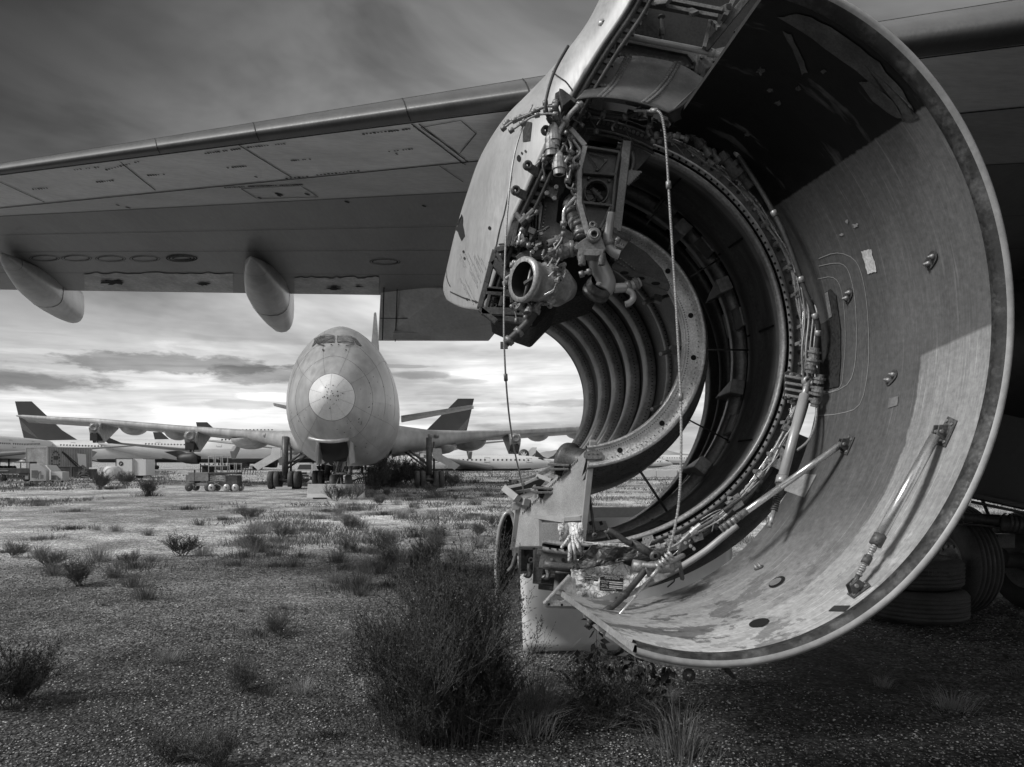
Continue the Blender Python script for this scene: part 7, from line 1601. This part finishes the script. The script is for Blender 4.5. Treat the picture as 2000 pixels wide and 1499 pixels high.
# loose stones near the camera
n = 90000
Yr = 4.2 + 11. * rs.rand(n) ** 1.7; Xr = (rs.rand(n) * 2 - 1) * (.72 * Yr + .3)
keep = np.ones(n, bool)
base = np.array([[1, 0, 0], [-1, 0, 0], [0, 1, 0], [0, -1, 0], [0, 0, 1], [0, 0, -.6], [.7, .7, .35], [-.7, .6, .4]])
fc = np.array([[0, 6, 4], [6, 2, 4], [2, 7, 4], [7, 1, 4], [1, 3, 4], [3, 0, 4], [0, 2, 6], [2, 1, 7], [0, 3, 5], [3, 1, 5], [1, 2, 5], [2, 0, 5]])
sz = (.004 + .008 * rs.rand(n) ** 2.2) * (1 + .06 * (Yr - 4.2)); an = rs.rand(n) * 6.28; sy = .5 + .5 * rs.rand(n); szz = .35 + .4 * rs.rand(n)
V = base[None] * (1 + .25 * (rs.rand(n, 8, 3) - .5)); V = V * np.stack([sz, sz * sy, sz * szz], 1)[:, None, :]
ca, sa = np.cos(an)[:, None], np.sin(an)[:, None]; vx = V[..., 0] * ca - V[..., 1] * sa; vy = V[..., 0] * sa + V[..., 1] * ca
zz = np.array([gz(x, y) for x, y in zip(Xr, Yr)]) 
V = np.stack([vx + Xr[:, None], vy + Yr[:, None], V[..., 2] + zz[:, None] + sz[:, None] * .15], -1).reshape(-1, 3)
F = (fc[None] + (np.arange(n) * 8)[:, None, None]).reshape(-1, 3)
stm = bpy.data.materials.new('loose_stone'); stm.use_nodes = True; Nn, Ln = nt(stm); bs = Nn['Principled BSDF']; bs.inputs['Roughness'].default_value = .85
go = Nn.new('ShaderNodeNewGeometry'); ri = go.outputs['Random Per Island']
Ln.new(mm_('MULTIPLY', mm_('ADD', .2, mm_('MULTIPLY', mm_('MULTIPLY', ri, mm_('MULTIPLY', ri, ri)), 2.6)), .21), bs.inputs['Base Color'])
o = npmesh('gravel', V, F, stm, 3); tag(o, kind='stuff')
# ---- mountains
def mountain(name, pts, Y, depth, lab):
    mb = MB(); q = random.Random(len(pts)); nx = 60
    xs_ = [p[0] for p in pts]
    def hh(px):
        for a, b in zip(pts[:-1], pts[1:]):
            if a[0] <= px <= b[0]: t = (px - a[0]) / (b[0] - a[0]); return a[1] + (b[1] - a[1]) * t
        return HZ
    def f(u, v):
        px = xs_[0] + (xs_[-1] - xs_[0]) * u; h = (HZ - hh(px)) / FP * Y + 0
        h = h * (1 + .08 * mnoise.noise(Vector((px * .12, v * 3, 1)))); return Vector(((px - 1000) / FP * Y, Y + (v - .5) * depth, max(0, h * math.sin(PI * v) ** .8 + (12 * mnoise.noise(Vector((px * .06, v * 6, 5))) if 0.1 < v < .9 else 0)) - 2))
    mb.grid(f, lin(0, 1, nx), lin(0, 1, 14)); o = mb.build(name, 'mount'); tag(o, kind='structure')
mountain('mountain', [(940, 904), (1020, 893), (1045, 888), (1066, 880), (1080, 881), (1100, 876), (1116, 878), (1135, 886), (1180, 895), (1240, 893), (1280, 884), (1296, 877), (1310, 882), (1330, 885), (1345, 888), (1400, 893), (1500, 900), (1560, 905)], 9000, 1500, '')
mountain('hill', [(-500, 905), (-300, 897), (-60, 890), (20, 887), (60, 885), (140, 888), (260, 893), (420, 896), (600, 894), (800, 897), (900, 900), (960, 905)], 11000, 1500, '')
# ================================================================== vegetation
class Blades:
    def __init__(s): s.V = []; s.F = []
    def blade(s, p, d, h, w_, bend=.3, q=random):
        # three point ribbon, tapering
        side = Vector((-d.y, d.x, 0)); side = side.normalized() if side.length > 1e-5 else Vector((1, 0, 0))
        a = q.uniform(0, PI); side = Vector((math.cos(a), math.sin(a), 0))
        m1 = p + Vector((d.x * h * bend * .4, d.y * h * bend * .4, h * .55)); t = p + Vector((d.x * h * bend * 1.5, d.y * h * bend * 1.5, h * (1 - .25 * bend)))
        o = len(s.V); s.V += [tuple(p - side * w_), tuple(p + side * w_), tuple(m1 + side * w_ * .7), tuple(m1 - side * w_ * .7), tuple(t)]
        s.F += [(o, o + 1, o + 2, o + 3), (o + 3, o + 2, o + 4)]
    def leaf(s, p, d, L_, w_, q=random):
        d = d.normalized(); sd_ = d.cross(Vector((q.uniform(-1, 1), q.uniform(-1, 1), q.uniform(-1, 1)))); sd_ = sd_.normalized() if sd_.length > 1e-4 else Vector((1, 0, 0))
        o = len(s.V); s.V += [tuple(p), tuple(p + d * L_ * .45 + sd_ * w_), tuple(p + d * L_), tuple(p + d * L_ * .45 - sd_ * w_)]; s.F += [(o, o + 1, o + 2, o + 3)]
    def twig(s, a, b, r0, r1):
        d = (b - a); u = d.orthogonal().normalized(); w_ = d.normalized().cross(u); o = len(s.V)
        for c, r in ((a, r0), (b, r1)):
            for k in range(3): t = 2 * PI * k / 3; s.V.append(tuple(c + (u * math.cos(t) + w_ * math.sin(t)) * r))
        s.F += [(o + k, o + (k + 1) % 3, o + 3 + (k + 1) % 3, o + 3 + k) for k in range(3)]
    def mesh(s, name, m_):
        me = bpy.data.meshes.new(name); me.from_pydata(s.V, [], s.F); me.materials.append(M[m_]); me.update(); return me
    def obj(s, name, m_, parent=None, loc=None):
        o = bpy.data.objects.new(name, s.mesh(name, m_)); COL.objects.link(o)
        if parent: o.parent = parent
        if loc: o.location = loc
        return o
def dirv(q, tilt):
    a = q.uniform(0, 2 * PI); return Vector((math.cos(a), math.sin(a), 0)) * tilt
def grow(tw, lf, q, p, d, L_, r, depth, leafy, wob=.35):
    n = 3; pp = p
    for i in range(n):
        d = (d + Vector((q.uniform(-wob, wob), q.uniform(-wob, wob), q.uniform(-wob * .4, wob * .6)))).normalized(); np_ = pp + d * L_ / n
        tw.twig(pp, np_, r * (1 - i / n * .5), r * (1 - (i + 1) / n * .5)); 
        if lf is not None:
            for _ in range(leafy): t = q.random(); lf.leaf(pp.lerp(np_, t), (d + Vector((q.uniform(-1, 1), q.uniform(-1, 1), q.uniform(-.6, 1)))), q.uniform(.008, .028), q.uniform(.0016, .004), q)
        if depth > 0:
            for _ in range(2 if q.random() < .8 else 3): grow(tw, lf, q, np_, (d + Vector((q.uniform(-.9, .9), q.uniform(-.9, .9), q.uniform(-.1, .8)))).normalized(), L_ * q.uniform(.5, .75), r * .55, depth - 1, leafy, wob)
        pp = np_
# big brush in the foreground
q = random.Random(21)
bl = Vector((-.44, 5.15, 0)); brush = empty('desert_brush', bl); brush.scale = (.80, .82, .90); tag(brush, 'large dark twiggy brush in the centre foreground, tallest plant in view', 'bush')
tw, lf, st = Blades(), Blades(), Blades()
for i in range(44):
    a = q.uniform(0, 2 * PI); rr_ = abs(q.gauss(0, .16)); p = Vector((rr_ * 1.25 * math.cos(a), rr_ * math.sin(a), 0)); tl = q.uniform(.1, .95)
    d = Vector((math.cos(a) * tl * .85, math.sin(a) * tl * .7, 1)).normalized(); grow(tw, lf, q, p, d, q.uniform(.30, .74), .006, 3 if i % 3 else 2, 5)
for i in range(1900):
    a = q.uniform(0, 2 * PI); rr_ = abs(q.gauss(0, .28)); p = Vector((rr_ * 1.3 * math.cos(a) - .03, rr_ * math.sin(a) - .05, 0)); st.blade(p, Vector((math.cos(a), math.sin(a), 0)) * q.uniform(.2, 1.5), q.uniform(.15, .6), q.uniform(.0012, .003), q.uniform(.2, 1), q)
tw.obj('branch', 'twig', brush); lf.obj('foliage', 'leaf', brush); st.obj('dry_stem', 'twig', brush)
fl_ = Blades()
for i in range(320): fl_.leaf(Vector((q.gauss(0, .28), q.gauss(-.1, .2), q.uniform(.35, 1.15))), Vector((q.uniform(-1, 1), -.3, q.uniform(-1, 1))), .007, .0035, q)
fl_.obj('seed_head', 'tag', brush)
# leafy plant to its right
lp_ = Vector((.70, 5.45, 0)); leafy = empty('leafy_weed', lp_); tag(leafy, 'dark broad-leaved weed growing under the lower lip of the open cowl', 'plant')
tw, lf = Blades(), Blades()
for (dx, dy, h, ln) in ((-.03, 0, .70, -.12), (.05, .05, .55, .12), (.2, 0, .50, .2), (.0, -.1, .4, .1), (.28, .05, .36, .3), (-.1, .0, .45, -.2), (.12, -.1, .46, .0)):
    pp = Vector((dx, dy, 0)); tw = Blades()
    for i in range(9):
        np_ = pp + Vector((ln * h / 9 + q.uniform(-.015, .015), q.uniform(-.015, .015), h / 9)); tw.twig(pp, np_, .004, .0035)
        if i > 1:
            for _ in range(6): 
                d = Vector((q.uniform(-1, 1), q.uniform(-1, 1), q.uniform(-.6, .5))); b = np_ + d.normalized() * .03; tw.twig(np_, b, .0015, .001); lf.leaf(b, d + Vector((0, 0, -.3)), q.uniform(.05, .10), q.uniform(.016, .03), q)
        pp = np_
    tw.obj('stem', 'twig', leafy)
lf.obj('foliage', 'leaf_dk', leafy)
# reusable clumps
def clump(kind, seed):
    q = random.Random(seed); b = Blades(); t = Blades()
    if kind == 'grass':
        for i in range(260):
            a = q.uniform(0, 2 * PI); r_ = abs(q.gauss(0, .12)); b.blade(Vector((r_ * math.cos(a), r_ * math.sin(a), 0)), Vector((math.cos(a), math.sin(a), 0)) * q.uniform(.3, 1.6), q.uniform(.12, .42), q.uniform(.0015, .0032), q.uniform(.3, 1), q)
        return b, None
    if kind == 'scrub':
        for i in range(16):
            a = q.uniform(0, 2 * PI); d = Vector((math.cos(a) * q.uniform(.2, 1.4), math.sin(a) * q.uniform(.2, 1.4), 1)).normalized(); grow(t, b, q, Vector((q.gauss(0, .05), q.gauss(0, .05), 0)), d, q.uniform(.16, .28), .004, 2, 3)
        return b, t
    if kind == 'low':
        for i in range(420):
            a = q.uniform(0, 2 * PI); r_ = abs(q.gauss(0, .22)); b.blade(Vector((r_ * 1.5 * math.cos(a), r_ * math.sin(a), 0)), Vector((math.cos(a), math.sin(a), 0)) * q.uniform(0, 1.2), q.uniform(.03, .16), q.uniform(.0025, .006), q.uniform(.2, 1), q)
        return b, None
protos = {}
for kind, m_ in (('grass', 'straw'), ('grass', 'weed'), ('scrub', 'leaf'), ('scrub', 'weed'), ('low', 'weed'), ('low', 'leaf')):
    for sd_ in (1, 2):
        b, t = clump(kind, sd_ * 17 + len(m_)); protos.setdefault(kind + m_, []).append((b.mesh('foliage', m_), t.mesh('stem', 'twig') if t else None))
def plant(name, key, loc, s, label, cat, group=None, q=random.Random(8)):
    fm_, tm_ = q.choice(protos[key]); r = empty(name, (loc[0], loc[1], gz(loc[0], loc[1]) - .005), q.uniform(0, 6.28)); r.scale = (s * q.uniform(.9, 1.15), s, s * q.uniform(.85, 1.15)); tag(r, label, cat, group)
    o = bpy.data.objects.new('foliage', fm_); COL.objects.link(o); o.parent = r
    if tm_: o = bpy.data.objects.new('stem', tm_); COL.objects.link(o); o.parent = r
    return r
named = [
 (355, 1086, 'scrubleaf', 1.25, 'bushy_weed', 'dark spiky bushy weed on the open gravel left of centre, largest weed there', 'bush'),
 (395, 1086, 'grassstraw', .9, 'grass_tuft', 'pale straw tuft growing against the right side of the spiky bushy weed', 'grass tuft'),
 (262, 1112, 'lowweed', 1.3, 'bushy_weed', 'low wide dark weed below and left of the spiky bushy weed', 'bush'),
 (255, 1105, 'scrubweed', .6, 'bushy_weed', 'thin scrubby weed sprouting out of the low wide dark weed', 'bush'),
 (290, 1046, 'grassweed', .8, 'grass_tuft', 'small feathery tuft above and left of the spiky bushy weed', 'grass tuft'),
 (190, 1034, 'grassstraw', .65, 'grass_tuft', 'isolated thin dead tuft on the open gravel at left', 'grass tuft'),
 (390, 1024, 'grassweed', 1.1, 'grass_tuft', 'wispy tuft standing behind the spiky bushy weed', 'grass tuft'),
 (28, 1088, 'scrubweed', .9, 'bushy_weed', 'dark weed at the left edge of the picture level with the spiky weed', 'bush'),
 (12, 1380, 'scrubleaf', 1.15, 'bushy_weed', 'dark bush cut by the left edge in the lower left foreground', 'bush'),
 (50, 1365, 'scrubleaf', .75, 'bushy_weed', 'smaller bush leaning out of the dark bush in the lower left', 'bush'),
 (288, 969, 'scrubleaf', 2.4, 'round_bush', 'small round dark bush alone on the gravel left of the tractor', 'bush'),
 (290, 969, 'lowleaf', 1.8, 'round_bush', 'dense skirt of growth at the foot of the small round bush', 'bush'),
 (470, 1352, 'scrubweed', .65, 'bushy_weed', 'sprawling dead weed with long pale stems in the lower foreground', 'bush'),
 (545, 1240, 'scrubweed', .6, 'bushy_weed', 'small dark weed left of the large brush', 'bush'),
 (330, 1490, 'scrubweed', .55, 'bushy_weed', 'dark weed at the bottom edge left of centre', 'bush'),
 (420, 1499, 'scrubweed', .6, 'bushy_weed', 'dark ragged weed cut by the bottom edge', 'bush'),
 (520, 1070, 'lowleaf', 1.0, 'bushy_weed', 'small round dark mound of weed among the central clumps', 'bush'),
 (1045, 1385, 'grassstraw', 1.25, 'grass_tuft', 'arching straw grass between the large brush and the leafy weed', 'grass tuft'),
 (1040, 1440, 'grassstraw', .8, 'grass_tuft', 'small straw tuft in front of the arching straw grass', 'grass tuft'),
 (1180, 1425, 'scrubleaf', 1.2, 'bushy_weed', 'wiry dark weed around the foot of the leafy weed', 'bush'),
 (1330, 1480, 'grassweed', 1.0, 'grass_tuft', 'tall thin grass at the bottom edge right of centre', 'grass tuft'),
 (655, 979, 'scrubleaf', 2.0, 'bushy_weed', 'spreading weed growing right in front of the concrete barrier', 'bush'),
 (690, 976, 'scrubweed', 2.2, 'bushy_weed', 'weed at the right end of the concrete barrier', 'bush'),
 (735, 958, 'scrubleaf', 5.2, 'tall_bush', 'tall bush between the concrete barrier and the bare jumbo body gear', 'bush'),
 (785, 950, 'scrubleaf', 6.2, 'tall_bush', 'largest dark bush under the right side of the bare jumbo', 'bush'),
 (815, 948, 'scrubleaf', 5.4, 'tall_bush', 'dark bush leaning on the right main gear of the bare jumbo', 'bush'),
 (765, 952, 'scrubleaf', 5.0, 'tall_bush', 'dark bush filling the middle of the row under the bare jumbo belly', 'bush'),
 (850, 950, 'scrubleaf', 3.8, 'tall_bush', 'lower bush right of the right main gear of the bare jumbo', 'bush'),
 (882, 950, 'scrubweed', 3.4, 'tall_bush', 'rightmost paler bush in the row beneath the bare jumbo wing', 'bush'),
 (60, 950, 'lowleaf', 3.5, 'bushy_weed', 'dark weeds at the foot of the long dark loader', 'bush'),
 (195, 957, 'scrubleaf', 3.0, 'bushy_weed', 'dark weed between the crate and the box trailer', 'bush'),
 (245, 949, 'scrubweed', 2.8, 'bushy_weed', 'pale weed at the left wheel of the box trailer', 'bush'),
]
for (px, py, key, s, nm, lab, cat) in named: plant(nm, key, G(px, py), s, lab, cat)
for (dx, dy, s) in ((-.28, -.18, 1.2), (.2, -.2, 1.1), (.0, -.3, 1.3), (.38, .0, 1.0), (-.4, .05, 1.1), (-.15, -.35, .9)):   # dense skirt of the big brush
    f_, t_ = protos['scrubleaf'][0 if dx < 0 else 1]
    for me_, nm in ((f_, 'foliage'), (t_, 'branch')):
        o = bpy.data.objects.new(nm, me_); COL.objects.link(o); o.parent = brush; o.location = (dx, dy, 0); o.scale = (s,) * 3; o.rotation_euler[2] = dx * 9
# scattered clumps on the lot
q = random.Random(77); cnt = 0
def dens(px, py):                              # photo: thick on the right, in a band on the left, bare lot in between
    Y = 2700 / (py - HZ)
    if py > 1150: return .04 if px < 700 or px > 1450 else .2
    if 650 < px < 1000 and py > 968: return .85
    if px > 700: return .9
    if 430 < px <= 700 and 990 < py < 1110: return .75
    if px < 180 and (952 < py < 1000): return .5 if px < 130 else .2
    if px < 260 and 1000 < py: return .25
    return .07
GL = {'far': 'low weed clump in the scrub between the concrete barrier and the open engine', 'bare': 'small isolated weed on the open gravel', 'near': 'thin low weed on the gravel of the foreground'}
while cnt < 230:
    py = HZ + 38 + (q.random() ** 1.5) * 540; px = q.uniform(-20, 2020) if py > 1150 else q.uniform(-20, 1180)
    if q.random() > dens(px, py): continue
    if py < 1180 and 1000 < px: 
        if py > 1000: continue
    g_ = G(px, py)
    if g_.y < 4.4 or (abs(g_.x + .47) < .55 and abs(g_.y - 5.2) < .5): continue
    zone = 'near' if py > 1180 else ('far' if px > 430 else 'bare'); Yd = g_.y
    key = q.choice(['lowweed', 'lowleaf', 'scrubweed', 'grassweed', 'lowweed', 'grassstraw', 'grassweed'] if zone != 'near' else ['lowweed', 'grassstraw', 'lowleaf'])
    s = q.uniform(.45, 1.0) * (1 if zone == 'near' else 1.0) * (1 + Yd * .018); s *= .55 if zone == 'near' else 1
    plant('weed_clump', key, g_, s, GL[zone], 'weed', {'far': 'weeds in the middle scrub', 'bare': 'weeds on the bare lot', 'near': 'weeds in the foreground'}[zone], q); cnt += 1
# far ground cover: grass and scrub that reads as one mass
Vv = []; Ff = []; n = 0
for i in range(100000):
    py = HZ + 12 + 150 * q.random() ** 1.6; px = q.uniform(-50, 2100); Y_ = 2700 / (py - HZ)
    if Y_ > 170: continue
    d = .0
    if px > 700: d = .5
    if py < 945 and px < 700: d = .8
    if px < 330 and py < 962 - px * .03: d = .9
    if px < 200 and 975 < py < 990: d = .5
    if 430 < px < 720 and 985 < py < 1100: d = .35
    if py < 940 and 330 < px < 700 and py > 918: d = .15
    x = (px - 1000) / FP * Y_; m_ = mnoise.noise(Vector((x * .35, Y_ * .35, 3))) + .5 * mnoise.noise(Vector((x * 1.1, Y_ * 1.1, 9)))
    if m_ < (.08 if py > 940 else -.05) or q.random() > d: continue
    h = q.uniform(.04, .15) * (1 + Y_ * .012); w_ = .003 + .0005 * Y_; k = 3
    for _ in range(k):
        a = q.uniform(0, PI); bx_ = x + q.gauss(0, .03 * Y_ ** .5); by_ = Y_ + q.gauss(0, .05 * Y_ ** .5); c, s_ = math.cos(a) * w_, math.sin(a) * w_
        Vv += [(bx_ - c, by_ - s_, 0), (bx_ + c, by_ + s_, 0), (bx_ + q.uniform(-1, 1) * h * .8, by_ + q.uniform(-.3, .3) * h, h)]; Ff.append((n, n + 1, n + 2)); n += 3
me = bpy.data.meshes.new('ground_cover'); me.from_pydata(Vv, [], Ff); me.materials.append(M['weed']); o = bpy.data.objects.new('ground_cover', me); COL.objects.link(o); tag(o, kind='stuff')
